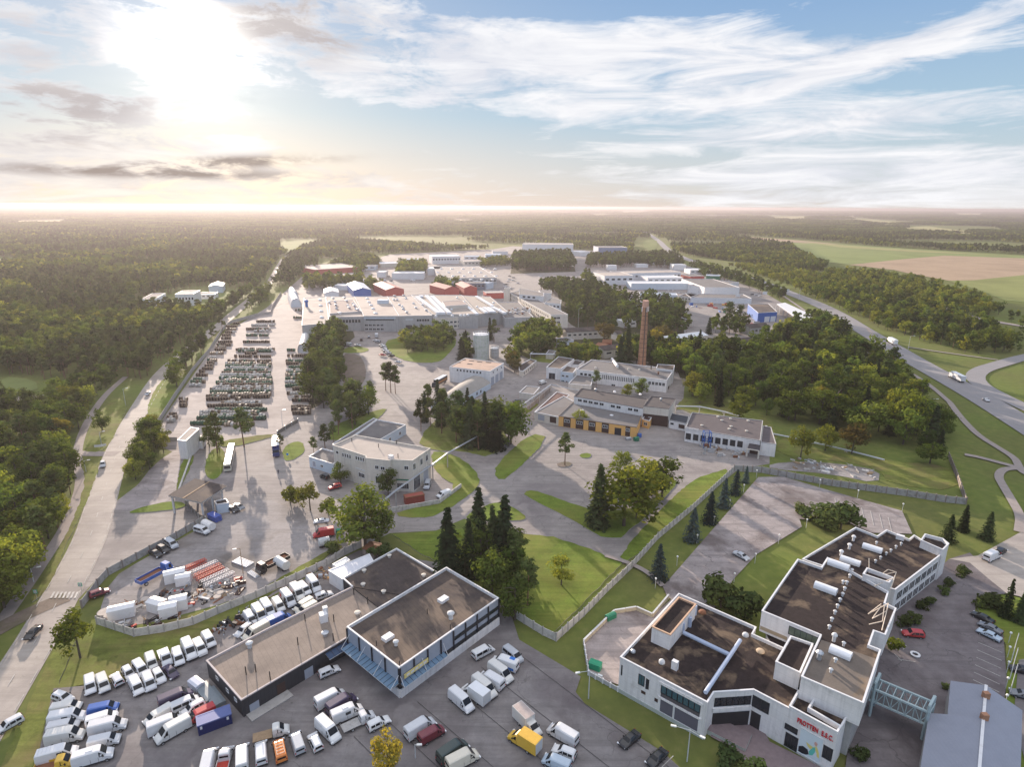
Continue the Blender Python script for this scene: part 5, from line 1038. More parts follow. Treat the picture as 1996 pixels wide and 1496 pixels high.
for i, (a, c, dp, h, wl, rf, w, l) in enumerate((((655, 548), (690, 547), 26, 6, PALEB, RPALE, 3, 'pale flat shed behind the gabled shed at the forest side'), ((700, 556), (722, 556), 14, 5, TRIMW, SHW, 0, 'small white shed above the blue-fronted shed'), ((842, 566), (858, 566), 14, 7, PALEB, RGREY, 1, 'small grey block left of the red halls'), ((905, 520), (940, 519), 30, 8, CREAM, RPALE, 5, 'cream block joined to the right of the far white office block'), ((790, 514), (830, 513), 24, 6, TRIMW, SHB, 0, 'pale low hall at the forest edge left of the far white office block'), ((880, 566), (945, 566), 16, 8, mat('slate_grey_wall', (.17, .19, .23), .7, .1), RGREY, 9, 'long slate-grey hall with a window band in front of the wide warehouse'),
    ((650, 566), (680, 566), 20, 5, TRIMW, SHW, 0, 'low white shed beside the forest behind the tent halls'), ((706, 527), (732, 527), 22, 6, PALEB, RPALE, 2, 'pale hall between the tan-roofed hall and the sand-coloured shed'), ((783, 527), (812, 527), 20, 6, CREAM, RPALE, 3, 'cream shed right of the sand-coloured shed'), ((905, 508), (935, 508), 22, 7, TRIMW, SHB, 3, 'white hall beyond the cream block of the far office'), ((960, 497), (990, 497), 26, 7, TRIMW, RPALE, 0, 'flat white hall at the far end of the lane'), ((1150, 572), (1172, 571), 14, 4.5, PALEB, SHB, 1, 'low pale shed on the lawn edge beside the pines'), ((1345, 535), (1385, 535), 26, 6, TRIMW, SHW, 4, 'white hall between the saw-tooth hall and the highway trees'), ((1395, 560), (1425, 562), 22, 5, CREAM, RGREY, 2, 'cream block behind the plain white hall'), ((1240, 603), (1262, 602), 14, 5, PALEB, RPALE, 2, 'pale shed just right of the chimney top'), ((1320, 640), (1350, 637), 14, 5, CREAM, RDARK, 3, 'cream shed at the lower edge of the machinery yard'), ((1215, 640), (1240, 638), 12, 5, WHITE, SHW, 2, 'white shed in the pines left of the chimney shaft'),
    ((948, 565), (962, 562), 24, 7, PALEB, SHB, 0, 'pale blue lean-to at the right end of the slate-grey hall'), ((1125, 553), (1150, 552), 12, 4, TRIMW, RPALE, 2, 'low kiosk at the edge of the far car park'), ((1200, 590), (1240, 588), 18, 5, TRIMW, SHW, 0, 'low white-roofed shed behind the pine wood'), ((1345, 548), (1372, 547), 24, 6, REDM, RGREY, 0, 'small red block by the yard of the plant buildings'), ((1376, 545), (1404, 546), 18, 5, GREENP, SHB, 0, 'green-sided shed between plant buildings and highway'), ((1130, 500), (1150, 499), 30, 8, TRIMW, SHB, 0, 'small pale hall between the two farthest halls'), ((1096, 678), (1118, 676), 10, 4.5, PALEB, RDARK, 2, 'pale house with flat roof left of the allotment sheds'), ((990, 632), (1030, 630), 14, 6, CREAM, RGREY, 4, 'low cream entrance block between the factory and the office wing'))):
    far('shed', l, 'shed', a, c, dp, h, wl, rf, w)
tank('storage_tank', 'grey round tank at the edge of the far pines', 1297, 517, 508, 13, LSTEEL, 1)
BH = bld('blue_hall', 'blue hall with white gates and dark roof beside the highway', 'hall', [(1458, 593), (1478, 610), (1515, 608), (1498, 592)], hgt(1515, 627, 608), BLUEM, RDARK, par=.2)
for t_ in (.5, .82): setwin(BH, 1, edge(BH, 1)[3] * t_, 0, 5, 4.5, TRIMW, None, 0, 'garage_door')
P = [g(1514, 593, 6), g(1530, 590, 6), g(1592, 618, 6), g(1560, 626, 6)]
CN = thing('canopy_hall', ctr(P), 'long open shelter with white roof and blue end wall by the highway', 'shelter'); b = MB(); b.face([(p.x, p.y, 6.0) for p in P], SHW); b.face([(p.x, p.y, 5.7) for p in reversed(P)], BLUEM)
for i in range(4): a, c = P[i], P[(i + 1) % 4]; b.face([(a.x, a.y, 5.7), (c.x, c.y, 5.7), (c.x, c.y, 6), (a.x, a.y, 6)], SHW)
b.build('roof', CN); b = MB(); b.face([(*P[2][:2], 0), (*P[3][:2], 0), (*P[3][:2], 5.7), (*P[2][:2], 5.7)], BLUEM); b.build('end_wall', CN)
for k in range(7): p = P[0].lerp(P[3], k / 6); b = MB(); b.bar((p.x, p.y, 0), (p.x, p.y, 5.7), .4, .4, LSTEEL); b.build('post', CN)
# houses inside the central wood
for lab, a, c, dp, h, wl, rf, w in (('long cream terrace house left of the chimney', (1105, 664), (1175, 660), 12, 6, CREAM, RDARK, 7), ('cream house with white roof right of the chimney', (1303, 683), (1378, 672), 12, 6.5, CREAM, SHW, 5),
        ('cream house with dark roof deep in the right-hand wood', (1409, 692), (1474, 684), 12, 6.5, CREAM, RDARK, 5), ('small cream house behind the flue of the boiler house', (1178, 700), (1212, 695), 10, 5.5, CREAM, RDARK, 2),
        ('white cottage peeping between spruces left of the chimney', (1203, 665), (1214, 664), 8, 5, WHITE, RDARK, 1), ('grey workshop house behind pines near the blue hall', (1462, 655), (1500, 652), 12, 6, GREYW, RDARK, 5)):
    far('house', lab, 'house', a, c, dp, h, wl, rf, w, gable=(1.6, 'w'))
for lab, a, c in (('dark red garden shed left of its pair in the allotment', (1160, 682), (1178, 685)), ('dark red garden shed with pale roof in the allotment', (1174, 676), (1190, 677)), ('dark red shed under trees far right of the chimney', (1372, 700), (1394, 698))):
    far('garden_shed', lab, 'shed', a, c, 8, 2.8, REDM, RUST, gable=(1.4, 'w'))
# houses in the left forest
X1 = far('forest_building', 'blue-grey hall at the left of the forest clearing', 'building', (277, 602), (305, 601), 40, 8.5, PALEB, RGREY, 3)
X2 = far('forest_building', 'white two-storey villa in the forest clearing', 'building', (344, 597), (380, 596), 26, 11, TRIMW, RPALE, 6)
X3 = far('forest_building', 'low white wing right of the forest villa', 'building', (384, 585), (420, 584), 16, 5.5, TRIMW, RGREY, 4)
X4 = far('forest_building', 'grey gabled hall behind the forest villa', 'building', (408, 572), (435, 571), 30, 7, PALEB, SHB, 0, gable=(2, 'd'))
# ---- gate buildings on the left
hK = hgt(349, 881, 845); KG = bld('gatehouse', 'narrow white gatehouse at the corner of the drum yard', 'building', [(346, 858), (362, 860), (388, 836), (372, 833)], hK, WHITE, RPALE, par=.15)
bld('store_hut', 'low white hut behind the narrow gatehouse', 'hut', [(377, 860), (394, 862), (400, 852), (384, 850)], 3.0, WHITE, RGREY, par=.15)
bld('gate_cabin', 'pale blue gate cabin with open flat roof beside the entrance canopy', 'cabin', [(422, 984), (446, 980), (440, 972), (418, 977)], 3.2, PALEB, RDARK, par=.3)
P = [g(328, 966, 6.2), g(392, 980, 6.2), g(443, 948, 6.2), g(380, 933, 6.2)]
GC = thing('gate_canopy', ctr(P), 'large flat grey canopy on posts over the site entrance', 'canopy'); b = MB(); b.prism([(p.x, p.y) for p in P], 5.7, 6.2, CONC, RDARK, True); b.build('roof', GC)
b = MB(); p, q = P[0].lerp(P[1], .45), P[3].lerp(P[2], .45); b.bar((*p[:2], 6.23), (*q[:2], 6.23), .5, .1, TIMBER); b.build('roof_seam', GC)
for u_, v_ in ((.06, .06), (.9, .12), (.9, .5), (.9, .88), (.1, .5), (.1, .9)):
    p = P[0].lerp(P[1], u_).lerp(P[3].lerp(P[2], u_), v_); b = MB(); b.bar((*p[:2], 0), (*p[:2], 5.7), .5 if u_ < .2 else .35, .5, LSTEEL); b.build('post', GC)
# ---------------------------------------------------------------- vehicles
_pm = {}
def paint(c):
    k = tuple(c)
    if k not in _pm: _pm[k] = mat('car_paint_%d' % len(_pm), c, .32, .05, 1.5, spec=.5, coat=.4, stain=mul(c, .78), stain_s=1.2, stain_t=(.6, .9))
    return _pm[k]
WHT, CRM, SIL, BLK, RED_, MAR, BLU, NVY, PUR, GRN, YEL, ORA, GRY, LBL = (.66, .66, .67), (.66, .61, .50), (.42, .44, .47), (.014, .015, .018), (.42, .03, .03), (.16, .022, .035), (.03, .10, .36), (.018, .03, .13), (.05, .035, .075), (.03, .05, .045), (.68, .42, .045), (.72, .23, .05), (.17, .18, .2), (.40, .48, .56)
HLAMP = mat('headlamp_lens', (.75, .76, .78), .15, .05, 1, spec=.8); TLAMP = mat('tail_lamp_lens', (.38, .02, .02), .25, .1)
RIM = mat('wheel_rim', (.38, .39, .40), .4, .1, 2, metal=.4)
def st(x, zb, zt, w, wt, zm=None): return (x, zb, zm if zm is not None else min(zb + .55, zt - .08), zt, w, wt)
def loft(b, S, m):
    rings = []
    for x, zb, zm, zt, w, wt in S:
        h = zt - zm; rings.append([(x, -w * .93, zb), (x, -w, zb + .14), (x, -w, zm), (x, -wt, zt - min(.16, h * .3)), (x, -wt + .16, zt), (x, wt - .16, zt), (x, wt, zt - min(.16, h * .3)), (x, w, zm), (x, w, zb + .14), (x, w * .93, zb)])
    n = 10; vs = [p for r in rings for p in r]; fs = []
    for i in range(len(S) - 1):
        for j in range(n): fs.append((i * n + j, (i + 1) * n + j, (i + 1) * n + (j + 1) % n, i * n + (j + 1) % n))
    fs += [tuple(reversed(range(n))), tuple((len(S) - 1) * n + j for j in range(n))]
    b.add(vs, fs, m)
KIND = {
 'van':     dict(S=[st(-2.95, .38, 2.35, .98, .86, 1.3), st(-2.85, .33, 2.52, 1.0, .90, 1.3), st(.75, .33, 2.56, 1.0, .90, 1.3), st(1.15, .33, 2.42, 1.0, .86, 1.3), st(1.98, .33, 1.52, 1.0, .84, 1.2), st(2.55, .35, 1.25, .97, .78, .95), st(2.85, .40, .92, .86, .66, .75)], ws=(1.15, 1.98), side=[(.95, 1.62)], wheels=(1.95, -1.75, .34), rear=(1.45, 2.1)),
 'low_van': dict(S=[st(-2.4, .38, 1.82, .93, .80, 1.1), st(-2.3, .33, 1.95, .95, .82, 1.1), st(.7, .33, 1.98, .95, .82, 1.1), st(1.0, .33, 1.90, .95, .80, 1.1), st(1.72, .33, 1.28, .95, .80, 1.0), st(2.2, .35, 1.08, .92, .74, .85), st(2.42, .40, .85, .82, .62, .7)], ws=(1.0, 1.72), side=[(.75, 1.4)], wheels=(1.6, -1.45, .32), rear=(1.2, 1.72)),
 'minibus': dict(S=[st(-2.4, .38, 1.80, .93, .80, 1.1), st(-2.3, .33, 1.93, .95, .82, 1.1), st(.7, .33, 1.97, .95, .82, 1.1), st(1.0, .33, 1.90, .95, .80, 1.1), st(1.72, .33, 1.28, .95, .80, 1.0), st(2.2, .35, 1.08, .92, .74, .85), st(2.42, .40, .85, .82, .62, .7)], ws=(1.0, 1.72), side=[(.72, 1.4), (-.6, .62), (-2.1, -.7)], wheels=(1.6, -1.45, .32), rear=(1.2, 1.75)),
 'wagon':   dict(S=[st(-2.1, .38, 1.0, .84, .72), st(-2.0, .32, 1.40, .87, .66, .95), st(-1.75, .32, 1.62, .88, .68, .95), st(.1, .32, 1.66, .88, .68, .95), st(.35, .32, 1.60, .88, .66, .95), st(1.0, .32, 1.05, .88, .72, .9), st(1.85, .34, .90, .85, .68, .7), st(2.08, .40, .68, .74, .58, .58)], ws=(.35, 1.0), side=[(.05, .62), (-.85, -.05), (-1.7, -.95)], wheels=(1.28, -1.25, .31), rear=(1.05, 1.5)),
 'sedan':   dict(S=[st(-2.25, .40, .88, .80, .66), st(-2.1, .32, 1.0, .86, .70), st(-1.45, .32, 1.04, .88, .72), st(-.85, .32, 1.38, .88, .62, .92), st(-.5, .32, 1.43, .88, .62, .92), st(.2, .32, 1.43, .88, .62, .92), st(.45, .32, 1.37, .88, .62, .92), st(1.15, .32, .98, .88, .72, .88), st(2.0, .34, .84, .84, .66, .66), st(2.22, .40, .64, .72, .56, .56)], ws=(.45, 1.15), side=[(.1, .62), (-.85, .02)], wheels=(1.38, -1.32, .31), rear=None),
 'cab':     dict(S=[st(.1, .5, 2.1, .95, .82, 1.2), st(.3, .4, 2.2, .98, .86, 1.2), st(1.0, .38, 2.22, .98, .86, 1.2), st(1.25, .35, 2.1, .98, .84, 1.2), st(2.0, .33, 1.45, .98, .82, 1.1), st(2.6, .35, 1.2, .95, .78, .95), st(2.85, .40, .9, .84, .66, .75)], ws=(1.25, 2.0), side=[(.85, 1.62)], wheels=(2.0, -1.6, .36), rear=(1.4, 1.95)),
 'truck':   dict(S=[st(2.1, .6, 2.7, 1.16, 1.08, 1.5), st(2.3, .5, 2.85, 1.2, 1.1, 1.5), st(3.5, .45, 2.85, 1.2, 1.08, 1.5), st(3.95, .45, 1.75, 1.2, 1.12, 1.5), st(4.05, .45, 1.35, 1.18, 1.05, 1.1)], ws=(3.5, 3.95), side=[(2.9, 3.55)], wheels=(3.1, -2.6, .5), rear=None),
}
WHEELS = {}
def wheel_mesh(r):
    if r not in WHEELS:
        b = MB(); b.tube([(0, -.11, 0), (0, .11, 0)], r, TYRE, 14); f = MB(); f.tube([(0, -.118, 0), (0, .118, 0)], r * .62, RIM, 10)
        WHEELS[r] = (b.mesh('wheel'), f.mesh('rim'))
    return WHEELS[r]
_VP = {}
def proto(kind, col, opt=()):
    key = (kind, tuple(col), opt)
    if key in _VP: return _VP[key]
    base = {'box_truck': 'cab', 'flatbed': 'cab', 'pickup': 'cab', 'chassis': 'cab', 'lorry': 'truck', 'dump': 'truck'}.get(kind, kind)
    K = KIND[base]; S = K['S']; pn = paint(col); parts = []
    b = MB(); loft(b, S, pn); parts.append(('body' if base == kind else 'cab', b.mesh('body', recalc=True)))
    def hw(x, z):
        for i in range(len(S) - 1):
            if S[i][0] <= x <= S[i + 1][0]:
                t = (x - S[i][0]) / (S[i + 1][0] - S[i][0]); A = [S[i][k] + (S[i + 1][k] - S[i][k]) * t for k in range(6)]
                zt = A[3] - min(.16, (A[3] - A[2]) * .3); s = max(0, min(1, (z - A[2]) / max(.05, zt - A[2]))); return A[4] + (A[5] - A[4]) * s, A
        return S[-1][4], S[-1]
    i0 = [i for i in range(len(S)) if abs(S[i][0] - K['ws'][0]) < 1e-6][0]; A, C = S[i0], S[i0 + 1]; e = .02
    b = MB(); w0, w1 = A[5] - .1, C[5] - .06
    b.face([(A[0] + .05 + e, -w0, A[3] - .04 + e), (C[0] - .04 + e, -w1, C[3] + .04 + e), (C[0] - .04 + e, w1, C[3] + .04 + e), (A[0] + .05 + e, w0, A[3] - .04 + e)], VGLASS); parts.append(('windscreen', b.mesh('windscreen')))
    for xa, xb in K['side']:
        for s in (-1, 1):
            Am = hw((xa + xb) / 2, 2)[1]; z0 = Am[2] + .06; b = MB(); q = []
            for x, f_ in ((xa, 0), (xb, 0), (xb, 1), (xa, 1)):
                Ax = hw(x, 9)[1]; zt = Ax[3] - min(.16, (Ax[3] - Ax[2]) * .3) - .06; z = z0 if f_ == 0 else max(z0 + .06, zt); q.append((x if not (f_ and x == xb and xb > .3) else x - .1, s * (hw(x, z)[0] + .015), z))
            b.face(q if s < 0 else q[::-1], VGLASS); parts.append(('side_window', b.mesh('side_window')))
    if K['rear']:
        x = S[0][0] - .02; b = MB(); w = S[0][5] - .1; b.face([(x, w, K['rear'][0]), (x, -w, K['rear'][0]), (x + .03, -w + .05, K['rear'][1]), (x + .03, w - .05, K['rear'][1])], VGLASS); parts.append(('rear_window', b.mesh('rear_window')))
    if kind == 'sedan':
        A, C = S[2], S[3]; b = MB(); b.face([(C[0] - .03, -.5, C[3]), (C[0] - .03, .5, C[3]), (A[0] + .1, .58, A[3] + .05), (A[0] + .1, -.58, A[3] + .05)], VGLASS); parts.append(('rear_window', b.mesh('rear_window')))
    fx = S[-1][0]; fz = S[-1][3]
    for s in (-1, 1):
        b = MB(); b.box(fx - .22, fx - .02, s * S[-1][4] - (.02 if s > 0 else .28), s * S[-1][4] + (.28 if s < 0 else .02), fz - .18, fz + .02, HLAMP); parts.append(('headlight', b.mesh('headlight')))
        b = MB(); xm = K['side'][0][1] - .05; b.box(xm - .08, xm + .08, s * (S[0][4] + .12) - .1, s * (S[0][4] + .12) + .1, S[0][2] + .05, S[0][2] + .28, BLACKP); parts.append(('mirror', b.mesh('mirror')))
    b = MB(); b.box(fx - .3, fx + .05, -S[-1][4], S[-1][4], .36, .58, BLACKP if base in ('van', 'cab', 'low_van') else pn); parts.append(('bumper', b.mesh('bumper')))
    if base == kind:
        rx = S[0][0]
        for s in (-1, 1): b = MB(); b.box(rx - .03, rx + .06, s * (S[0][4] - .14) - .07, s * (S[0][4] - .14) + .07, .8, 1.15 if base != 'sedan' else .98, TLAMP); parts.append(('tail_light', b.mesh('tail_light')))
    b = MB(); zs = .5 if base != 'truck' else .8
    for s in (-1, 1):
        b.box(S[1][0] + .1, S[-2][0] - .1, s * (S[2][4] + .005) - .015, s * (S[2][4] + .005) + .015, .34, zs, BLACKP)
        for x in [K['side'][0][0] - .12] + ([K['side'][0][0] - 1.25] if base in ('van', 'low_van', 'minibus') else []): b.box(x - .02, x + .02, s * S[2][4] - .012, s * S[2][4] + .012, zs, S[2][2] + .1, BLACKP)
    parts.append(('side_trim', b.mesh('side_trim')))
    if base == kind: b = MB(); b.box(S[0][0] - .05, S[0][0] + .12, -S[0][4] + .05, S[0][4] - .05, .36, .60, BLACKP); parts.append(('rear_bumper', b.mesh('rear_bumper')))
    bedm = opt[0] if opt and isinstance(opt[0], bpy.types.Material) else None
    if kind == 'box_truck':
        b = MB(); b.box(-3.4, .45, -1.08, 1.08, .75, 3.05, pn); b.box(-3.42, -3.38, -1.0, 1.0, .8, 3.0, LSTEEL); parts.append(('cargo_box', b.mesh('cargo_box')))
        b = MB(); b.box(-3.3, .5, -1.0, 1.0, 3.05, 3.07, bedm or SKYL); parts.append(('box_roof', b.mesh('box_roof')))
    elif kind in ('flatbed', 'pickup', 'chassis'):
        b = MB(); mm = bedm or STEEL; b.box(-3.2, .0, -1.0, 1.0, .72, .82, mm)
        if kind == 'pickup':
            for y in (-1.0, .95): b.box(-3.2, 0, y, y + .05, .82, 1.25, pn)
            for x in (-3.2, -.05): b.box(x, x + .05, -.95, .95, .82, 1.25, pn)
        b.box(-3.0, 1.0, -.45, -.3, .45, .72, BLACKP); b.box(-3.0, 1.0, .3, .45, .45, .72, BLACKP); parts.append(('bed', b.mesh('bed')))
    elif kind == 'lorry':
        b = MB(); b.box(-9.2, 1.7, -1.25, 1.25, 1.1, 3.9, pn); parts.append(('trailer', b.mesh('trailer'))); b = MB(); b.box(-9.15, 1.65, -1.2, 1.2, 3.9, 3.92, SKYL); parts.append(('trailer_roof', b.mesh('trailer_roof')))
        if bedm:
            b = MB(); b.box(-8.8, 1.2, -1.265, 1.265, 1.7, 2.9, bedm); parts.append(('side_stripe', b.mesh('side_stripe')))
    elif kind == 'dump':
        b = MB(); b.box(-4.5, 1.8, -1.2, 1.2, 1.0, 1.15, pn)
        for y in (-1.2, 1.12): b.box(-4.5, 1.8, y, y + .08, 1.15, 1.9, pn)
        for x in (-4.5, 1.72): b.box(x, x + .08, -1.12, 1.12, 1.15, 1.9, pn)
        parts.append(('bed', b.mesh('bed'))); b = MB(); b.box(-4.3, 1.6, -1.05, 1.05, 1.2, 1.45, RUST); parts.append(('load', b.mesh('load')))
    for o_ in opt:
        if o_ == 'rack':
            b = MB(); 
            for y in (-.6, .6): b.bar((-2.0, y, S[1][3] + .15), (.6, y, S[1][3] + .15), .06, .06, CRM_M)
            for x in (-2, -1.35, -.7, -.05, .6): b.bar((x, -.6, S[1][3] + .15), (x, .6, S[1][3] + .15), .06, .06, CRM_M); b.bar((x, .6, S[1][3] - .1), (x, .6, S[1][3] + .15), .06, .06, CRM_M); b.bar((x, -.6, S[1][3] - .1), (x, -.6, S[1][3] + .15), .06, .06, CRM_M)
            parts.append(('roof_rack', b.mesh('roof_rack')))
        elif o_ == 'hatch': b = MB(); b.box(-.9, .1, -.45, .45, S[1][3] - .05, S[1][3] + .14, SKYL); parts.append(('roof_hatch', b.mesh('roof_hatch')))
        elif o_ == 'door': b = MB(); b.box(.15, .85, -1.035, -.6, .5, 2.1, BLACKP); parts.append(('open_doorway', b.mesh('open_doorway')))
        elif o_ == 'swin': b = MB(); b.box(-.6, .35, -.985, -.5, 1.45, 2.05, GLASS); b.box(-.6, .35, .5, .985, 1.45, 2.05, GLASS); parts.append(('side_window', b.mesh('side_window')))
        elif o_ == 'ribs':
            b = MB()
            for k in range(6): b.box(-2.5 + k * .55, -2.46 + k * .55, -.7, .7, S[1][3], S[1][3] + .03, LSTEEL)
            parts.append(('roof_rib', b.mesh('roof_rib')))
        elif o_ == 'diamond':
            b = MB(); b.box(-2.4, 0, -.8, .8, S[1][3] - .02, S[1][3] + .02, SKYL); parts.append(('roof_patch', b.mesh('roof_patch')))
            for s in (-1, 1):
                b = MB(); y = s * 1.005; q = [(-1.9, y, 1.0), (-.6, y, .7), (.3, y, 1.15), (-1.0, s * .955, 1.75)]; b.face(q if s < 0 else q[::-1], mat('side_yellow', (.72, .50, .25), .5, .1)); y2 = s * 1.02
                q = [(-1.2, y2, 1.05), (-.5, y2, 1.0), (-.7, s * 1.0, 1.35), (-1.1, s * 1.0, 1.4)]; b.face(q if s < 0 else q[::-1], REDP); parts.append(('side_emblem', b.mesh('side_emblem')))
        elif o_ == 'bluewave':
            b = MB(); m_ = mat('wave_blue', (.03, .16, .50), .4, .1); b.box(-2.2, .6, -.75, .05, S[1][3] - .03, S[1][3] + .02, m_)
            for s in (-1, 1): b.box(-2.5, .4, s * 1.0 - .02, s * 1.0 + .02, .7, 1.3, m_)
            parts.append(('side_emblem', b.mesh('side_emblem')))
        elif o_ in ('red_back', 'yellow_front'):
            b = MB(); m_ = REDP if o_ == 'red_back' else mat('side_yellow', (.72, .50, .25), .5, .1)
            if o_ == 'red_back':
                for s in (-1, 1): b.box(-2.7, -1.7, s - .02, s + .02, .9, 1.8 if s < 0 else 1.8, m_)
            else: b.box(.72, 1.12, -.8, .8, S[2][3] - .06, S[2][3] + .03, m_)
            parts.append(('colour_panel', b.mesh('colour_panel')))
    xf, xr, r = K['wheels']; xr = {'lorry': -7.5, 'dump': -3.2}.get(kind, xr)
    _VP[key] = (parts, [(xf, -1), (xf, 1), (xr, -1), (xr, 1)] + ([(xr + 1.3, -1), (xr + 1.3, 1), (1.0, -1), (1.0, 1)] if kind == 'lorry' else []), r, S[2][4], S)
    return _VP[key]
CRM_M = mat('cream_rack', (.62, .56, .45), .6, .1)
LEN = {}
def veh(kind, col, rear, front, label, group=None, opt=(), small=False, cat=None, zc=None):
    zc = zc if zc is not None else {'van': 1.3, 'low_van': 1.0, 'minibus': 1.0, 'wagon': .8, 'sedan': .7}.get(kind, 1.2)
    a, c = g(*rear, zc), g(*front, zc); mid = (a + c) / 2; d = c - a
    if col is WHT: col = (WHT, (.60, .60, .61), (.62, .61, .58), (.55, .56, .58), (.68, .68, .68))[int(rear[0] * 7 + rear[1]) % 5]
    nm = {'van': 'van', 'low_van': 'van', 'minibus': 'minibus', 'wagon': 'car', 'sedan': 'car', 'box_truck': 'box_truck', 'flatbed': 'flatbed_truck', 'pickup': 'pickup_truck', 'chassis': 'stripped_truck', 'lorry': 'lorry', 'dump': 'tipper_truck'}[kind]
    parts, ws, r, w, S = proto(kind, col, opt)
    t = thing(nm, (mid.x, mid.y, .26), label, cat or {'box_truck': 'truck', 'flatbed': 'truck', 'pickup': 'truck', 'chassis': 'truck', 'dump': 'truck', 'lorry': 'truck', 'minibus': 'minibus'}.get(kind, nm), group, math.atan2(d.y, d.x))
    if kind in ('van',) and small: t.scale = (.9, .95, .92)
    for n, me in parts: put(n, me, t)
    wm, rm = wheel_mesh(r)
    for x, s in ws:
        o = put('wheel', wm, t); o.location = (x, s * (w - .1), r - .0)
        put('rim', rm, o)
    return t
G1_, G2_, G3_, G4_ = 'vans parked in the left van lot', 'vans lined up behind the charcoal workshop', 'vehicles parked in the front lot', 'cars parked on the central yard'
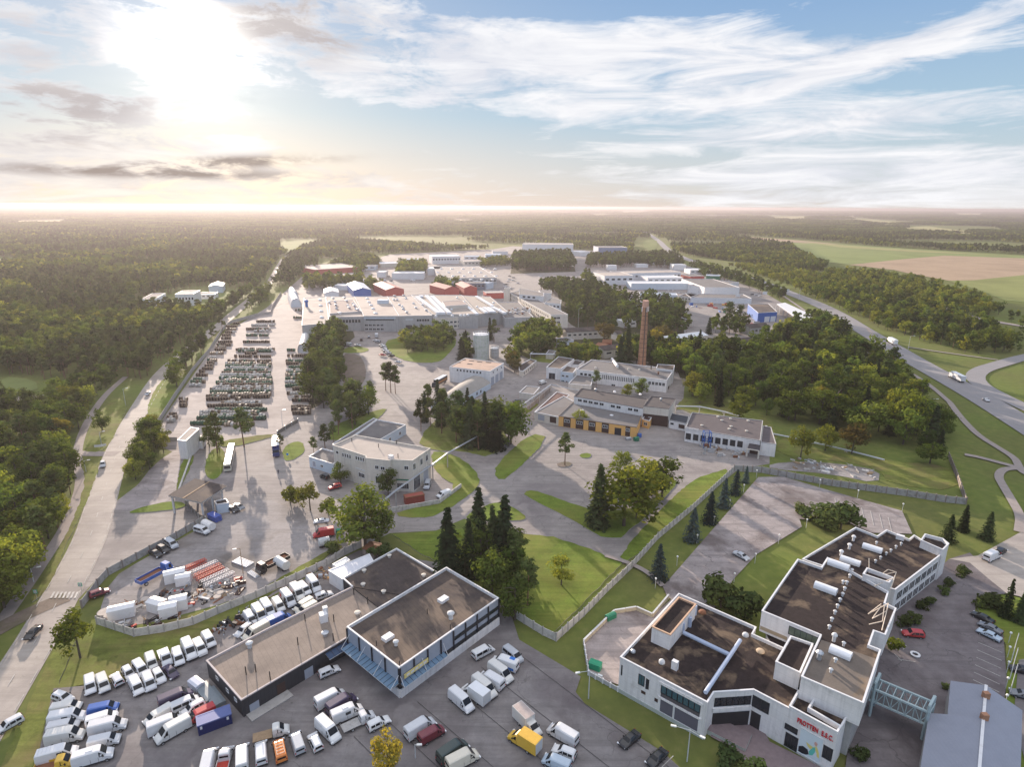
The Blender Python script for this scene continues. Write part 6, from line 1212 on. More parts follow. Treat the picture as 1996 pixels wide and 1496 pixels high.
V = [
 ('wagon', WHT, (109, 1357), (138, 1367), 'white people carrier at the grass edge above the left column of vans', G1_, ()),
 ('low_van', WHT, (103, 1386), (156, 1377), 'low white van second from the top in the left column, nose to the right', G1_, ()),
 ('van', WHT, (94, 1407), (171, 1393), 'long white high-roof van with one dark side window in the left column', G1_, ('swin',)),
 ('low_van', WHT, (96, 1424), (152, 1413), 'low white van between two long high-roof vans in the left column', G1_, ()),
 ('van', WHT, (84, 1444), (172, 1428), 'long white high-roof van with ribbed roof, fifth from the top of the left column', G1_, ('ribs',)),
 ('van', WHT, (68, 1484), (157, 1460), 'long white ribbed-roof van next to the yellow pickup truck', G1_, ('ribs', 'door')),
 ('pickup', YEL, (72, 1500), (147, 1482), 'yellow pickup truck with brown bed at the bottom left corner', G1_, (RUST,)),
 ('low_van', BLU, (176, 1389), (228, 1378), 'bright blue low van with pale bonnet at the top of the second column', G1_, ()),
 ('minibus', WHT, (172, 1411), (225, 1395), 'white minibus with long side windows below the bright blue van', G1_, ()),
 ('van', WHT, (178, 1425), (244, 1409), 'white high-roof van below the minibus in the second column', G1_, ()),
 ('low_van', WHT, (175, 1453), (232, 1440), 'low white van between two high-roof vans in the second column', G1_, ()),
 ('van', WHT, (150, 1485), (214, 1466), 'white high-roof van with a round roof hatch, lowest of the second column', G1_, ('hatch',)),
 ('low_van', WHT, (174, 1322), (178, 1353), 'white van at the left end of the row along the grass bank', G1_, ()),
 ('low_van', WHT, (196, 1320), (206, 1349), 'white van second from the left end of the row along the grass bank', G1_, ()),
 ('wagon', WHT, (233, 1335), (222, 1317), 'small white hatchback showing its tail in the row along the grass bank', G1_, ()),
 ('wagon', WHT, (245, 1306), (257, 1324), 'white estate car right of the tail-on hatchback', G1_, ()),
 ('minibus', WHT, (267, 1296), (281, 1315), 'white people carrier behind two white vans in the bank row', G1_, ()),
 ('low_van', WHT, (291, 1280), (299, 1305), 'white van nose down behind the estate car at the bank', G1_, ()),
 ('low_van', WHT, (259, 1326), (273, 1353), 'white van in front, left of the three parked before the bank row', G1_, ()),
 ('low_van', WHT, (285, 1318), (296, 1345), 'white van in front, middle of the three parked before the bank row', G1_, ()),
 ('wagon', WHT, (303, 1309), (317, 1332), 'white estate in front, right of the three parked before the bank row', G1_, ()),
 ('chassis', WHT, (316, 1266), (328, 1296), 'white truck cab with an open back in the bank row', G1_, ()),
 ('sedan', PUR, (322, 1301), (343, 1323), 'dark purple stripped car lying before the open truck cab', G1_, ()),
 ('low_van', WHT, (343, 1269), (352, 1297), 'white van between the open truck cab and the tall van', G1_, ()),
 ('van', WHT, (361, 1252), (376, 1284), 'tall white van with its bonnet missing near the workshop corner', G1_, ()),
 ('minibus', WHT, (383, 1253), (396, 1275), 'white van shell with empty windscreen beside the tall bonnetless van', G1_, ()),
 ('cab_shell', WHT, (402, 1241), (412, 1257), 'crushed white van front close to the workshop wall', G1_, ()),
 ('low_van', WHT, (482, 1199), (494, 1216), 'small white van, leftmost of the row behind the charcoal workshop', G2_, ()),
 ('van', WHT, (498, 1187), (514, 1210), 'white van with yellow roof edge behind the charcoal workshop', G2_, ('yellow_front', 'door')),
 ('van', WHT, (514, 1176), (530, 1201), 'plain white high-roof van right of the yellow-edged one', G2_, ('door',)),
 ('low_van', WHT, (537, 1173), (549, 1190), 'low white van shell with no windscreen behind the blue van', G2_, ()),
 ('van', WHT, (553, 1157), (571, 1180), 'white van with red rear flank and open side door', G2_, ('red_back', 'door')),
 ('van', WHT, (571, 1145), (588, 1168), 'white high-roof van with open side door right of the red-flanked van', G2_, ('door', 'ribs')),
 ('low_van', WHT, (586, 1143), (600, 1157), 'low white van between two tall vans at the right end of the row', G2_, ()),
 ('van', WHT, (604, 1130), (620, 1151), 'white high-roof van at the right end of the row near the tin shed', G2_, ('door',)),
 ('wagon', WHT, (617, 1167), (645, 1157), 'white estate car parked crosswise beside the workshop roof edge', G2_, ()),
 ('van', BLU, (522, 1219), (565, 1200), 'blue and silver van with a yellow and red emblem behind the workshop', G2_, ('diamond',)),
 ('low_van', CRM, (605, 1173), (578, 1190), 'cream van lying crosswise below the red-flanked van', G2_, ()),
 ('low_van', CRM, (611, 1182), (586, 1196), 'cream van half hidden by the workshop parapet', G2_, ()),
 ('van', CRM, (514, 1224), (482, 1242), 'cream high-roof van tight behind the workshop roof step', G2_, ()),
 ('wagon', WHT, (485, 1223), (465, 1238), 'small white car wreck behind the cream high-roof van', G2_, ()),
 ('van', PUR, (317, 1372), (369, 1350), 'dark purple van left of the white minibus by the workshop', G1_, ()),
 ('minibus', WHT, (337, 1384), (384, 1363), 'white minibus with long windows beside the dark purple van', G1_, ()),
 ('wagon', WHT, (397, 1371), (354, 1395), 'white estate car facing left beside the red van', G1_, ()),
 ('low_van', RED_, (409, 1386), (374, 1404), 'red van against the navy container', G1_, ()),
 ('low_van', WHT, (332, 1383), (285, 1412), 'low white van facing left in the cluster of three by the red van', G1_, ()),
 ('van', WHT, (293, 1425), (353, 1401), 'high white van facing right in the middle of the cluster', G1_, ()),
 ('van', WHT, (364, 1409), (307, 1441), 'high white van facing left at the front of the cluster with its dark door open', G1_, ()),
 ('van', WHT, (403, 1502), (410, 1470), 'white van showing its tail at the left of the bottom row', G3_, ()),
 ('pickup', WHT, (432, 1502), (441, 1466), 'white pickup with a red bed front in the bottom row', G3_, (REDP,)),
 ('van', WHT, (472, 1495), (472, 1459), 'white van with dark rear window right of the red-fronted pickup', G3_, ()),
 ('low_van', WHT, (510, 1485), (508, 1453), 'narrow white van left of the orange minibus', G3_, ()),
 ('minibus', ORA, (549, 1482), (542, 1447), 'orange minibus with a roof rack', G3_, ('rack',)),
 ('low_van', SIL, (585, 1466), (574, 1433), 'silver van right of the orange minibus', G3_, ()),
 ('wagon', WHT, (621, 1462), (608, 1435), 'small white hatchback right of the silver van', G3_, ()),
 ('van', WHT, (623, 1408), (657, 1442), 'tall white van nosing down right of the small hatchback', G3_, ()),
 ('chassis', WHT, (503, 1436), (558, 1421), 'stripped white truck with red sills and a bare frame', G3_, (TIMBER,)),
 ('van', WHT, (621, 1374), (668, 1350), 'white high-roof van with a dark stripe left of the dark purple van', G3_, ()),
 ('van', PUR, (642, 1387), (690, 1357), 'dark purple high-roof van between two white vans', G3_, ()),
 ('van', WHT, (646, 1404), (708, 1377), 'long white van with side window right of the dark purple van', G3_, ('swin', 'hatch')),
 ('flatbed', WHT, (668, 1420), (732, 1390), 'white flatbed truck with an empty dark bed', G3_, (GREYW,)),
 ('wagon', WHT, (719, 1421), (757, 1402), 'white estate car right of the flatbed truck', G3_, ()),
 ('wagon', WHT, (624, 1318), (659, 1303), 'white estate car parked under the navy canopy of the workshop', G3_, ()),
 ('minibus', WHT, (924, 1281), (958, 1263), 'white minibus in the lane beside the blue-grey block', G3_, ()),
 ('minibus', SIL, (985, 1266), (1015, 1290), 'silver minibus at the top end of the van row', G3_, ()),
 ('van', WHT, (1004, 1301), (963, 1286), 'white van with blue waves second from the top of the van row', G3_, ('bluewave',)),
 ('van', WHT, (957, 1298), (996, 1327), 'white high-roof van below the blue-waved van', G3_, ()),
 ('van', WHT, (982, 1341), (932, 1312), 'white high-roof van showing its tail in the van row', G3_, ()),
 ('van', WHT, (926, 1325), (964, 1357), 'white high-roof van left of the one showing its tail', G3_, ()),
 ('box_truck', WHT, (949, 1371), (899, 1336), 'white box truck with plain roof in the van row', G3_, ()),
 ('van', WHT, (880, 1350), (920, 1385), 'white van at the lower left end of the van row', G3_, ()),
 ('box_truck', WHT, (1003, 1386), (1059, 1442), 'white box truck with stained grey roof and two vents', G3_, (mat('stained_box_roof', (.42, .35, .32), .9, .2, 1.5),)),
 ('box_truck', YEL, (1051, 1466), (989, 1426), 'yellow box truck in the middle of the lot', G3_, (mat('yellow_box_roof', (.60, .36, .05), .5, .1, 1.5),)),
 ('van', WHT, (1124, 1448), (1069, 1416), 'white high-roof van parked alone right of the yellow box truck', G3_, ()),
 ('wagon', WHT, (1119, 1476), (1080, 1460), 'white estate car behind the pale blue van at the bottom edge', G3_, ()),
 ('low_van', LBL, (1113, 1501), (1057, 1477), 'pale blue van at the bottom edge below the estate car', G3_, ()),
 ('sedan', BLK, (1244, 1430), (1210, 1458), 'black saloon parked along the kerb by the lamp posts', G3_, ()),
 ('sedan', BLK, (1294, 1467), (1267, 1493), 'black saloon at the bottom edge by the white bay line', G3_, ()),
 ('van', WHT, (791, 1436), (847, 1402), 'white high-roof van beside the maroon van near the yellow tree', G3_, ()),
 ('low_van', MAR, (821, 1444), (861, 1421), 'maroon van right of the white high-roof van', G3_, ()),
 ('van', GRN, (862, 1479), (904, 1450), 'black-green van beside the cream van', G3_, ()),
 ('van', CRM, (873, 1496), (931, 1466), 'cream high-roof van at the bottom right of the yellow tree', G3_, ()),
 ('wagon', RED_, (1798, 1239), (1761, 1235), 'red hatchback alone in the side lot of the office complex', None, ()),
 ('sedan', BLK, (1930, 1213), (1900, 1198), 'black saloon, topmost of three at the hedge of the side lot', None, ()),
 ('sedan', GRY, (1948, 1234), (1912, 1217), 'dark grey saloon, middle of three at the hedge of the side lot', None, ()),
 ('sedan', LBL, (1950, 1250), (1906, 1229), 'light blue saloon, lowest of three at the hedge of the side lot', None, ()),
 ('sedan', BLK, (2012, 1312), (1975, 1304), 'black saloon at the right picture edge behind the flagpoles', None, ()),
 ('sedan', GRY, (2014, 1362), (1978, 1352), 'grey car at the right picture edge below the flagpoles', None, ()),
 ('sedan', SIL, (1430, 1077), (1460, 1093), 'silver saloon on the old cracked car park', None, ()),
 ('van', WHT, (1919, 1091), (1948, 1077), 'white van on the side road at the right', None, ()),
 ('wagon', BLK, (1942, 1081), (1959, 1069), 'dark car just ahead of the white van on the side road', None, ()),
 ('sedan', BLK, (76, 1223), (53, 1247), 'black saloon driving down the left road', None, ()),
 ('wagon', WHT, (32, 1407), (3, 1423), 'white car at the left picture edge on the road', None, ()),
 ('wagon', SIL, (201, 901), (200, 912), 'silver-roofed dark car coming to the road junction', None, ()),
 ('sedan', SIL, (291, 765), (285, 771), 'silver car far up the left road', None, ()),
 ('minibus', WHT, (378, 1030), (409, 1039), 'white minibus with dark windows inside the gate fence', None, ()),
 ('minibus', SIL, (322, 1053), (346, 1069), 'silver van, right of three parked at the gate fence', None, ()),
 ('wagon', BLK, (307, 1066), (330, 1078), 'dark brown car, middle of three parked at the gate fence', None, ()),
 ('sedan', BLK, (292, 1074), (316, 1087), 'black saloon, left of three parked at the gate fence', None, ()),
 ('wagon', MAR, (177, 1163), (212, 1151), 'maroon wrecked car with a pale roof inside the scrap yard corner', None, ()),
 ('sedan', BLK, (443, 989), (464, 999), 'black car by the pale blue gate cabin, nearer of two', None, ()),
 ('sedan', GRY, (455, 984), (476, 994), 'grey car with pale roof by the gate cabin, farther of two', None, ()),
 ('lorry', NVY, (539, 864), (538, 897), 'dark blue lorry stopped by the round grass island', None, ()),
 ('wagon', RED_, (664, 947), (641, 953), 'red car parked before the cream two-storey building', None, ()),
 ('wagon', BLK, (640, 933), (626, 926), 'dark car half hidden left of the round tree', None, ()),
 ('minibus', SIL, (836, 937), (830, 955), 'silver minibus beside the garage door of the two-storey building', None, ()),
 ('low_van', WHT, (874, 961), (856, 968), 'white van behind the low curved wall', None, ()),
 ('sedan', WHT, (641, 1016), (612, 1019), 'white saloon on the gravel yard', None, ()),
 ('van', RED_, (648, 1037), (612, 1043), 'red van on the gravel yard near the big tree', None, ()),
 ('dump', BLK, (549, 1092), (512, 1110), 'black tipper truck beside the scrap yard fence', None, ()),
 ('dump', BLU, (268, 1140), (337, 1103), 'blue tipper truck with a rusty load in the scrap yard', None, ()),
 ('lorry', BLK, (869, 741), (835, 760), 'black lorry with orange panelled trailer by the arched hall', None, (mat('orange_brown_panel', (.35, .16, .06), .6, .3, .8),)),
 ('lorry', WHT, (1750, 674), (1722, 659), 'white lorry on the highway at the dashed crossing, farther of two', None, ()),
 ('lorry', WHT, (1878, 745), (1842, 727), 'white lorry on the highway, nearer of two', None, ()),
 ('sedan', WHT, (1928, 784), (1916, 777), 'white car on the highway close to the slip road', None, ()),
 ('sedan', RED_, (739, 692), (752, 693), 'red car standing alone on the plaza by the factory', G4_, ()),
 ('van', WHT, (684, 673), (671, 671), 'white van on the kerb side left of the plaza oval', G4_, ()),
 ('sedan', WHT, (690, 673), (704, 674), 'white saloon right of the van above the plaza oval', G4_, ()),
 ('wagon', BLK, (704, 665), (705, 660), 'dark car near the factory entrance', G4_, ()),
 ('box_truck', WHT, (734, 660), (734, 651), 'white box truck at the factory entrance', G4_, ()),
 ('wagon', WHT, (719, 660), (719, 655), 'pale car between the factory entrance and the box truck', G4_, ()),
 ('minibus', WHT, (777, 661), (791, 661), 'white minibus on the lawn edge before the factory', G4_, ()),
 ('sedan', BLK, (1004, 784), (1012, 782), 'black car beside the flat cream store', G4_, ()),
 ('sedan', WHT, (988, 799), (996, 797), 'white car under the overhead pipe', G4_, ()),
 ('low_van', WHT, (1052, 748), (1063, 744), 'white van by the loading door of the boiler house annexe', G4_, ()),
 ('sedan', BLK, (966, 645), (975, 645), 'dark car on the lane between tank and office wing', G4_, ()),
 ('sedan', WHT, (953, 660), (961, 659), 'white car beside the tall pale tank', G4_, ()),
]
for i, (x, y, c) in enumerate([(733, 664, WHT), (737, 666, SIL), (745, 673, WHT), (748, 676, SIL), (750, 681, WHT), (753, 684, WHT), (757, 688, SIL), (763, 694, BLK), (776, 706, SIL)]):
    V.append(('wagon' if i % 3 == 1 else 'sedan', c, (x + 4, y + 1), (x - 5, y), '%s car parked in the slanting row along the plaza lawn' % {WHT: 'white', SIL: 'silver', BLK: 'black'}[c], 'cars in the slanting row along the plaza lawn', ()))
for i, (x, y) in enumerate([(985, 558), (986, 554.5), (990, 549), (992, 544.5), (1001, 541.5), (1000, 546.5), (993, 538), (1009, 552), (1053, 539), (1086, 540.5), (1122, 540.5), (1466, 574), (1473, 575), (1481, 577)]):
    V.append(('sedan', (WHT, BLK, SIL, WHT, GRY)[i % 5], (x + 3, y), (x - 3, y + .5), ('%s car on the far car park beyond the stair tower' if x < 1200 else '%s car on the car park by the highway') % ('white', 'black', 'silver', 'white', 'grey')[i % 5], 'cars on the far car parks', ()))
for v in V:
    k = v[0]
    if k == 'cab_shell': k = 'low_van'
    veh(k, v[1], v[2], v[3], v[4], v[5], v[6])
# ---------------------------------------------------------------- fences and low walls
def fence(name, label, px, h, panel, post, step=3.0, cap=None, cat='fence', posth=.25, t=.12, cut=None):
    P = [Vector(g(*p)[:2]) for p in px]; o = thing(name, (P[0].x, P[0].y, 0), label, cat); b = MB(); pts = []
    for i in range(len(P) - 1):
        a, c = P[i], P[i + 1]; L = (c - a).length; n = max(1, round(L / step)); d = (c - a) / L
        for k in range(n):
            p, q = a.lerp(c, k / n), a.lerp(c, (k + 1) / n); pts.append((p, math.atan2(d.y, d.x)))
            b.bar((*(p + d * .06), h / 2), (*(q - d * .06), h / 2), t, h, panel)
            if cap: b.bar((*(p + d * .06), h + .05), (*(q - d * .06), h + .05), t + .08, .1, cap)
    pts.append((P[-1], 0)); b.build('panels', o)
    if post:
        pm = MB(); pm.box(-.14, .14, -.16, .16, 0, h + posth, post); me = pm.mesh('post')
        st_ = max(1, math.ceil(len(pts) / 95))
        for p, a in pts[::st_]: q = put('post', me, o); q.location = (p.x - P[0].x, p.y - P[0].y, 0); q.rotation_euler = (0, 0, a)
    return o
PAN = mat('grey_concrete_panel', (.34, .325, .31), .9, .2, 1.2, stain=(.20, .185, .17), stain_s=.8); PANW = mat('pale_concrete_panel', (.52, .49, .46), .9, .16, 1.2, stain=(.34, .31, .28), stain_s=.7); PANB = mat('brown_grey_panel', (.24, .20, .18), .9, .2, 1.2)
fence('concrete_fence', 'grey concrete panel fence between the entrance canopy and the scrap yard', [(398, 1019), (345, 1051), (293, 1078), (211, 1123), (191, 1145), (174, 1169), (160, 1187)], 2.1, PAN, PANB, 3.4)
fence('concrete_fence', 'pale concrete panel fence above the grass bank behind the vans', [(190, 1219), (262, 1243), (321, 1234), (377, 1220), (425, 1199), (500, 1168), (557, 1142), (637, 1105), (672, 1082), (704, 1068)], 2.1, PANW, CONC, 2.8)
fence('concrete_fence', 'white concrete panel fence running up beside the big lawn', [(1058, 1239), (1084, 1251), (1138, 1202), (1183, 1155), (1231, 1109), (1282, 1052), (1352, 993), (1400, 948), (1430, 919)], 2.0, PANW, CONC, 2.4)
fence('concrete_fence', 'brown-grey concrete panel fence below the rubble yard', [(1430, 919), (1484, 922), (1549, 935), (1621, 948), (1687, 957), (1767, 968), (1842, 980), (1882, 984)], 2.3, PAN, PANB, 2.8)
fence('concrete_fence', 'brown-grey fence running uphill from the right corner of the rubble yard', [(1882, 984), (1865, 935), (1848, 893)], 2.2, PANB, PANB, 3.0)
fence('concrete_fence', 'short panel fence behind the charcoal workshop hidden by trees', [(1058, 1239), (1005, 1206), (975, 1180)], 2.0, PANW, CONC, 2.4)
fence('retaining_wall', 'low beige wall with a rail round the paved courtyard', [(1137, 1258), (1197, 1199), (1240, 1192), (1271, 1206), (1303, 1168)], 1.2, mat('beige_wall', (.42, .37, .27), .9, .15, 1), None, 3, LSTEEL, 'wall', t=.3)
fence('railing', 'white lattice railing closing the courtyard', [(1138, 1258), (1147, 1317), (1204, 1349)], .9, mat('white_mesh_rail', (.42, .42, .42), .7, .2, 9), TRIMW, 1.6, TRIMW, 'railing', t=.04)
fence('concrete_wall', 'long grey wall along the left side of the drum yard', [(304, 836), (340, 778), (375, 726), (408, 687), (433, 646), (450, 631), (500, 617), (528, 613), (531, 600), (548, 573)], 2.4, CONC, None, 6, None, 'wall')
fence('concrete_wall', 'low grey wall at the gatehouse end of the drum yard', [(314, 861), (346, 861)], 1.8, CONC, None, 6, None, 'wall')
fence('low_wall', 'knee-high pale wall beside the old concrete strip', [(377, 880), (349, 957)], .7, PANW, None, 6, None, 'wall', t=.5)
fence('low_wall', 'pale curved wall round the yard of the two-storey building', [(760, 999), (797, 993), (856, 983), (878, 967), (899, 951)], 1.5, PANW, None, 2, None, 'wall', t=.3)
fence('brick_wall', 'dark wall beside the overhead pipe left of the orange workshop', [(1004, 824), (1047, 787), (1074, 763)], 2.5, PANB, CONC, 5, None, 'wall')
fence('yard_gate', 'open wire gate with posts at the entrance of the drum yard', [(541, 848), (556, 838), (581, 824)], 1.6, mat('wire_mesh_gate', (.16, .15, .14), .8, .3, 6), STEEL, 6, None, 'gate', t=.04)
fence('gate_barrier', 'sliding steel gate under the entrance canopy', [(362, 985), (388, 1012), (402, 1019)], 1.7, mat('wire_mesh_gate', (.16, .15, .14), .8, .3, 6), CONC, 3, None, 'gate', t=.05)
# ---------------------------------------------------------------- pipes on trestles
def pipe(label, px, z, r, n=2, every=2, m=LSTEEL):
    P = [g(x, y, z) for x, y in px]; o = thing('overhead_pipe', (P[0].x, P[0].y, 0), label, 'pipe')
    for k in range(n):
        d = (P[1] - P[0]).normalized(); off = Vector((-d.y, d.x, 0)) * (k - (n - 1) / 2) * (r * 2.6); b = MB(); b.tube([p + off for p in P], r, m, 8); b.build('pipe', o)
    for i in range(len(P) - 1):
        c = max(1, int((P[i + 1] - P[i]).length / (every * 8)))
        for k in range(c):
            p = P[i].lerp(P[i + 1], k / c); b = MB(); b.bar((p.x, p.y, 0), (p.x, p.y, z - r), .35, .35, CONC); b.box(p.x - 1, p.x + 1, p.y - .15, p.y + .15, z - r - .25, z - r, CONC); b.build('trestle', o)
    return o
pipe('twin heating pipe on trestles crossing from the big tree to the boiler house', [(747, 977), (771, 957), (843, 906), (872, 884), (943, 844), (1001, 801), (1052, 766), (1074, 750)], 5.6, .15, 2, 2, STEEL)
pipe('pipe bridge from the trestles to the orange workshop roof', [(1074, 750), (1131, 762)], 5.6, .16, 1, 2, STEEL)
pipe('pale pipe on posts behind the pillared workshop', [(1318, 792), (1364, 793), (1412, 803), (1440, 811)], 3.4, .3, 1)
pipe('pale pipe lying low across the rough grass to the right-hand wood', [(1506, 846), (1546, 854), (1585, 863), (1651, 878), (1724, 897)], .9, .32, 1, 1)
pipe('angled blue-grey pipe frame at the edge of the lane by the small tank', [(1081, 691), (1034, 690), (1046, 679), (1058, 662)], 4.2, .3, 2)
# ---------------------------------------------------------------- lamps, poles, signs
def pole(name, label, cat, x, yb, h, group=None): p = g(x, yb); return thing(name, (p.x, p.y, 0), label, cat, group)
_gl = MB(); _gl.cyl((0, 0), .06, 0, 2.6, LSTEEL, 6); GLP = _gl.mesh('post'); _gl = MB(); _gl.lathe([(0, 2.55), (.2, 2.62), (.26, 2.8), (.2, 2.98), (0, 3.05)], (0, 0, 0), LAMPG, 10); GLB = _gl.mesh('globe')
for i, (x, y) in enumerate([(1277, 1148), (1319, 1104), (1358, 1061), (1391, 1024), (1422, 991), (1449, 961), (1474, 932), (1597, 951), (1671, 972), (1758, 999), (1571, 1030), (1517, 1061), (1471, 1099), (1430, 1138)]):
    o = pole('globe_lamp', 'white globe lamp on a thin post along the %s' % ('row of blue spruces' if i < 7 else 'fence side of the old car park' if i < 10 else 'lawn side of the old car park'), 'lamp', x, y, 3, 'globe lamps round the old car park'); put('post', GLP, o); put('globe', GLB, o)
for i, (x, y) in enumerate([(1965, 1256), (1963, 1284), (1961, 1314), (1959, 1346), (1957, 1380)]):
    o = pole('globe_lamp', 'white globe lamp along the hedge kerb of the side lot', 'lamp', x, y, 3, 'globe lamps along the side lot'); put('post', GLP, o); put('globe', GLB, o)
def streetlamp(label, x, yb, yt, arms, group=None, m=LSTEEL):
    h = hgt(x, yb, yt); o = pole('street_lamp', label, 'street lamp', x, yb, h, group); b = MB(); b.tube([(0, 0, 0), (0, 0, h)], .11, m, 7, .07); b.build('post', o, False)
    for dx, dy, dz in arms:
        b = MB(); b.tube([(0, 0, h - .1), (dx, dy, h + dz)], .05, m, 6); b.build('arm', o, False)
        b = MB(); L = Vector((dx, dy, 0)).normalized(); b.bar((dx, dy, h + dz), (dx + L.x * .9, dy + L.y * .9, h + dz + .05), .34, .2, LAMPG); b.build('lamp_head', o, False)
    return o
streetlamp('twin-armed grey street lamp by the courtyard railing', 1147, 1363, 1308, [(-1.9, -.6, .1), (1.4, -.9, -.1)])
streetlamp('twin-armed grey street lamp before the loggia of the white offices', 1339, 1486, 1424, [(-2.2, .5, .2), (1.3, -1.0, -.2)])
streetlamp('grey street lamp by the footpath left of the zebra crossing', 66, 1136, 1109, [(1.3, .3, .2)])
streetlamp('street lamp on the grass wedge at the road junction', 168, 921, 899, [(1.0, .2, .2)])
streetlamp('street lamp on the verge above the road junction', 198, 868, 843, [(1.0, .3, .2)])
streetlamp('leaning lamp post on the upper left roadside', 245, 790, 758, [(1.2, .3, .2)])
streetlamp('tall wooden yard mast with a white lamp over the scrap yard', 474, 1119, 1070, [(-.7, -.3, .1)], m=TIMBER)
streetlamp('short lamp post on the lawn right of the yellow tree', 810, 1481, 1453, [(.3, 0, .0)])
streetlamp('lamp post beside the drum yard gate', 551, 833, 800, [(.9, .1, .1)])
for x, yb, yt, w in ((1770, 682, 655, 'right of the farther lorry'), (1724, 694, 672, 'left of the farther lorry'), (1557, 585, 563, 'by the farthest bend'), (1240, 560, 528, 'left of the plant building'), (1127, 640, 601, 'by the pines behind the office wing'), (1813, 797, 778, 'standing up out of the right-hand wood'), (1652, 652, 632, 'near the long open shelter')):
    streetlamp('grey lamp mast of the highway side, ' + w, x, yb, yt, [(1.6, -.6, .2)])
for i, (x, y, yt, xt) in enumerate(((1970, 1294, 1235, 1983), (1968, 1325, 1264, 1984), (1967, 1357, 1295, 1983))):
    h = hgt(x, y, yt); o = pole('flagpole', ('topmost', 'middle', 'lowest')[i] + ' of three white flagpoles at the right edge', 'flagpole', x, y, h, 'flagpoles at the right edge'); b = MB(); b.tube([(0, 0, 0), (0, 0, h)], .09, TRIMW, 7, .05); b.build('pole', o, False)
    b = MB(); b.face([(0, 0, h - .3), (.25, .1, h - .4), (.2, .12, h - 1.6), (0, 0, h - 1.8)], TRIMW); b.build('flag', o, False)
SIGNG = mat('green_sign', (.05, .35, .20), .5, .05); SIGNB = mat('blue_sign', (.03, .20, .55), .5, .05)
def sign(label, x, y, w, h, z, m, inner=None, rz=0.0, rnd_=False):
    o = pole('road_sign', label, 'sign', x, y, z); o.rotation_euler = (0, 0, rz); b = MB(); b.cyl((0, 0), .04, 0, z + h, STEEL, 6); b.build('post', o, False)
    b = MB()
    if rnd_: b.tube([(0, -.06, z + h / 2), (0, -.1, z + h / 2)], w / 2, m, 16)
    else: b.box(-w / 2, w / 2, -.1, -.06, z, z + h, m)
    b.build('sign_plate', o, False)
    if inner: b = MB(); b.box(-w * .33, w * .33, -.115, -.102, z + h * .15, z + h * .85, inner); b.box(-w * .06, w * .06, -.125, -.116, z + h * .25, z + h * .75, MULL); b.build('sign_symbol', o, False)
sign('square pedestrian crossing sign left of the zebra crossing', 73, 1171, 1.0, 1.0, 1.9, SIGNG, TRIMW); sign('square pedestrian crossing sign right of the zebra crossing', 160, 1157, 1.0, 1.0, 1.9, SIGNG, TRIMW)
sign('white direction board on the verge at the road junction', 194, 876, 3.2, .9, .9, TRIMW, None, .3); sign('small white direction board below the other at the road junction', 203, 874, 1.8, .8, .9, TRIMW, None, .3)
sign('round blue traffic sign on the round grass island', 561, 893, .9, .9, 1.0, SIGNB, None, 0, True)
for x, y, l in ((1437, 589, 'white billboard by the highway car park, left one'), (1490, 582, 'white billboard at the highway bend'), (1533, 577, 'white billboard farther right along the highway')): sign(l, x, y, 4.5, 3.2, 4.0, TRIMW)
# ---------------------------------------------------------------- bins, containers, tanks, ring
def crate(name, label, cat, x, y, size, m, rz=0, group=None, lid=None):
    p = g(x, y); o = thing(name, (p.x, p.y, 0), label, cat, group, rz); w, d, h = size; b = MB(); b.box(-w / 2, w / 2, -d / 2, d / 2, .12, h, m)
    for sx in (-1, 1):
        for sy in (-1, 1): b.box(sx * w * .4 - .07, sx * w * .4 + .07, sy * d * .4 - .07, sy * d * .4 + .07, 0, .12, BLACKP)
    b.build('body', o, False); b = MB(); k = 6
    if lid == 'gable':
        b.add([(-w / 2 - .08, -d / 2 - .08, h), (w / 2 + .08, -d / 2 - .08, h), (w / 2 + .08, 0, h + .35), (-w / 2 - .08, 0, h + .35), (-w / 2 - .08, d / 2 + .08, h), (w / 2 + .08, d / 2 + .08, h)], [(0, 1, 2, 3), (3, 2, 5, 4), (1, 5, 2), (0, 3, 4)], TRIMW)
    else: b.add([(-w / 2 - .04, -d / 2 - .04, h), (w / 2 + .04, -d / 2 - .04, h), (w / 2 + .04, d / 2 + .04, h + .04), (-w / 2 - .04, d / 2 + .04, h + .04), (-w / 2, -d / 4, h + .16), (w / 2, -d / 4, h + .16), (w / 2, d / 4, h + .18), (-w / 2, d / 4, h + .18)], [(0, 1, 5, 4), (1, 2, 6, 5), (2, 3, 7, 6), (3, 0, 4, 7), (4, 5, 6, 7)], m)
    b.build('lid' if lid != 'gable' else 'roof', o, False); return o
crate('waste_bin', 'bright green dumpster inside the courtyard near the lamp', 'bin', 1160, 1306, (2.4, 1.5, 1.7), mat('bright_green_plastic', (.02, .24, .13), .4, .1), -.5)
crate('waste_bin', 'dark green dumpster at the courtyard wall', 'bin', 1190, 1209, (2.6, 1.1, 1.4), GREENP, .6)
crate('waste_bin', 'green bin beside the corner of the orange workshop', 'bin', 1240, 860, (2.0, 1.4, 1.5), GREENP, .4); crate('waste_bin', 'blue bin behind the green one at the orange workshop', 'bin', 1246, 853, (1.4, 1.2, 1.5), BLUEM, .4); crate('waste_bin', 'grey bin left of the green one at the orange workshop', 'bin', 1224, 858, (2.2, 1.4, 1.0), STEEL, .4); crate('waste_bin', 'green bin near the red van on the gravel yard', 'bin', 661, 1041, (1.4, 1.2, 1.3), mat('bright_green_plastic', (.02, .24, .13), .4, .1), 0)
wb = wbox('shipping_container', 'navy blue container lying beside the red van', 'container', (388, 1439), (454, 1414), 2.5, 2.5, NAVYM if False else mat('navy_container_steel', (.014, .022, .10), .5, .1, 1, stripes=(0, .4, .3)), mat('navy_container_top', (.10, .13, .30), .5, .1), par=.02, parm=mat('navy_container_top', (.10, .13, .30), .5, .1))
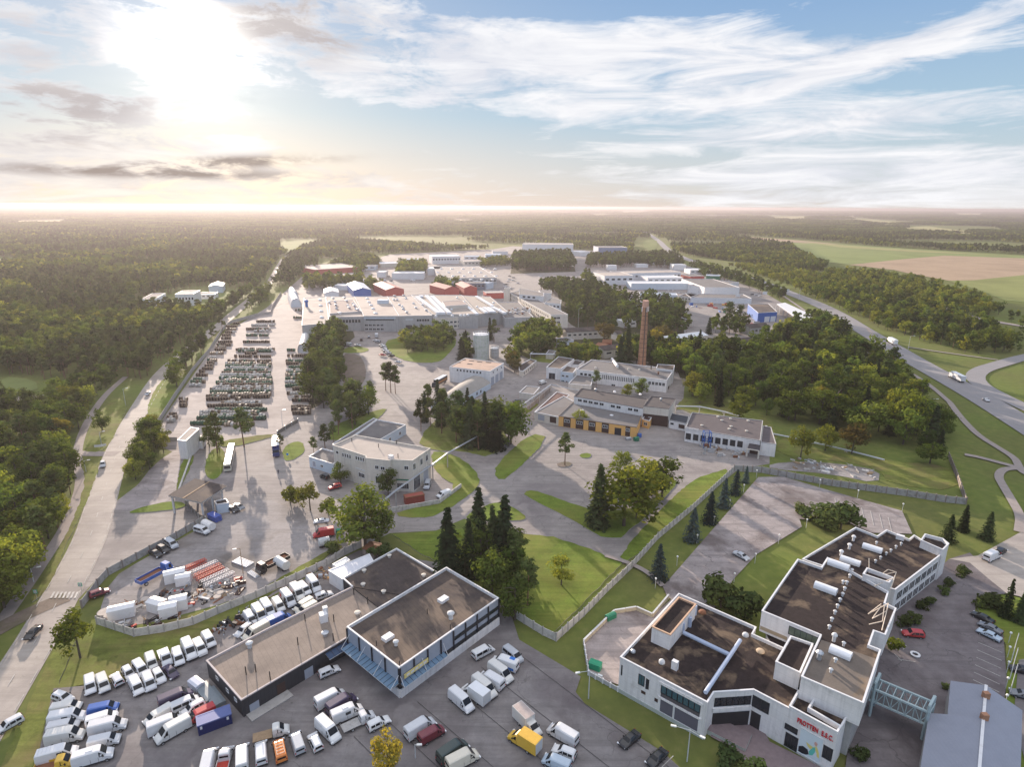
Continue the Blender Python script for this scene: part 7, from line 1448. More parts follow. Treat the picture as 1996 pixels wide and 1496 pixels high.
for u_ in (.1, .88): setwin(wb, 0, edge(wb, 0)[3] * u_, 1.5, .35, .6, TRIMW, None, 0, 'white_mark')
wbox('shipping_container', 'rust-red container in the yard of the two-storey building', 'container', (791, 986), (828, 979), 2.5, 2.6, mat('red_container_steel', (.25, .05, .035), .6, .15, 1, stripes=(0, .4, .3)), mat('red_container_top', (.28, .07, .05), .6, .15), par=.02, parm=RUST)
wbox('tool_shed', 'small rusty shed at the end of the pale fence by the big tree', 'shed', (707, 1086), (731, 1091), 4, 2.5, PANB, RUST, par=.05, parm=RUST)
def htank(label, a, c, r, m, name='tank_trailer'):
    p, q = g(*a, r + .5), g(*c, r + .5); mid = (p + q) / 2; o = thing(name, (mid.x, mid.y, 0), label, 'tank'); d = (q - p).normalized(); b = MB()
    b.tube([p - d * .25, p, q, q + d * .25], r, m, 14); b.build('shell', o, smooth=False); b = MB()
    for t_ in (.2, .8): s = p.lerp(q, t_); b.box(s.x - .5, s.x + .5, s.y - .5, s.y + .5, 0, .6, BLACKP)
    b.build('cradle', o)
htank('pale grey cylindrical tank lying by the red van on the gravel yard', (623, 1058), (640, 1054), 1.15, LSTEEL); htank('pale grey cylindrical tank behind the black tipper truck', (541, 1093), (557, 1103), 1.2, LSTEEL)
htank('rounded white caravan beside the white minibus at the gate fence', (399, 1020), (413, 1027), 1.15, WHITE, 'caravan')
crate('covered_trailer', 'trailer under a blue tarpaulin at the gate fence', 'trailer', 419, 1014, (4.4, 2.0, 1.7), mat('blue_tarpaulin', (.06, .10, .34), .6, .12), -.6)
crate('camper_shell', 'silver camper shell leaning beside the workshop corner', 'camper shell', 384, 1342, (3.0, 1.8, 1.5), mat('silver_shell', (.52, .54, .62), .3, .1), -.6)
for k, (x, y, l) in enumerate(((403, 1356, 'grey flat trailer bed left of the charcoal workshop wall'), (418, 1366, 'stack of grey sheets beside the workshop wall'))): crate('flat_trailer', l, 'trailer', x, y, (5.4, 2.2, .9), mat('grey_blue_sheet', (.20, .235, .26), .5, .15), -.75)
b = MB(); p = g(1783, 1281); b.lathe([(.55, 0), (.55, .2), (.95, .2), (.95, 0)], (p.x, p.y, ZL[0]), TRIMW, 16); o = b.build('concrete_ring'); tag(o, 'white painted ring lying on the side lot asphalt', 'ring')
# bus
p0, p1 = g(452, 872, 1.5), g(443, 914, 1.5); md = (p0 + p1) / 2; d = p1 - p0; BUS = thing('bus', (md.x, md.y, 0), 'pale cream bus parked beside the rectangular lawn near the gate', 'bus', None, math.atan2(d.y, d.x)); L_ = d.length / 2
b = MB(); loft(b, [st(-L_, .5, 2.9, 1.2, 1.1, 1.5), st(-L_ + .2, .4, 3.1, 1.25, 1.15, 1.5), st(L_ - .3, .4, 3.1, 1.25, 1.15, 1.5), st(L_, .5, 2.8, 1.2, 1.1, 1.5)], paint((.55, .52, .42))); b.build('body', BUS, False, recalc=True)
for s in (-1, 1):
    b = MB(); b.box(-L_ + .5, L_ - .6, s * 1.24 - .03, s * 1.24 + .03, 1.55, 2.5, GLASS); b.build('side_window', BUS, False)
b = MB(); b.box(L_ - .03, L_ + .03, -1.0, 1.0, 1.4, 2.5, GLASS); b.build('windscreen', BUS, False)
for k in (-2.5, 1.5): b = MB(); b.box(k - .7, k + .7, -.5, .5, 3.08, 3.25, STEEL); b.build('roof_hatch', BUS, False)
wm, rm = wheel_mesh(.48)
for x in (L_ - 2.2, -L_ + 2.4):
    for s in (-1, 1): o = put('wheel', wm, BUS); o.location = (x, s * 1.16, .48); put('rim', rm, o)
# ---------------------------------------------------------------- scrap yard
for x, y, s, a, l in ((239, 1203, (5.2, 2.4, 2.6), .42, 'largest white cabin, alone at the left of the scrap yard'), (307, 1191, (3.6, 2.5, 2.6), -.35, 'white cabin with a grey roof half, left of three in the scrap yard'), (330, 1201, (3.6, 2.7, 2.8), .42, 'white cabin nearest the fence in the middle of three'), (350, 1187, (3.6, 2.7, 2.8), .42, 'white cabin at the right of the three by the fence'), (342, 1133, (4.6, 2.4, 2.7), .5, 'white cabin behind the blue tipper truck'), (359, 1139, (3.3, 2.4, 2.4), .35, 'smaller white cabin touching the one behind the tipper')):
    crate('site_cabin', l, 'cabin', x, y, s, TRIMW, a, None, 'gable')
def lattice(label, a, c, w, m, n=10, z=0.0):
    p, q = g(*a), g(*c); d = (q - p); L = d.length; o = thing('lattice_section', (p.x, p.y, z), label, 'steel lattice', 'lattice mast sections in the scrap yard', math.atan2(d.y, d.x)); b = MB()
    for y in (-w / 2, w / 2):
        for zz in (.1, w): b.bar((0, y, zz), (L, y, zz), .1, .1, m)
    for k in range(n):
        x0, x1 = L * k / n, L * (k + 1) / n
        for y in (-w / 2, w / 2): b.bar((x0, y, .1), (x1, y, w), .07, .07, m); b.bar((x1, y, w), (x1, y, .1), .07, .07, m)
        b.bar((x0, -w / 2, w), (x1, w / 2, w), .07, .07, m); b.bar((x1, -w / 2, w), (x1, w / 2, w), .07, .07, m)
    b.build('truss', o, False)
REDL2 = mat('red_lattice_paint', (.50, .07, .04), .6, .15); WHL = mat('white_lattice_paint', (.62, .60, .60), .6, .12)
for i, (a, c, m, l) in enumerate((((363, 1113), (402, 1097), REDL2, 'solid red lattice section at the far side of the stack'), ((375, 1122), (424, 1100), WHL, 'white lattice section next to the far red one'), ((379, 1130), (430, 1106), REDL2, 'red lattice section between two white ones'), ((385, 1136), (436, 1112), REDL2, 'second red lattice section in the middle of the stack'), ((392, 1142), (446, 1117), WHL, 'white lattice section second from the near side'), ((399, 1149), (456, 1122), WHL, 'white lattice section at the near side of the stack'))): lattice(l, a, c, 1.1, m)
for i in range(7):
    a, c = g(452 + i * 2.3, 1096 - i * 1.4, .2), g(481 + i * 2.3, 1107 - i * 1.4, .2); b = MB(); b.tube([a, c], .22, STEEL, 8); o = b.build('steel_pipe'); tag(o, 'grey steel pipe in the bundle beside the yard mast', 'pipe', 'steel pipes beside the yard mast')
for i in range(4):
    a, c = g(482 + i * 2.4, 1117 - i * 1.2, .2), g(498 + i * 2.4, 1128 - i * 1.2, .2); b = MB(); b.tube([a, c], .18, STEEL, 8); o = b.build('steel_pipe'); tag(o, 'grey steel pipe in the short bundle right of the yard mast', 'pipe', 'short steel pipes right of the yard mast')
rn = random.Random(11)
for (x, y, r_) in ((204, 1196, 1.5), (212, 1203, 1.0), (283, 1172, .9), (296, 1168, .9), (404, 1168, .9), (411, 1162, .9), (418, 1158, 1.0), (407, 1154, .8), (424, 1166, .9), (430, 1159, .8), (400, 1160, .9)):
    p = g(x, y); b = MB(); b.cyl((p.x, p.y), r_, 0, .25 + rn.random() * .4, mat('pale_cement', (.42, .37, .33), .9, .2, 1), 16); o = b.build('concrete_disc'); tag(o, 'round concrete lid lying in the scrap yard', 'concrete lid', 'concrete lids in the scrap yard')
SCR = [RUST, CONC, BLACKP, STEEL, TIMBER, GREYW, DOORB, LSTEEL, REDP, DARKW]
def scraps(n, poly, group, label, mats, smax=1.6, flat=.5):
    xs, ys = [p[0] for p in poly], [p[1] for p in poly]; k = 0
    while k < n:
        x, y = rn.uniform(min(xs), max(xs)), rn.uniform(min(ys), max(ys))
        if not inpoly(x, y, poly): continue
        p = g(x, y); b = MB(); w, d, h = rn.uniform(.3, smax), rn.uniform(.3, smax) * rn.choice((.4, 1)), rn.uniform(.15, smax * flat)
        T = Matrix.Translation((p.x, p.y, 0)) @ Matrix.Rotation(rn.random() * 3.1, 4, 'Z') @ Matrix.Rotation(rn.uniform(-.25, .25), 4, 'X'); m = rn.choice(mats)
        b.box(-w, w, -d / 2, d / 2, -.1, h, m, T); 
        if rn.random() < .6: b.box(-w * .5, w * .2, -d * .8, d * .3, h * .6, h * 1.5, rn.choice(mats), T)
        if rn.random() < .4: b.bar(T @ Vector((-w, 0, h)), T @ Vector((w * 1.3, d, h + .5)), .12, .12, m)
        o = b.build('scrap_piece'); tag(o, label, 'scrap', group); k += 1
scraps(52, [(300, 1150), (345, 1150), (420, 1130), (470, 1128), (480, 1148), (440, 1170), (380, 1185), (330, 1178)], 'scrap scattered in the scrap yard', 'small piece of scrap scattered in the scrap yard', SCR)
scraps(18, [(225, 1220), (250, 1200), (300, 1200), (380, 1195), (330, 1222), (262, 1232)], 'scrap along the scrap yard fence', 'piece of scrap lying along the inside of the pale fence', SCR, 1.2)
scraps(18, [(210, 1200), (240, 1178), (290, 1165), (300, 1185), (250, 1205)], 'scrap round the largest cabin', 'piece of scrap round the largest white cabin', [TIMBER, CONC, LSTEEL, RUST, CREAM], 1.2)
scraps(50, [(400, 1238), (470, 1195), (500, 1180), (520, 1172), (515, 1190), (480, 1218), (430, 1240)], 'car parts heaped behind the workshop', 'dark car part in the heap behind the charcoal workshop', [BLACKP, DARKW, STEEL, RUST, GREYW, BLACKP, MULL], 1.2, .7)
scraps(18, [(600, 1122), (640, 1108), (650, 1125), (630, 1142)], 'machinery beside the tin shed', 'brown machine part beside the white tin shed', [RUST, TIMBER, STEEL, ORANGE], 1.1, .8)
scraps(38, [(1520, 900), (1560, 896), (1640, 906), (1712, 920), (1708, 938), (1640, 928), (1530, 912)], 'rubble on the rubble yard', 'pale broken slab on the rubble yard', [CONC, PANW, TIMBER, LSTEEL, GREYW], 1.5, .5)
scraps(26, [(1362, 868), (1440, 880), (1460, 890), (1440, 896), (1370, 886)], 'crates before the pillared workshop', 'crate or machine standing before the pillared workshop', [STEEL, TIMBER, RUST, CONC, LSTEEL, GREYW], 1.3, 1.0)
scraps(26, [(1262, 586), (1330, 592), (1440, 596), (1450, 610), (1400, 612), (1300, 600)], 'machines in the machinery yard', 'small machine parked in the machinery yard', [ORANGE, TRIMW, BLUEM, REDM, STEEL, GREENP, TRIMW], 3.0, .8)
scraps(20, [(1350, 618), (1420, 618), (1470, 612), (1500, 640), (1400, 625)], 'pallets in the machinery yard', 'pallet or crate in the open machinery yard', [CREAM, TRIMW, ORANGE, STEEL, REDM], 2.6, .6)
scraps(16, [(690, 540), (760, 530), (830, 548), (840, 558), (770, 566), (700, 562)], 'goods in the yard behind the red shed', 'pile of goods in the yard behind the gabled sheds', [STEEL, TRIMW, RUST, CONC, LSTEEL], 3.0, .7)
scraps(12, [(1255, 560), (1330, 562), (1332, 572), (1258, 572)], 'goods before the long pale blue shed', 'pile of goods before the long pale blue shed', [REDM, TRIMW, STEEL, PALEB, CREAM], 2.4, .6)
# crane frame before the pillared workshop
p = g(1376, 872); o = thing('crane_frame', (p.x, p.y, 0), 'blue steel frame hoist before the pillared workshop', 'hoist'); b = MB()
for x in (-1.3, 1.3):
    for y in (-1.2, 1.2): b.bar((x, y, 0), (x, y, 6.5), .25, .25, BLUEM)
for z in (3.0, 6.4):
    for x in (-1.3, 1.3): b.bar((x, -1.2, z), (x, 1.2, z), .2, .2, BLUEM)
    for y in (-1.2, 1.2): b.bar((-1.3, y, z), (1.3, y, z), .2, .2, BLUEM)
b.build('frame', o, False); b = MB(); b.box(-.9, .9, -.8, .8, 0, 1.2, RUST); b.build('hook_block', o, False)
# ---------------------------------------------------------------- cable drums
DRM = [mat('drum_brown_battens', (.045, .030, .024), .8, .4, 2, rnd=.3), mat('drum_cream_battens', (.36, .29, .22), .6, .25, 2, rnd=.25), mat('drum_green_paint', (.026, .075, .048), .75, .3, 2, rnd=.3), mat('drum_white_paint', (.36, .345, .325), .8, .3, 2, rnd=.3)]
def drum_mesh(k):
    b = MB(); r, w = 1.08, 1.14; m = DRM[k]; fl = DRM[k] if k in (2, 3) else mat('drum_flange_wood', (.20, .15, .105), .7, .3, 2, rnd=.25)
    b.tube([(-w / 2, 0, r), (-w / 2 + .09, 0, r)], r, fl, 14); b.tube([(w / 2 - .1, 0, r), (w / 2, 0, r)], r, fl, 14); b.tube([(-w / 2 + .09, 0, r), (w / 2 - .1, 0, r)], r * .88, m, 14); return b.mesh('cable_drum')
DM = [drum_mesh(k) for k in range(4)]
def cx(x): return 200 + x / 3.992
def cy(y): return 560 + y / 3.992
ROWS = [(270, 1200, 1340, 0), (300, 1160, 1340, 3), (330, 1120, 1310, 0), (345, 1180, 1290, 3), (378, 1120, 1290, 2), (430, 1095, 1300, 0), (490, 1040, 1340, 0), (503, 1060, 1330, 2), (520, 1110, 1200, 0), (545, 1030, 1310, 0), (582, 960, 1310, 0), (600, 960, 1315, 1), (622, 960, 1310, 2), (636, 960, 1310, 3), (657, 950, 1320, 2), (676, 930, 1310, 0), (692, 920, 1310, 3), (715, 910, 1320, 2), (733, 950, 1320, 1), (752, 885, 1320, 2), (768, 900, 1310, 0), (787, 870, 1320, 3), (806, 840, 1320, 3), (822, 840, 1320, 2), (844, 830, 1310, 1), (860, 810, 1300, 0), (880, 810, 1080, 0), (912, 930, 1240, 3), (932, 820, 1240, 0), (962, 880, 1280, 2), (985, 760, 1230, 3), (1010, 760, 1270, 3), (1030, 740, 1270, 2), (1070, 690, 1000, 2), (1078, 950, 1180, 1)] + \
       [(495, 1435, 1500, 2), (540, 1440, 1620, 0), (582, 1430, 1600, 2), (600, 1430, 1600, 0), (630, 1450, 1620, 2), (655, 1430, 1620, 3), (672, 1430, 1620, 2), (690, 1425, 1620, 1), (718, 1425, 1620, 2), (745, 1420, 1630, 3), (775, 1425, 1630, 2), (800, 1480, 1620, 0), (835, 1435, 1530, 3), (865, 1475, 1620, 0), (888, 1475, 1620, 0), (942, 1470, 1625, 0), (962, 1470, 1620, 0), (988, 1480, 1620, 0)] + \
       [(180, 1500, 1560, 1), (240, 1485, 1550, 2), (285, 1000, 1070, 0), (310, 960, 1050, 0), (332, 960, 1040, 1), (355, 955, 1030, 0), (378, 930, 1000, 0), (402, 925, 1000, 0), (432, 900, 1010, 0), (455, 890, 1000, 0), (470, 880, 960, 1), (492, 875, 960, 0), (520, 835, 940, 1), (552, 835, 890, 3), (575, 820, 890, 1), (596, 815, 870, 0), (620, 800, 860, 0), (640, 775, 860, 0), (662, 755, 820, 0), (690, 730, 820, 0), (725, 710, 800, 2), (745, 690, 800, 2), (770, 680, 770, 3), (880, 600, 665, 0), (905, 600, 660, 0), (930, 605, 660, 0), (960, 560, 610, 0), (1000, 520, 580, 0), (1025, 505, 580, 0), (1050, 505, 565, 3)]
DL = []
for y, x0, x1, k in ROWS:
    a, c = g(cx(x0), cy(y + 6)), g(cx(x1), cy(y + 6)); n = max(1, int((c - a).length / 1.28))
    for j in range(n):
        if rn.random() < .05: continue
        p = a.lerp(c, (j + .5) / n); kk = k if rn.random() < .8 else rn.choice((0, 0, 1, 2, 3)); DL.append((p.y, p.x + rn.uniform(-.06, .06), p.y + rn.uniform(-.2, .2), kk, rn.uniform(-.06, .06), rn.uniform(.85, 1.08)))
DL.sort()
NM = ('dark brown cable drum with cream rims', 'cream wooden cable drum', 'green painted cable drum', 'white painted cable drum')
for q in DL[:296]:
    o = put('cable_drum', DM[q[3]]); o.location = (q[1], q[2], .02); o.rotation_euler = (0, 0, q[4]); o.scale = (1, q[5], q[5]); tag(o, NM[q[3]] + ' in the nearer rows of the drum yard', 'cable drum', 'cable drums stored in rows')
sb = MB()
for q in DL[296:]:
    me = DM[q[3]]; T = Matrix.Translation((q[1], q[2], .02)) @ Matrix.Diagonal((1, q[5], q[5], 1)); b0 = len(sb.v); sb.v += [tuple(T @ v.co) for v in me.vertices]
    for pl in me.polygons: sb.f.append(tuple(i + b0 for i in pl.vertices)); sb.m.append(sb.slot(me.materials[pl.material_index]))
o = sb.build('cable_drums'); tag(o, 'mass of cable drums in the farther rows of the drum yard', 'cable drums', None, 'stuff')
# ---------------------------------------------------------------- people, a few pixels tall
def person_mesh():
    J = {'pelvis': (0, 0, .95, .15), 'chest': (0, 0, 1.32, .17), 'neck': (0, 0, 1.50, .06), 'head': (0, .02, 1.66, .10), 'crown': (0, .01, 1.75, .08), 'kl': (-.11, .08, .50, .08), 'fl': (-.11, .12, .07, .05), 'tl': (-.11, .26, .04, .04), 'kr': (.11, -.02, .50, .08), 'fr': (.11, -.18, .08, .05), 'tr': (.11, -.05, .04, .04), 'sl': (-.2, 0, 1.40, .07), 'el': (-.25, -.05, 1.14, .05), 'hl': (-.24, .05, .9, .035), 'sr': (.2, 0, 1.40, .07), 'er': (.25, .02, 1.14, .05), 'hr': (.24, .12, .9, .035)}
    E = [('pelvis', 'chest'), ('chest', 'neck'), ('neck', 'head'), ('head', 'crown'), ('pelvis', 'kl'), ('kl', 'fl'), ('fl', 'tl'), ('pelvis', 'kr'), ('kr', 'fr'), ('fr', 'tr'), ('chest', 'sl'), ('sl', 'el'), ('el', 'hl'), ('chest', 'sr'), ('sr', 'er'), ('er', 'hr')]
    K = list(J); me = bpy.data.meshes.new('person'); me.from_pydata([J[k][:3] for k in K], [(K.index(a), K.index(b_)) for a, b_ in E], []); o = bpy.data.objects.new('person_rig', me); COL.objects.link(o)
    md_ = o.modifiers.new('s', 'SKIN'); sv = me.skin_vertices[0].data if me.skin_vertices else None
    if sv is None: me.skin_vertices  # layer is made by the modifier
    for i, k in enumerate(K): me.skin_vertices[0].data[i].radius = (J[k][3],) * 2
    me.skin_vertices[0].data[0].use_root = True; o.modifiers.new('u', 'SUBSURF').levels = 1; bpy.context.view_layer.update()
    r = bpy.data.meshes.new_from_object(o.evaluated_get(bpy.context.evaluated_depsgraph_get())); bpy.data.objects.remove(o)
    for m in (mat('dark_trousers', (.03, .035, .05), .9, .2), mat('dark_jacket', (.05, .05, .07), .9, .2), mat('skin', (.45, .27, .20), .7, .1), mat('dark_hair', (.03, .02, .015), .8, .2)): r.materials.append(m)
    for pl in r.polygons: z = pl.center.z; pl.material_index = 0 if z < .92 else 1 if z < 1.5 else 3 if z > 1.70 or (z > 1.6 and pl.center.y < -.03) else 2
    return r
try:
    PM = person_mesh()
    for x, y, a, l in ((146, 908, 2.6, 'person in dark clothes walking on the footpath, left of a pair'), (149, 910, 2.7, 'person in dark clothes walking on the footpath, right of a pair'), (543, 926, .4, 'lone person in dark clothes crossing the open yard'), (816, 800, 1.2, 'person in dark clothes standing beside the black lorry')):
        o = put('person', PM); p = g(x, y); o.location = (p.x, p.y, .24); o.rotation_euler = (0, 0, a); tag(o, l, 'person')
except Exception as ex: print('person', ex)
# ---------------------------------------------------------------- trees
from mathutils import noise as mnoise
LF = {'pine': leafmat('pine_needles', (.040, .057, .021), (.092, .115, .035), .24), 'broadleaf': leafmat('dark_leaves', (.044, .070, .017), (.108, .140, .028), .36), 'light': leafmat('light_leaves', (.095, .125, .022), (.205, .215, .038), .4),
      'spruce': leafmat('spruce_needles', (.022, .036, .018), (.045, .060, .024), .15), 'blue_spruce': leafmat('blue_spruce_needles', (.036, .056, .056), (.070, .095, .090), .12), 'golden': leafmat('golden_leaves', (.15, .125, .028), (.26, .20, .038), .4), 'autumn': leafmat('rusty_leaves', (.085, .078, .026), (.15, .115, .04), .4)}
BARK = {'pine': mat('pine_bark', (.17, .095, .06), .95, .3, 2), 'broadleaf': mat('grey_bark', (.085, .07, .055), .95, .3, 2)}
def leaf(b, p, s, n, m, r):
    n = Vector(n).normalized(); u = n.cross(Vector((r.uniform(-1, 1), r.uniform(-1, 1), r.uniform(-1, 1)))); 
    if u.length < 1e-3: u = n.orthogonal()
    u.normalize(); v = n.cross(u); a, c = s * r.uniform(.7, 1.2), s * r.uniform(.45, .9); j = lambda: r.uniform(.7, 1.15)
    b.face([p - u * a * j(), p - v * c * j(), p + u * a * j(), p + v * c * j()], m)
def rndv(r):
    while True:
        v = Vector((r.uniform(-1, 1), r.uniform(-1, 1), r.uniform(-1, 1)))
        if .05 < v.length < 1: return v.normalized()
def clump(b, c, rad, n, s, m, r, flat=1.0):
    for _ in range(n):
        d = rndv(r); k = r.uniform(.55, 1.05); p = c + Vector((d.x * rad * k, d.y * rad * k, d.z * rad * k * flat)); leaf(b, p, s * r.uniform(.7, 1.3), d + rndv(r) * .6 + Vector((0, 0, .35)), m, r)
def trunk(b, H, r0, r, m, limbs, top=.85, lo=.3, spread=.22):
    x, y = r.uniform(-.03, .03) * H, r.uniform(-.03, .03) * H
    b.tube([(0, 0, -.3), (x * .3, y * .3, H * .33), (x, y, H * .62), (x * 1.2, y * 1.2, H * top)], r0, m, 6, r0 * .22)
    for k in range(limbs):
        z = H * (lo + (top - lo) * (k + .3) / max(1, limbs)); a = r.uniform(0, 6.28); L = H * spread * r.uniform(.7, 1.1); b.tube([(x * z / H, y * z / H, z), (x + math.cos(a) * L * .5, y + math.sin(a) * L * .5, z + L * .35), (x + math.cos(a) * L, y + math.sin(a) * L, z + L * .55)], r0 * .38, m, 4, r0 * .1)
def crown_broad(m, seed, nc, nl, s, H=12.0, wid=.33):
    r = random.Random(seed); b = MB(); asp = r.uniform(.85, 1.15)
    for i in range(nc):
        d = rndv(r); k = r.uniform(.45, .92); c = Vector((d.x * wid * H * k * asp, d.y * wid * H * k / asp, H * .54 + d.z * H * .41 * k)); 
        if c.z < H * .15: c.z = H * r.uniform(.15, .4)
        clump(b, c, H * r.uniform(.095, .17), nl, s, m, r, .85)
    return b
def crown_pine(m, seed, nc, nl, s, H=15.0):
    r = random.Random(seed); b = MB()
    for i in range(nc):
        t = (i + r.random()) / nc; z = H * (.42 + .55 * t); R_ = H * (.17 * math.sin(math.pi * min(1, .25 + t * .72)) + .015); a = r.uniform(0, 6.28); q = R_ * r.uniform(.3, 1.0)
        clump(b, Vector((math.cos(a) * q, math.sin(a) * q, z)), H * r.uniform(.075, .12), nl, s, m, r, .6)
    return b
def crown_spruce(m, seed, tiers, br, s, H=16.0, R0=.19):
    r = random.Random(seed); b = MB()
    for i in range(tiers):
        t = i / tiers; z = H * (.05 + .95 * t); R_ = H * R0 * (1 - t) ** .85 + .12
        for k in range(max(4, int(br * (1 - t * .6)))):
            a = r.uniform(0, 6.28); L = R_ * r.uniform(.65, 1.15); d = Vector((math.cos(a), math.sin(a), 0))
            for f in (.35, .7, 1.0):
                if f * L < .15: continue
                p = d * (L * f) + Vector((0, 0, z - L * .28 * f + r.uniform(-.1, .1))); leaf(b, p, s * (1.15 - .35 * f), Vector((d.x * .5, d.y * .5, 1)) + rndv(r) * .5, m, r)
    return b
def crown_bush(m, seed, nc, nl, s, H=3.0):
    r = random.Random(seed); b = MB()
    for i in range(nc):
        a = r.uniform(0, 6.28); q = H * .42 * math.sqrt(r.random()); clump(b, Vector((math.cos(a) * q, math.sin(a) * q, H * r.uniform(.25, .75))), H * r.uniform(.17, .28), nl, s, m, r, .9)
    return b
REF = {'pine': 15.0, 'spruce': 16.0, 'blue_spruce': 16.0, 'bush': 3.0, 'dark_bush': 3.0}
NAME = {'pine': 'pine_tree', 'spruce': 'spruce_tree', 'blue_spruce': 'blue_spruce_tree', 'broadleaf': 'broadleaf_tree', 'light': 'broadleaf_tree', 'golden': 'birch_tree', 'autumn': 'birch_tree', 'bush': 'shrub', 'dark_bush': 'shrub'}
PR = {}
def near_protos(kind):
    if kind in PR: return PR[kind]
    L = []; r = random.Random(hash(kind) % 97 if False else sum(map(ord, kind)))
    for v in range(5 if kind in ('pine', 'broadleaf', 'light') else 4 if kind == 'spruce' else 2):
        sd = v * 31 + sum(map(ord, kind)); t = MB()
        if kind == 'pine': trunk(t, 15, .24, r, BARK['pine'], 6, .9, .45, .13); c = crown_pine(LF['pine'], sd, 17, 62, .42)
        elif kind in ('spruce', 'blue_spruce'): t.tube([(0, 0, -.3), (0, 0, 15.5)], .26, BARK['broadleaf'], 6, .04); c = crown_spruce(LF[kind], sd, 34, 17, .62, 16, (.15, .185, .21, .17)[v] if kind == 'spruce' else .25)
        elif kind in ('bush', 'dark_bush'): t.tube([(0, 0, -.2), (.05, 0, 1.6)], .09, BARK['broadleaf'], 5, .03); c = crown_bush(LF['light' if kind == 'bush' else 'pine'], sd, 9, 60, .24)
        else: trunk(t, 12, .24, r, BARK['broadleaf'], 7, .8, .22, .24); c = crown_broad(LF[kind], sd, 24, 62, .36)
        L.append((t.mesh('trunk'), c.mesh('crown')))
    PR[kind] = L; return L
TR = random.Random(21)
def tree(kind, p, h, label, group=None, wide=1.0):
    t = thing(NAME[kind], (p[0], p[1], .02), label, 'shrub' if 'bush' in kind else 'tree', group, TR.uniform(0, 6.28)); s = h / REF.get(kind, 12.0); t.scale = (s * wide, s * wide, s)
    tm, cm = TR.choice(near_protos(kind)); put('trunk', tm, t); put('crown', cm, t); return t
NTREE = {}
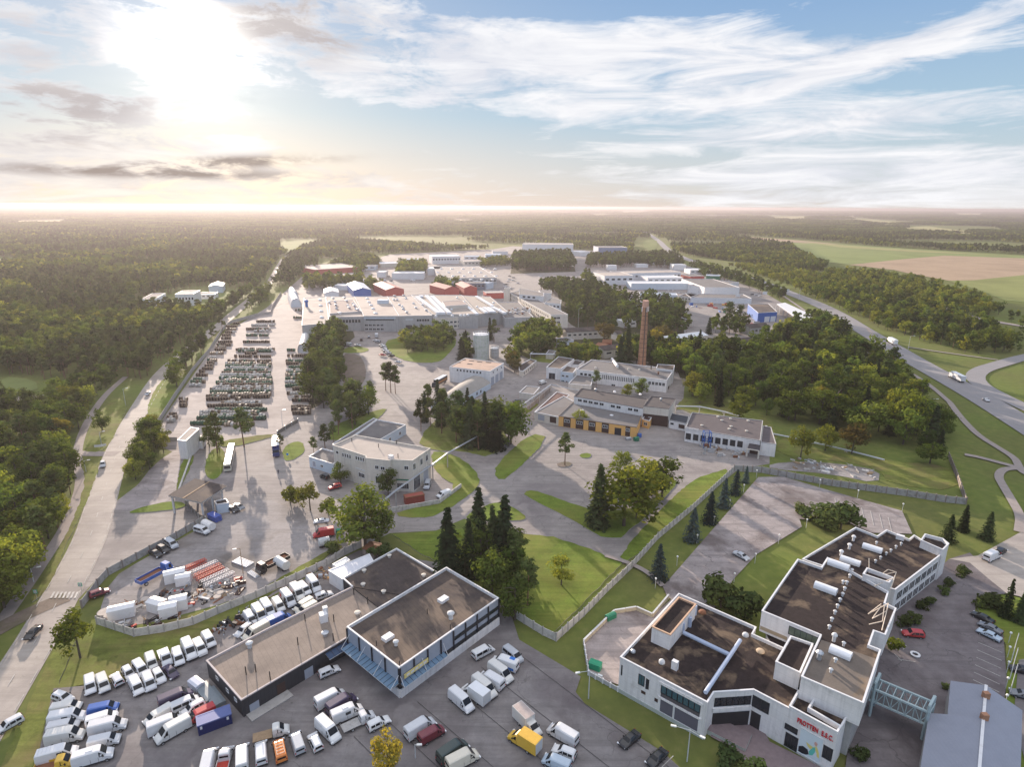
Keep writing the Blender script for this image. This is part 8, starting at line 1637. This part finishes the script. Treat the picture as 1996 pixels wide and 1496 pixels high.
for kind, x, yb, yt, wd_, lab in [
 ('spruce', 1166, 1026, 904, 1.15, 'tall dark spruce at the left end of the island with bright trees'), ('light', 1216, 1026, 905, 1.5, 'large bright green round tree beside the tall dark spruce'), ('light', 1250, 995, 888, 1.35, 'bright green tree behind the large round one on the island'), ('light', 1208, 925, 876, 1.15, 'small round green tree at the far end of the island'), ('broadleaf', 1290, 972, 886, 1.3, 'dark leafy tree at the right end of the island with bright trees'), ('broadleaf', 1270, 968, 898, 1.2, 'smaller dark tree left of the one at the island end'), ('light', 1240, 1012, 938, .9, 'low bright tree at the foot of the large round tree'),
 ('pine', 1101, 908, 843, 1.0, 'single pine standing in a square bed on the yard'),
 ('spruce', 934, 1092, 948, 1.0, 'tall thin spruce, left of a pair beside the big lawn'), ('spruce', 984, 1110, 963, 1.25, 'broad dark spruce, right of a pair beside the big lawn'), ('spruce', 876, 1135, 988, 1.2, 'dark spruce behind the tall block of the workshop'), ('spruce', 915, 1125, 1010, 1.1, 'dark spruce between the spruce pair and the workshop'), ('spruce', 960, 1105, 985, 1.0, 'dark spruce close behind the broad one'),
 ('broadleaf', 712, 1066, 950, 1.35, 'big dark round tree beside the gravel yard'), ('broadleaf', 740, 1062, 985, 1.1, 'dark tree joined to the right of the big round tree'), ('broadleaf', 690, 1050, 975, 1.0, 'dark tree joined to the left of the big round tree'), ('light', 605, 996, 938, 1.1, 'medium green tree, middle of three by the gravel yard'), ('bush', 566, 982, 943, 1.0, 'round green shrub, left of three by the gravel yard'), ('bush', 640, 1004, 970, 1.0, 'round green shrub, right of three by the gravel yard'), ('dark_bush', 652, 1080, 1048, 1.0, 'dark shrub beside the grey tank on the gravel yard'), ('dark_bush', 735, 1095, 1060, 1.2, 'dark shrub behind the rusty shed'),
 ('broadleaf', 664, 942, 900, 1.3, 'round dark tree before the left part of the two-storey building'), ('broadleaf', 757, 968, 908, 1.0, 'tree before the stair tower of the two-storey building'), ('pine', 612, 886, 852, 1.1, 'pine left of the low annexe of the two-storey building'), ('pine', 634, 878, 828, 1.2, 'taller pine behind the low annexe of the two-storey building'), ('pine', 650, 862, 822, 1.0, 'pine touching the rear annexe of the two-storey building'), ('pine', 547, 880, 846, 1.1, 'small pine beside the dark blue lorry'),
 ('pine', 424, 884, 805, 1.1, 'pine before the drum rows, left of two'), ('pine', 476, 872, 796, 1.1, 'pine before the drum rows, right of two'), ('broadleaf', 408, 872, 830, 1.1, 'leafy tree beside the gatehouse'), ('broadleaf', 428, 880, 845, 1.1, 'low leafy tree between the gatehouse and the pines'),
 ('pine', 752, 762, 708, 1.0, 'pine of the trio on the plaza, left'), ('pine', 762, 766, 706, 1.0, 'pine of the trio on the plaza, middle'), ('pine', 771, 768, 712, .9, 'pine of the trio on the plaza, right'),
 ('light', 157, 1285, 1185, .95, 'upright willow-like tree by the scrap yard corner'), ('golden', 757, 1530, 1420, .72, 'golden yellow birch at the bottom edge'),
 ('blue_spruce', 1283, 1130, 1060, 1.05, 'blue spruce nearest the bottom of the row by the white fence'), ('blue_spruce', 1349, 1055, 989, 1.05, 'blue spruce second in the row by the white fence'), ('blue_spruce', 1383, 1020, 958, 1.05, 'blue spruce third in the row by the white fence'), ('blue_spruce', 1410, 990, 932, 1.05, 'blue spruce fourth in the row by the white fence'), ('blue_spruce', 1433, 964, 915, 1.05, 'blue spruce fifth in the row by the white fence'), ('blue_spruce', 1453, 942, 908, 1.0, 'smallest blue spruce at the top of the row by the white fence'),
 ('spruce', 1847, 1056, 1003, 1.3, 'dark small spruce, left of three on the right lawn'), ('spruce', 1876, 1036, 984, 1.3, 'dark small spruce, middle of three on the right lawn'), ('spruce', 1922, 1052, 997, 1.3, 'dark small spruce, right of three on the right lawn'), ('spruce', 1958, 1205, 1128, .8, 'slim spruce beside the round hedge at the side lot'), ('spruce', 1985, 1215, 1150, 1.2, 'broad spruce beside the round hedge at the side lot'),
 ('dark_bush', 1592, 1015, 978, 1.5, 'leftmost dark bush of the clump on the old car park'), ('dark_bush', 1615, 1022, 978, 1.5, 'middle dark bush of the clump on the old car park'), ('dark_bush', 1638, 1032, 985, 1.5, 'rightmost dark bush of the clump on the old car park'), ('dark_bush', 1570, 1008, 982, 1.3, 'small dark bush at the left tip of the clump on the old car park'),
 ('dark_bush', 1405, 1185, 1118, 1.1, 'tall dark bush between the courtyard building and the old car park'), ('dark_bush', 1440, 1200, 1145, 1.3, 'dark bush right of the tall one by the courtyard building'),
 ('dark_bush', 1874, 1124, 1104, 1.3, 'round clipped bush by the corner of the glazed wing'), ('dark_bush', 1847, 1145, 1128, 1.2, 'low dark bush below the glazed wing, second from its corner'), ('dark_bush', 1833, 1158, 1140, 1.2, 'low dark bush below the glazed wing, third from its corner'), ('dark_bush', 1811, 1178, 1160, 1.2, 'low dark bush below the glazed wing, fourth from its corner'), ('dark_bush', 1796, 1190, 1172, 1.2, 'low dark bush below the glazed wing, fifth from its corner'), ('dark_bush', 1775, 1212, 1190, 1.2, 'dark bush before the notch of the tall block'), ('dark_bush', 1760, 1222, 1200, 1.2, 'dark bush left of the one before the notch'), ('bush', 1742, 1270, 1238, .8, 'yellowing shrub by the roof notch of the tall block'),
 ('dark_bush', 1926, 1184, 1160, 2.0, 'wide round hedge at the top of the side lot'), ('dark_bush', 1420, 1500, 1464, 1.3, 'dark bush in the shade below the brick ramp, left one'), ('dark_bush', 1462, 1515, 1480, 1.3, 'dark bush in the shade below the brick ramp, right one'), ('dark_bush', 1672, 1480, 1455, 1.2, 'dark shrub by the side wall under the link bridge'), ('dark_bush', 1842, 1345, 1330, 1.0, 'small dark shrub at the upper corner of the gabled hall'),
 ('light', 1130, 832, 795, 1.2, 'small tree before the orange workshop front'), ('pine', 1162, 757, 722, 1.2, 'pine before the slit windows of the boiler house, left'), ('broadleaf', 1250, 772, 735, 1.3, 'tree before the slit windows of the boiler house, right'), ('light', 1222, 775, 745, 1.2, 'yellow-green tree between two others at the boiler house'), ('pine', 963, 668, 622, .9, 'dark spruce-like pine before the factory near the tank'), ('spruce', 955, 664, 618, 1.1, 'spruce before the factory near the tank'),
 ('light', 1364, 788, 740, 1.1, 'light green tree at the path behind the boiler house'), ('light', 1560, 895, 826, .9, 'slender light tree on the rough grass, left of two'), ('light', 1608, 880, 822, 1.0, 'light tree on the rough grass, right of two'), ('autumn', 1660, 885, 820, 1.2, 'rusty brown tree at the edge of the right-hand wood'), ('golden', 1600, 815, 752, 1.2, 'pale golden tree standing out of the right-hand wood'), ('light', 1440, 820, 765, 1.2, 'light tree behind the pillared workshop'), ('light', 1755, 850, 745, .9, 'slender pale tree at the right of the right-hand wood'), ('broadleaf', 1812, 905, 858, 1.5, 'round dark tree at the lower tip of the right-hand wood'),
 ('autumn', 1178, 668, 622, 1.3, 'rusty-green round tree left of the chimney'), ('autumn', 1290, 672, 628, 1.3, 'rusty tree right of the chimney'), ('golden', 1272, 690, 640, 1.2, 'yellow tree touching the right side of the chimney'), ('spruce', 1222, 712, 632, 1.1, 'tall spruce left of the chimney'), ('spruce', 1208, 725, 655, 1.2, 'broad spruce before the house left of the chimney'), ('pine', 1420, 632, 588, 1.4, 'pine pair before the machinery yard, left'), ('pine', 1440, 636, 594, 1.2, 'pine pair before the machinery yard, right'), ('spruce', 1381, 652, 618, 1.4, 'dark spruce before the machinery yard'), ('broadleaf', 1176, 576, 553, 1.3, 'round tree alone beside the long green hedge'),
 ('golden', 120, 868, 812, 1.0, 'yellowish tree above the side path on the left'), ('broadleaf', 345, 755, 706, 1.3, 'single dark tree on the grass strip beside the upper road'), ('broadleaf', 200, 842, 795, 1.1, 'tree between footpath and road above the junction')]:
    h = hgt(x, yb, yt); tree(kind, g(x, yb), h, lab, None, wd_)
# --- wooded areas (pixels of the trunk bases): polygon, spacing, kinds, heights, words
ZN = [
 ([(-260, 1420), (-60, 1300), (0, 1205), (50, 1135), (90, 1072), (118, 1030), (138, 985), (147, 945), (142, 915), (130, 900), (60, 893), (-150, 893), (-300, 1000)], 6.4, 'ppbbbl', (9, 15), 'in the roadside wood left of the footpath'),
 ([(-120, 872), (20, 872), (138, 876), (148, 850), (168, 810), (196, 772), (230, 740), (200, 745), (120, 770), (92, 800), (-120, 800)], 6.6, 'ppbbbl', (9, 15), 'in the wood above the side path'),
 ([(214, 958), (232, 966), (266, 940), (302, 908), (326, 882), (318, 850), (300, 836), (266, 836), (248, 868), (228, 915)], 4.8, 'bbbl', (7, 11), 'in the thicket right of the left road'),
 ([(315, 705), (365, 665), (400, 640), (440, 600), (500, 560), (530, 560), (520, 590), (450, 622), (420, 648), (360, 730), (330, 750)], 6.5, 'bbbp', (8, 13), 'between the upper road and the drum yard wall'),
 ([(605, 790), (602, 745), (610, 690), (625, 662), (655, 652), (668, 668), (664, 700), (664, 755), (650, 800), (625, 802)], 6.2, 'ppbb', (12, 18), 'in the grove beside the drum yard'),
 ([(640, 850), (660, 815), (700, 800), (755, 787), (750, 800), (700, 835), (660, 855)], 6.8, 'pppb', (13, 17), 'in the pine group behind the two-storey building'),
 ([(790, 690), (785, 665), (830, 655), (875, 652), (885, 675), (860, 692)], 6.5, 'bbbl', (9, 13), 'on the lawn before the factory'),
 ([(893, 708), (898, 682), (918, 676), (926, 700), (915, 714)], 5.5, 'ssb', (11, 15), 'left of the tall green tank'), ([(985, 732), (988, 702), (1008, 705), (1010, 735)], 5.5, 'abl', (9, 13), 'right of the tall green tank'),
 ([(1003, 690), (1010, 662), (1040, 650), (1088, 655), (1085, 690), (1040, 704), (1015, 700)], 6.5, 'bbbl', (11, 16), 'before the office wing'),
 ([(1088, 578), (1100, 562), (1180, 574), (1240, 587), (1330, 602), (1345, 640), (1335, 662), (1260, 648), (1200, 650), (1130, 640), (1105, 620)], 8.0, 'ppppbb', (9, 16), 'in the pine wood behind the chimney'),
 ([(1085, 715), (1090, 690), (1160, 690), (1172, 712)], 5.5, 'bbl', (8, 12), 'behind the boiler house'), ([(1205, 712), (1205, 690), (1290, 670), (1385, 690), (1400, 722), (1330, 738), (1262, 712)], 6.2, 'sbbsl', (9, 16), 'round the chimney foot'),
 ([(1330, 765), (1340, 722), (1400, 700), (1480, 688), (1520, 650), (1600, 640), (1650, 662), (1700, 702), (1735, 735), (1790, 782), (1840, 832), (1862, 880), (1845, 893), (1800, 885), (1720, 868), (1650, 848), (1580, 828), (1500, 818), (1440, 800), (1380, 790)], 7.8, 'bbbbbpspl', (8, 18), 'in the right-hand wood'),
 ([(1565, 574), (1605, 560), (1700, 582), (1800, 600), (1880, 625), (1960, 655), (1975, 692), (1900, 692), (1810, 672), (1750, 656), (1690, 627), (1640, 605)], 7.5, 'bbbpll', (6, 14), 'in the thicket beyond the highway'),
 ([(1600, 560), (1610, 535), (1690, 534), (1780, 550), (1860, 568), (1940, 600), (1960, 614), (1900, 622), (1800, 598), (1700, 578)], 8.5, 'bbllll', (6, 14), 'in the belt along the crop field'),
 ([(1962, 610), (2120, 625), (2120, 700), (1980, 694)], 11, 'bbl', (4, 9), 'on the scrub at the right picture edge'),
 ([(1330, 492), (1420, 478), (1550, 496), (1612, 520), (1600, 532), (1500, 518), (1400, 508)], 8.0, 'bbbl', (9, 13), 'in the belt beyond the far highway'), ([(1420, 520), (1500, 520), (1600, 540), (1600, 565), (1560, 568), (1490, 543)], 8.5, 'lllb', (7, 10), 'on the scrub beyond the highway'),
 ([(998, 531), (1000, 503), (1110, 500), (1122, 528)], 8.0, 'pppb', (13, 18), 'in the square wood'), ([(1142, 524), (1146, 505), (1290, 500), (1330, 515), (1330, 526), (1250, 521)], 8.0, 'pppb', (11, 15), 'in the far pines behind the plant buildings'),
 ([(1345, 520), (1400, 522), (1480, 548), (1535, 580), (1520, 590), (1440, 556), (1370, 542)], 9.0, 'pb', (9, 13), 'between the sales hall and the highway'), ([(775, 541), (780, 520), (830, 518), (828, 540)], 7.5, 'bbl', (11, 15), 'left of the wide grey warehouse'), ([(845, 570), (850, 556), (890, 556), (895, 568)], 7.5, 'bbl', (11, 15), 'before the wide grey warehouse'), ([(590, 566), (600, 545), (700, 548), (740, 552), (720, 562), (640, 568)], 8, 'bbpl', (10, 14), 'behind the factory by the forest edge'),
 ([(1040, 568), (1085, 556), (1150, 566), (1180, 576), (1100, 584)], 6.6, 'pppb', (10, 15), 'beside the far car park'), ([(930, 514), (985, 508), (1000, 518), (940, 522)], 7.5, 'bl', (9, 13), 'along the far lane'), ([(1132, 540), (1150, 535), (1165, 560), (1156, 582)], 7, 'bbp', (7, 12), 'in the row beside the far lane'), ([(640, 522), (720, 503), (748, 520), (700, 534)], 7.5, 'bbpl', (10, 14), 'behind the long tan-roofed hall'), ([(690, 562), (745, 556), (750, 566), (700, 573)], 7, 'bbl', (8, 12), 'between the gabled sheds and the forest'), ([(1385, 640), (1440, 632), (1470, 650), (1400, 662)], 7, 'bbp', (8, 13), 'below the machinery yard'),
 ([(1600, 645), (1640, 655), (1670, 680), (1640, 670)], 7, 'pb', (10, 14), 'beside the highway bend'), ([(1560, 625), (1600, 622), (1640, 650), (1610, 650)], 7, 'bp', (9, 13), 'behind the long open shelter'),
 ([(862, 1100), (885, 1078), (930, 1070), (1000, 1100), (1050, 1165), (1056, 1232), (1012, 1225), (985, 1190), (940, 1150)], 6.0, 'bbbbbp', (9, 14), 'in the dark group behind the charcoal workshop'), ([(1075, 1140), (1100, 1125), (1122, 1140), (1100, 1160)], 5.6, 'bl', (8, 10), 'on the big lawn'),
 ([(808, 842), (832, 806), (860, 795), (884, 832), (860, 852)], 6.0, 'pps', (13, 18), 'beside the arched hall'), ([(884, 872), (892, 835), (930, 832), (985, 850), (1000, 868), (962, 892), (920, 886)], 5.6, 'sspb', (14, 20), 'in the tall group beside the twin pipe'),
]
KM = {'p': 'pine', 'b': 'broadleaf', 'l': 'light', 's': 'spruce', 'a': 'autumn'}
ADJ = {'p': 'dark pine', 'b': 'dark green leafy tree', 'l': 'light green leafy tree', 's': 'pointed dark spruce', 'a': 'rust-tinged leafy tree'}
ROADS = [(ROADL, 7.0), (HW, 11.0), (RW, 8.0)]
def segd(p, a, b_):
    d = b_ - a; t = max(0, min(1, (p - a).dot(d) / max(1e-6, d.dot(d)))); return (p - (a + d * t)).length
def clear_road(x, y, k=0):
    p = Vector((x, y))
    for P, w in ROADS:
        for i in range(0, len(P) - 1):
            if abs(P[i].x - x) < 160 + (P[i] - P[i + 1]).length and segd(p, P[i], P[i + 1]) < w + k: return False
    return True
def in_foot(x, y):
    for bb, P in FOOT:
        if bb[0] - 1.5 < x < bb[2] + 1.5 and bb[1] - 1.5 < y < bb[3] + 1.5:
            if inpoly(x, y, P) or min(segd(Vector((x, y)), P[i - 1], P[i]) for i in range(len(P))) < 1.6: return True
    return False
CAND = []
for poly, sp, ks, hr, words in ZN:
    P = [g(*p) for p in poly]; x0, x1, y0, y1 = min(p.x for p in P), max(p.x for p in P), min(p.y for p in P), max(p.y for p in P); y = y0
    while y < y1:
        x = x0 + TR.uniform(0, sp)
        while x < x1:
            qx, qy = x + TR.uniform(-.38, .38) * sp, y + TR.uniform(-.38, .38) * sp; u = proj((qx, qy, 0)); x += sp
            if inpoly(u[0], u[1], poly) and clear_road(qx, qy) and not in_foot(qx, qy): CAND.append((math.hypot(qx, qy), qx, qy, TR.choice(ks), TR.uniform(*hr), words, u[0]))
        y += sp * .9
# forest left of the road and all woods farther off: bases tested against open land
OPEN = [SITE, [(0, 735), (75, 735), (78, 790), (-60, 790)], [(268, 612), (262, 586), (330, 575), (380, 560), (440, 560), (470, 572), (440, 606), (400, 614), (340, 612)], [(545, 470), (600, 466), (640, 470), (600, 484), (562, 496), (546, 488)], [(1418, 462), (1445, 459), (1555, 467), (1700, 480), (1996, 497), (2300, 506), (2300, 640), (1996, 592), (1955, 590), (1905, 568), (1848, 550), (1780, 538), (1740, 529), (1692, 522), (1612, 513), (1556, 495), (1540, 480)],
        [(1320, 500), (1400, 505), (1480, 512), (1600, 535), (1600, 560), (1640, 600), (1760, 645), (1960, 700), (2300, 800), (2300, 1000), (1900, 900), (1780, 790), (1600, 640), (1470, 565), (1330, 515)], [(1230, 500), (1240, 465), (1300, 465), (1310, 500)], [(1490, 498), (1560, 508), (1600, 522), (1560, 526), (1500, 514)], [(1950, 590), (2300, 600), (2300, 720), (1960, 690)], [(-60, 500), (30, 503), (28, 515), (-60, 515)]]
FARF = [[(1490, 424), (1580, 420), (1582, 430), (1498, 430)], [(1636, 422), (1720, 428), (1800, 436), (1720, 440), (1660, 432)], [(1800, 438), (1905, 450), (1890, 459), (1790, 453), (1730, 449)], [(1850, 415), (1925, 416), (1920, 423), (1860, 422)], [(10, 430), (146, 428), (142, 437), (18, 438)], [(860, 427), (935, 429), (925, 435), (880, 434)], [(1140, 418), (1190, 417), (1190, 423), (1150, 423)], [(1200, 413), (1260, 411), (1270, 415), (1210, 418)]]
LOD1, LOD2, LOD3 = [], [], []
def open_at(u, v):
    for P in OPEN:
        if inpoly(u, v, P): return True
    return False
FZ = [z[0] for z in ZN]
y = 250.0
while y < 2300:
    sp = 6.4 if y < 560 else 7.4 if y < 900 else 9.0 if y < 1500 else 12.0; half = y * .92 + 60; x = -half + TR.uniform(0, sp)
    while x < half:
        qx, qy = x + TR.uniform(-.4, .4) * sp, y + TR.uniform(-.4, .4) * sp; x += sp; u, v = proj((qx, qy, 0))
        if u < -120 or u > 2120: continue
        left = u < 620 and v < 740
        if v > 505 and not left: continue
        if left and v > 560 and u > 400 - max(0, v - 620) * .9 + 60: continue
        if open_at(u, v) or not clear_road(qx, qy): continue
        nn = mnoise.noise(Vector((qx * .006, qy * .006, 3.1)))
        if nn > .33 and TR.random() < .65: continue
        if u > 700 and mnoise.noise(Vector((qx * .0022, qy * .0035, 9.7))) > .25: continue
        n2 = mnoise.noise(Vector((qx * .012, qy * .012, 7.7))); k = 'p' if n2 < .08 else TR.choice('bbbl') if u < 900 else TR.choice('bbll'); h = TR.uniform(9, 15) * (1 + .2 * nn)
        if y < 620: CAND.append((math.hypot(qx, qy), qx, qy, k, h, 'in the great forest on the left', u))
        else: LOD2.append((qx, qy, h, k))
    y += sp * .88
y = 2300.0
while y < 15500:
    sp = 52 * (1 + (y - 2300) / 9000); half = y * .92; x = -half
    while x < half:
        qx, qy = x + TR.uniform(-.4, .4) * sp, y + TR.uniform(-.4, .4) * sp; x += sp; u, v = proj((qx, qy, 0))
        if u < -100 or u > 2100 or any(inpoly(u, v, P) for P in OPEN) or any(inpoly(u, v, P) for P in FARF): continue
        if u > 640 and mnoise.noise(Vector((qx * .0011, qy * .0022, 5.5))) > (.12 if u > 1100 else .3): continue
        LOD3.append((qx, qy, sp / 52 * TR.uniform(.9, 1.2), 'b' if TR.random() < .4 else 'p'))
    y += sp * .85
CAND.sort(); CNT = {}; CAP = {'pine_tree': 292, 'broadleaf_tree': 246, 'spruce_tree': 150, 'birch_tree': 120}
for d, x, y_, k, h, words, u in CAND:
    nm = NAME[KM[k]]; vis = -70 < u < 2066
    if vis and CNT.get(nm, 0) < CAP[nm]:
        CNT[nm] = CNT.get(nm, 0) + 1; tree(KM[k], (x, y_), h, ADJ[k] + ' ' + words, 'trees ' + words, TR.uniform(.8, 1.3))
    else: LOD1.append((x, y_, h, k))
# --- the rest of the woods: one object each, scattered over points
def scatter(name, pts, protos, ref, label):
    col = bpy.data.collections.new(name + '_kinds')
    for i, me in enumerate(protos): o = bpy.data.objects.new('%s_kind_%02d' % (name, i), me); col.objects.link(o)
    me = bpy.data.meshes.new(name); me.from_pydata([(p[0], p[1], 0.0) for p in pts], [], [])
    A = me.attributes.new('sc', 'FLOAT', 'POINT'); A.data.foreach_set('value', [p[2] / ref for p in pts]); A = me.attributes.new('rz', 'FLOAT', 'POINT'); A.data.foreach_set('value', [TR.uniform(0, 6.28) for _ in pts])
    n = len(protos); grp = {'p': 0, 's': 1, 'b': 2, 'l': 3, 'a': 4}; per = n // 5 if n >= 5 else 1
    A = me.attributes.new('ix', 'INT', 'POINT'); A.data.foreach_set('value', [(grp[p[3]] * per + TR.randrange(per)) if n >= 5 else (0 if p[3] == 'p' else 1) for p in pts])
    o = put(name, me); ng = bpy.data.node_groups.new(name + '_scatter', 'GeometryNodeTree'); ng.interface.new_socket('Geometry', in_out='INPUT', socket_type='NodeSocketGeometry'); ng.interface.new_socket('Geometry', in_out='OUTPUT', socket_type='NodeSocketGeometry')
    gi, go = ng.nodes.new('NodeGroupInput'), ng.nodes.new('NodeGroupOutput'); ip = ng.nodes.new('GeometryNodeInstanceOnPoints'); ci = ng.nodes.new('GeometryNodeCollectionInfo'); ci.inputs['Collection'].default_value = col; ci.inputs['Separate Children'].default_value = True; ci.inputs['Reset Children'].default_value = True
    def attr(nm, ty): a = ng.nodes.new('GeometryNodeInputNamedAttribute'); a.data_type = ty; a.inputs['Name'].default_value = nm; return a.outputs['Attribute']
    cb = ng.nodes.new('ShaderNodeCombineXYZ'); L = ng.links.new; L(attr('rz', 'FLOAT'), cb.inputs[2]); L(gi.outputs[0], ip.inputs['Points']); L(ci.outputs[0], ip.inputs['Instance']); ip.inputs['Pick Instance'].default_value = True
    L(attr('ix', 'INT'), ip.inputs['Instance Index']); L(cb.outputs[0], ip.inputs['Rotation']); L(attr('sc', 'FLOAT'), ip.inputs['Scale']); L(ip.outputs[0], go.inputs[0])
    o.modifiers.new('scatter', 'NODES').node_group = ng; return tag(o, label, 'forest', None, 'stuff')
def lodset(nv, q):
    out = []
    for k in 'psbla':
        for v in range(nv):
            sd = v * 13 + ord(k); b = MB()
            if k == 'p': c = crown_pine(LF['pine'], sd, 9 if q else 6, 26 if q else 12, .75 if q else 1.15, 12.0); b.tube([(0, 0, 0), (0, 0, 10)], .2, BARK['pine'], 4, .08)
            elif k == 's': c = crown_spruce(LF['spruce'], sd, 16 if q else 9, 11 if q else 7, .9 if q else 1.3, 12.0)
            else: c = crown_broad(LF[KM[k]], sd, 13 if q else 8, 26 if q else 12, .72 if q else 1.15); b.tube([(0, 0, 0), (0, 0, 7)], .2, BARK['broadleaf'], 4, .1)
            b.add(c.v, c.f, c.mats[0]); out.append(b.mesh('forest_tree'))
    return out
def patch(k, seed):
    r = random.Random(seed); b = MB()
    for i in range(46):
        c = Vector((r.uniform(-34, 34), r.uniform(-34, 34), r.uniform(6, 10.5))); clump(b, c, r.uniform(3.2, 5.0), 12, 2.3, LF[k], r, .9)
    return b.mesh('forest_patch')
scatter('forest', LOD1, lodset(4, True), 12.0, 'trees of the woods farther back, too many to tell apart')
scatter('far_forest', LOD2, lodset(3, False), 12.0, 'unbroken forest stretching away behind the industrial district')
scatter('distant_forest', LOD3, [patch('pine', 1), patch('broadleaf', 2)], 1.0, 'distant woodland fading towards the horizon')
print('TREES', CNT, len(LOD1), len(LOD2), len(LOD3))
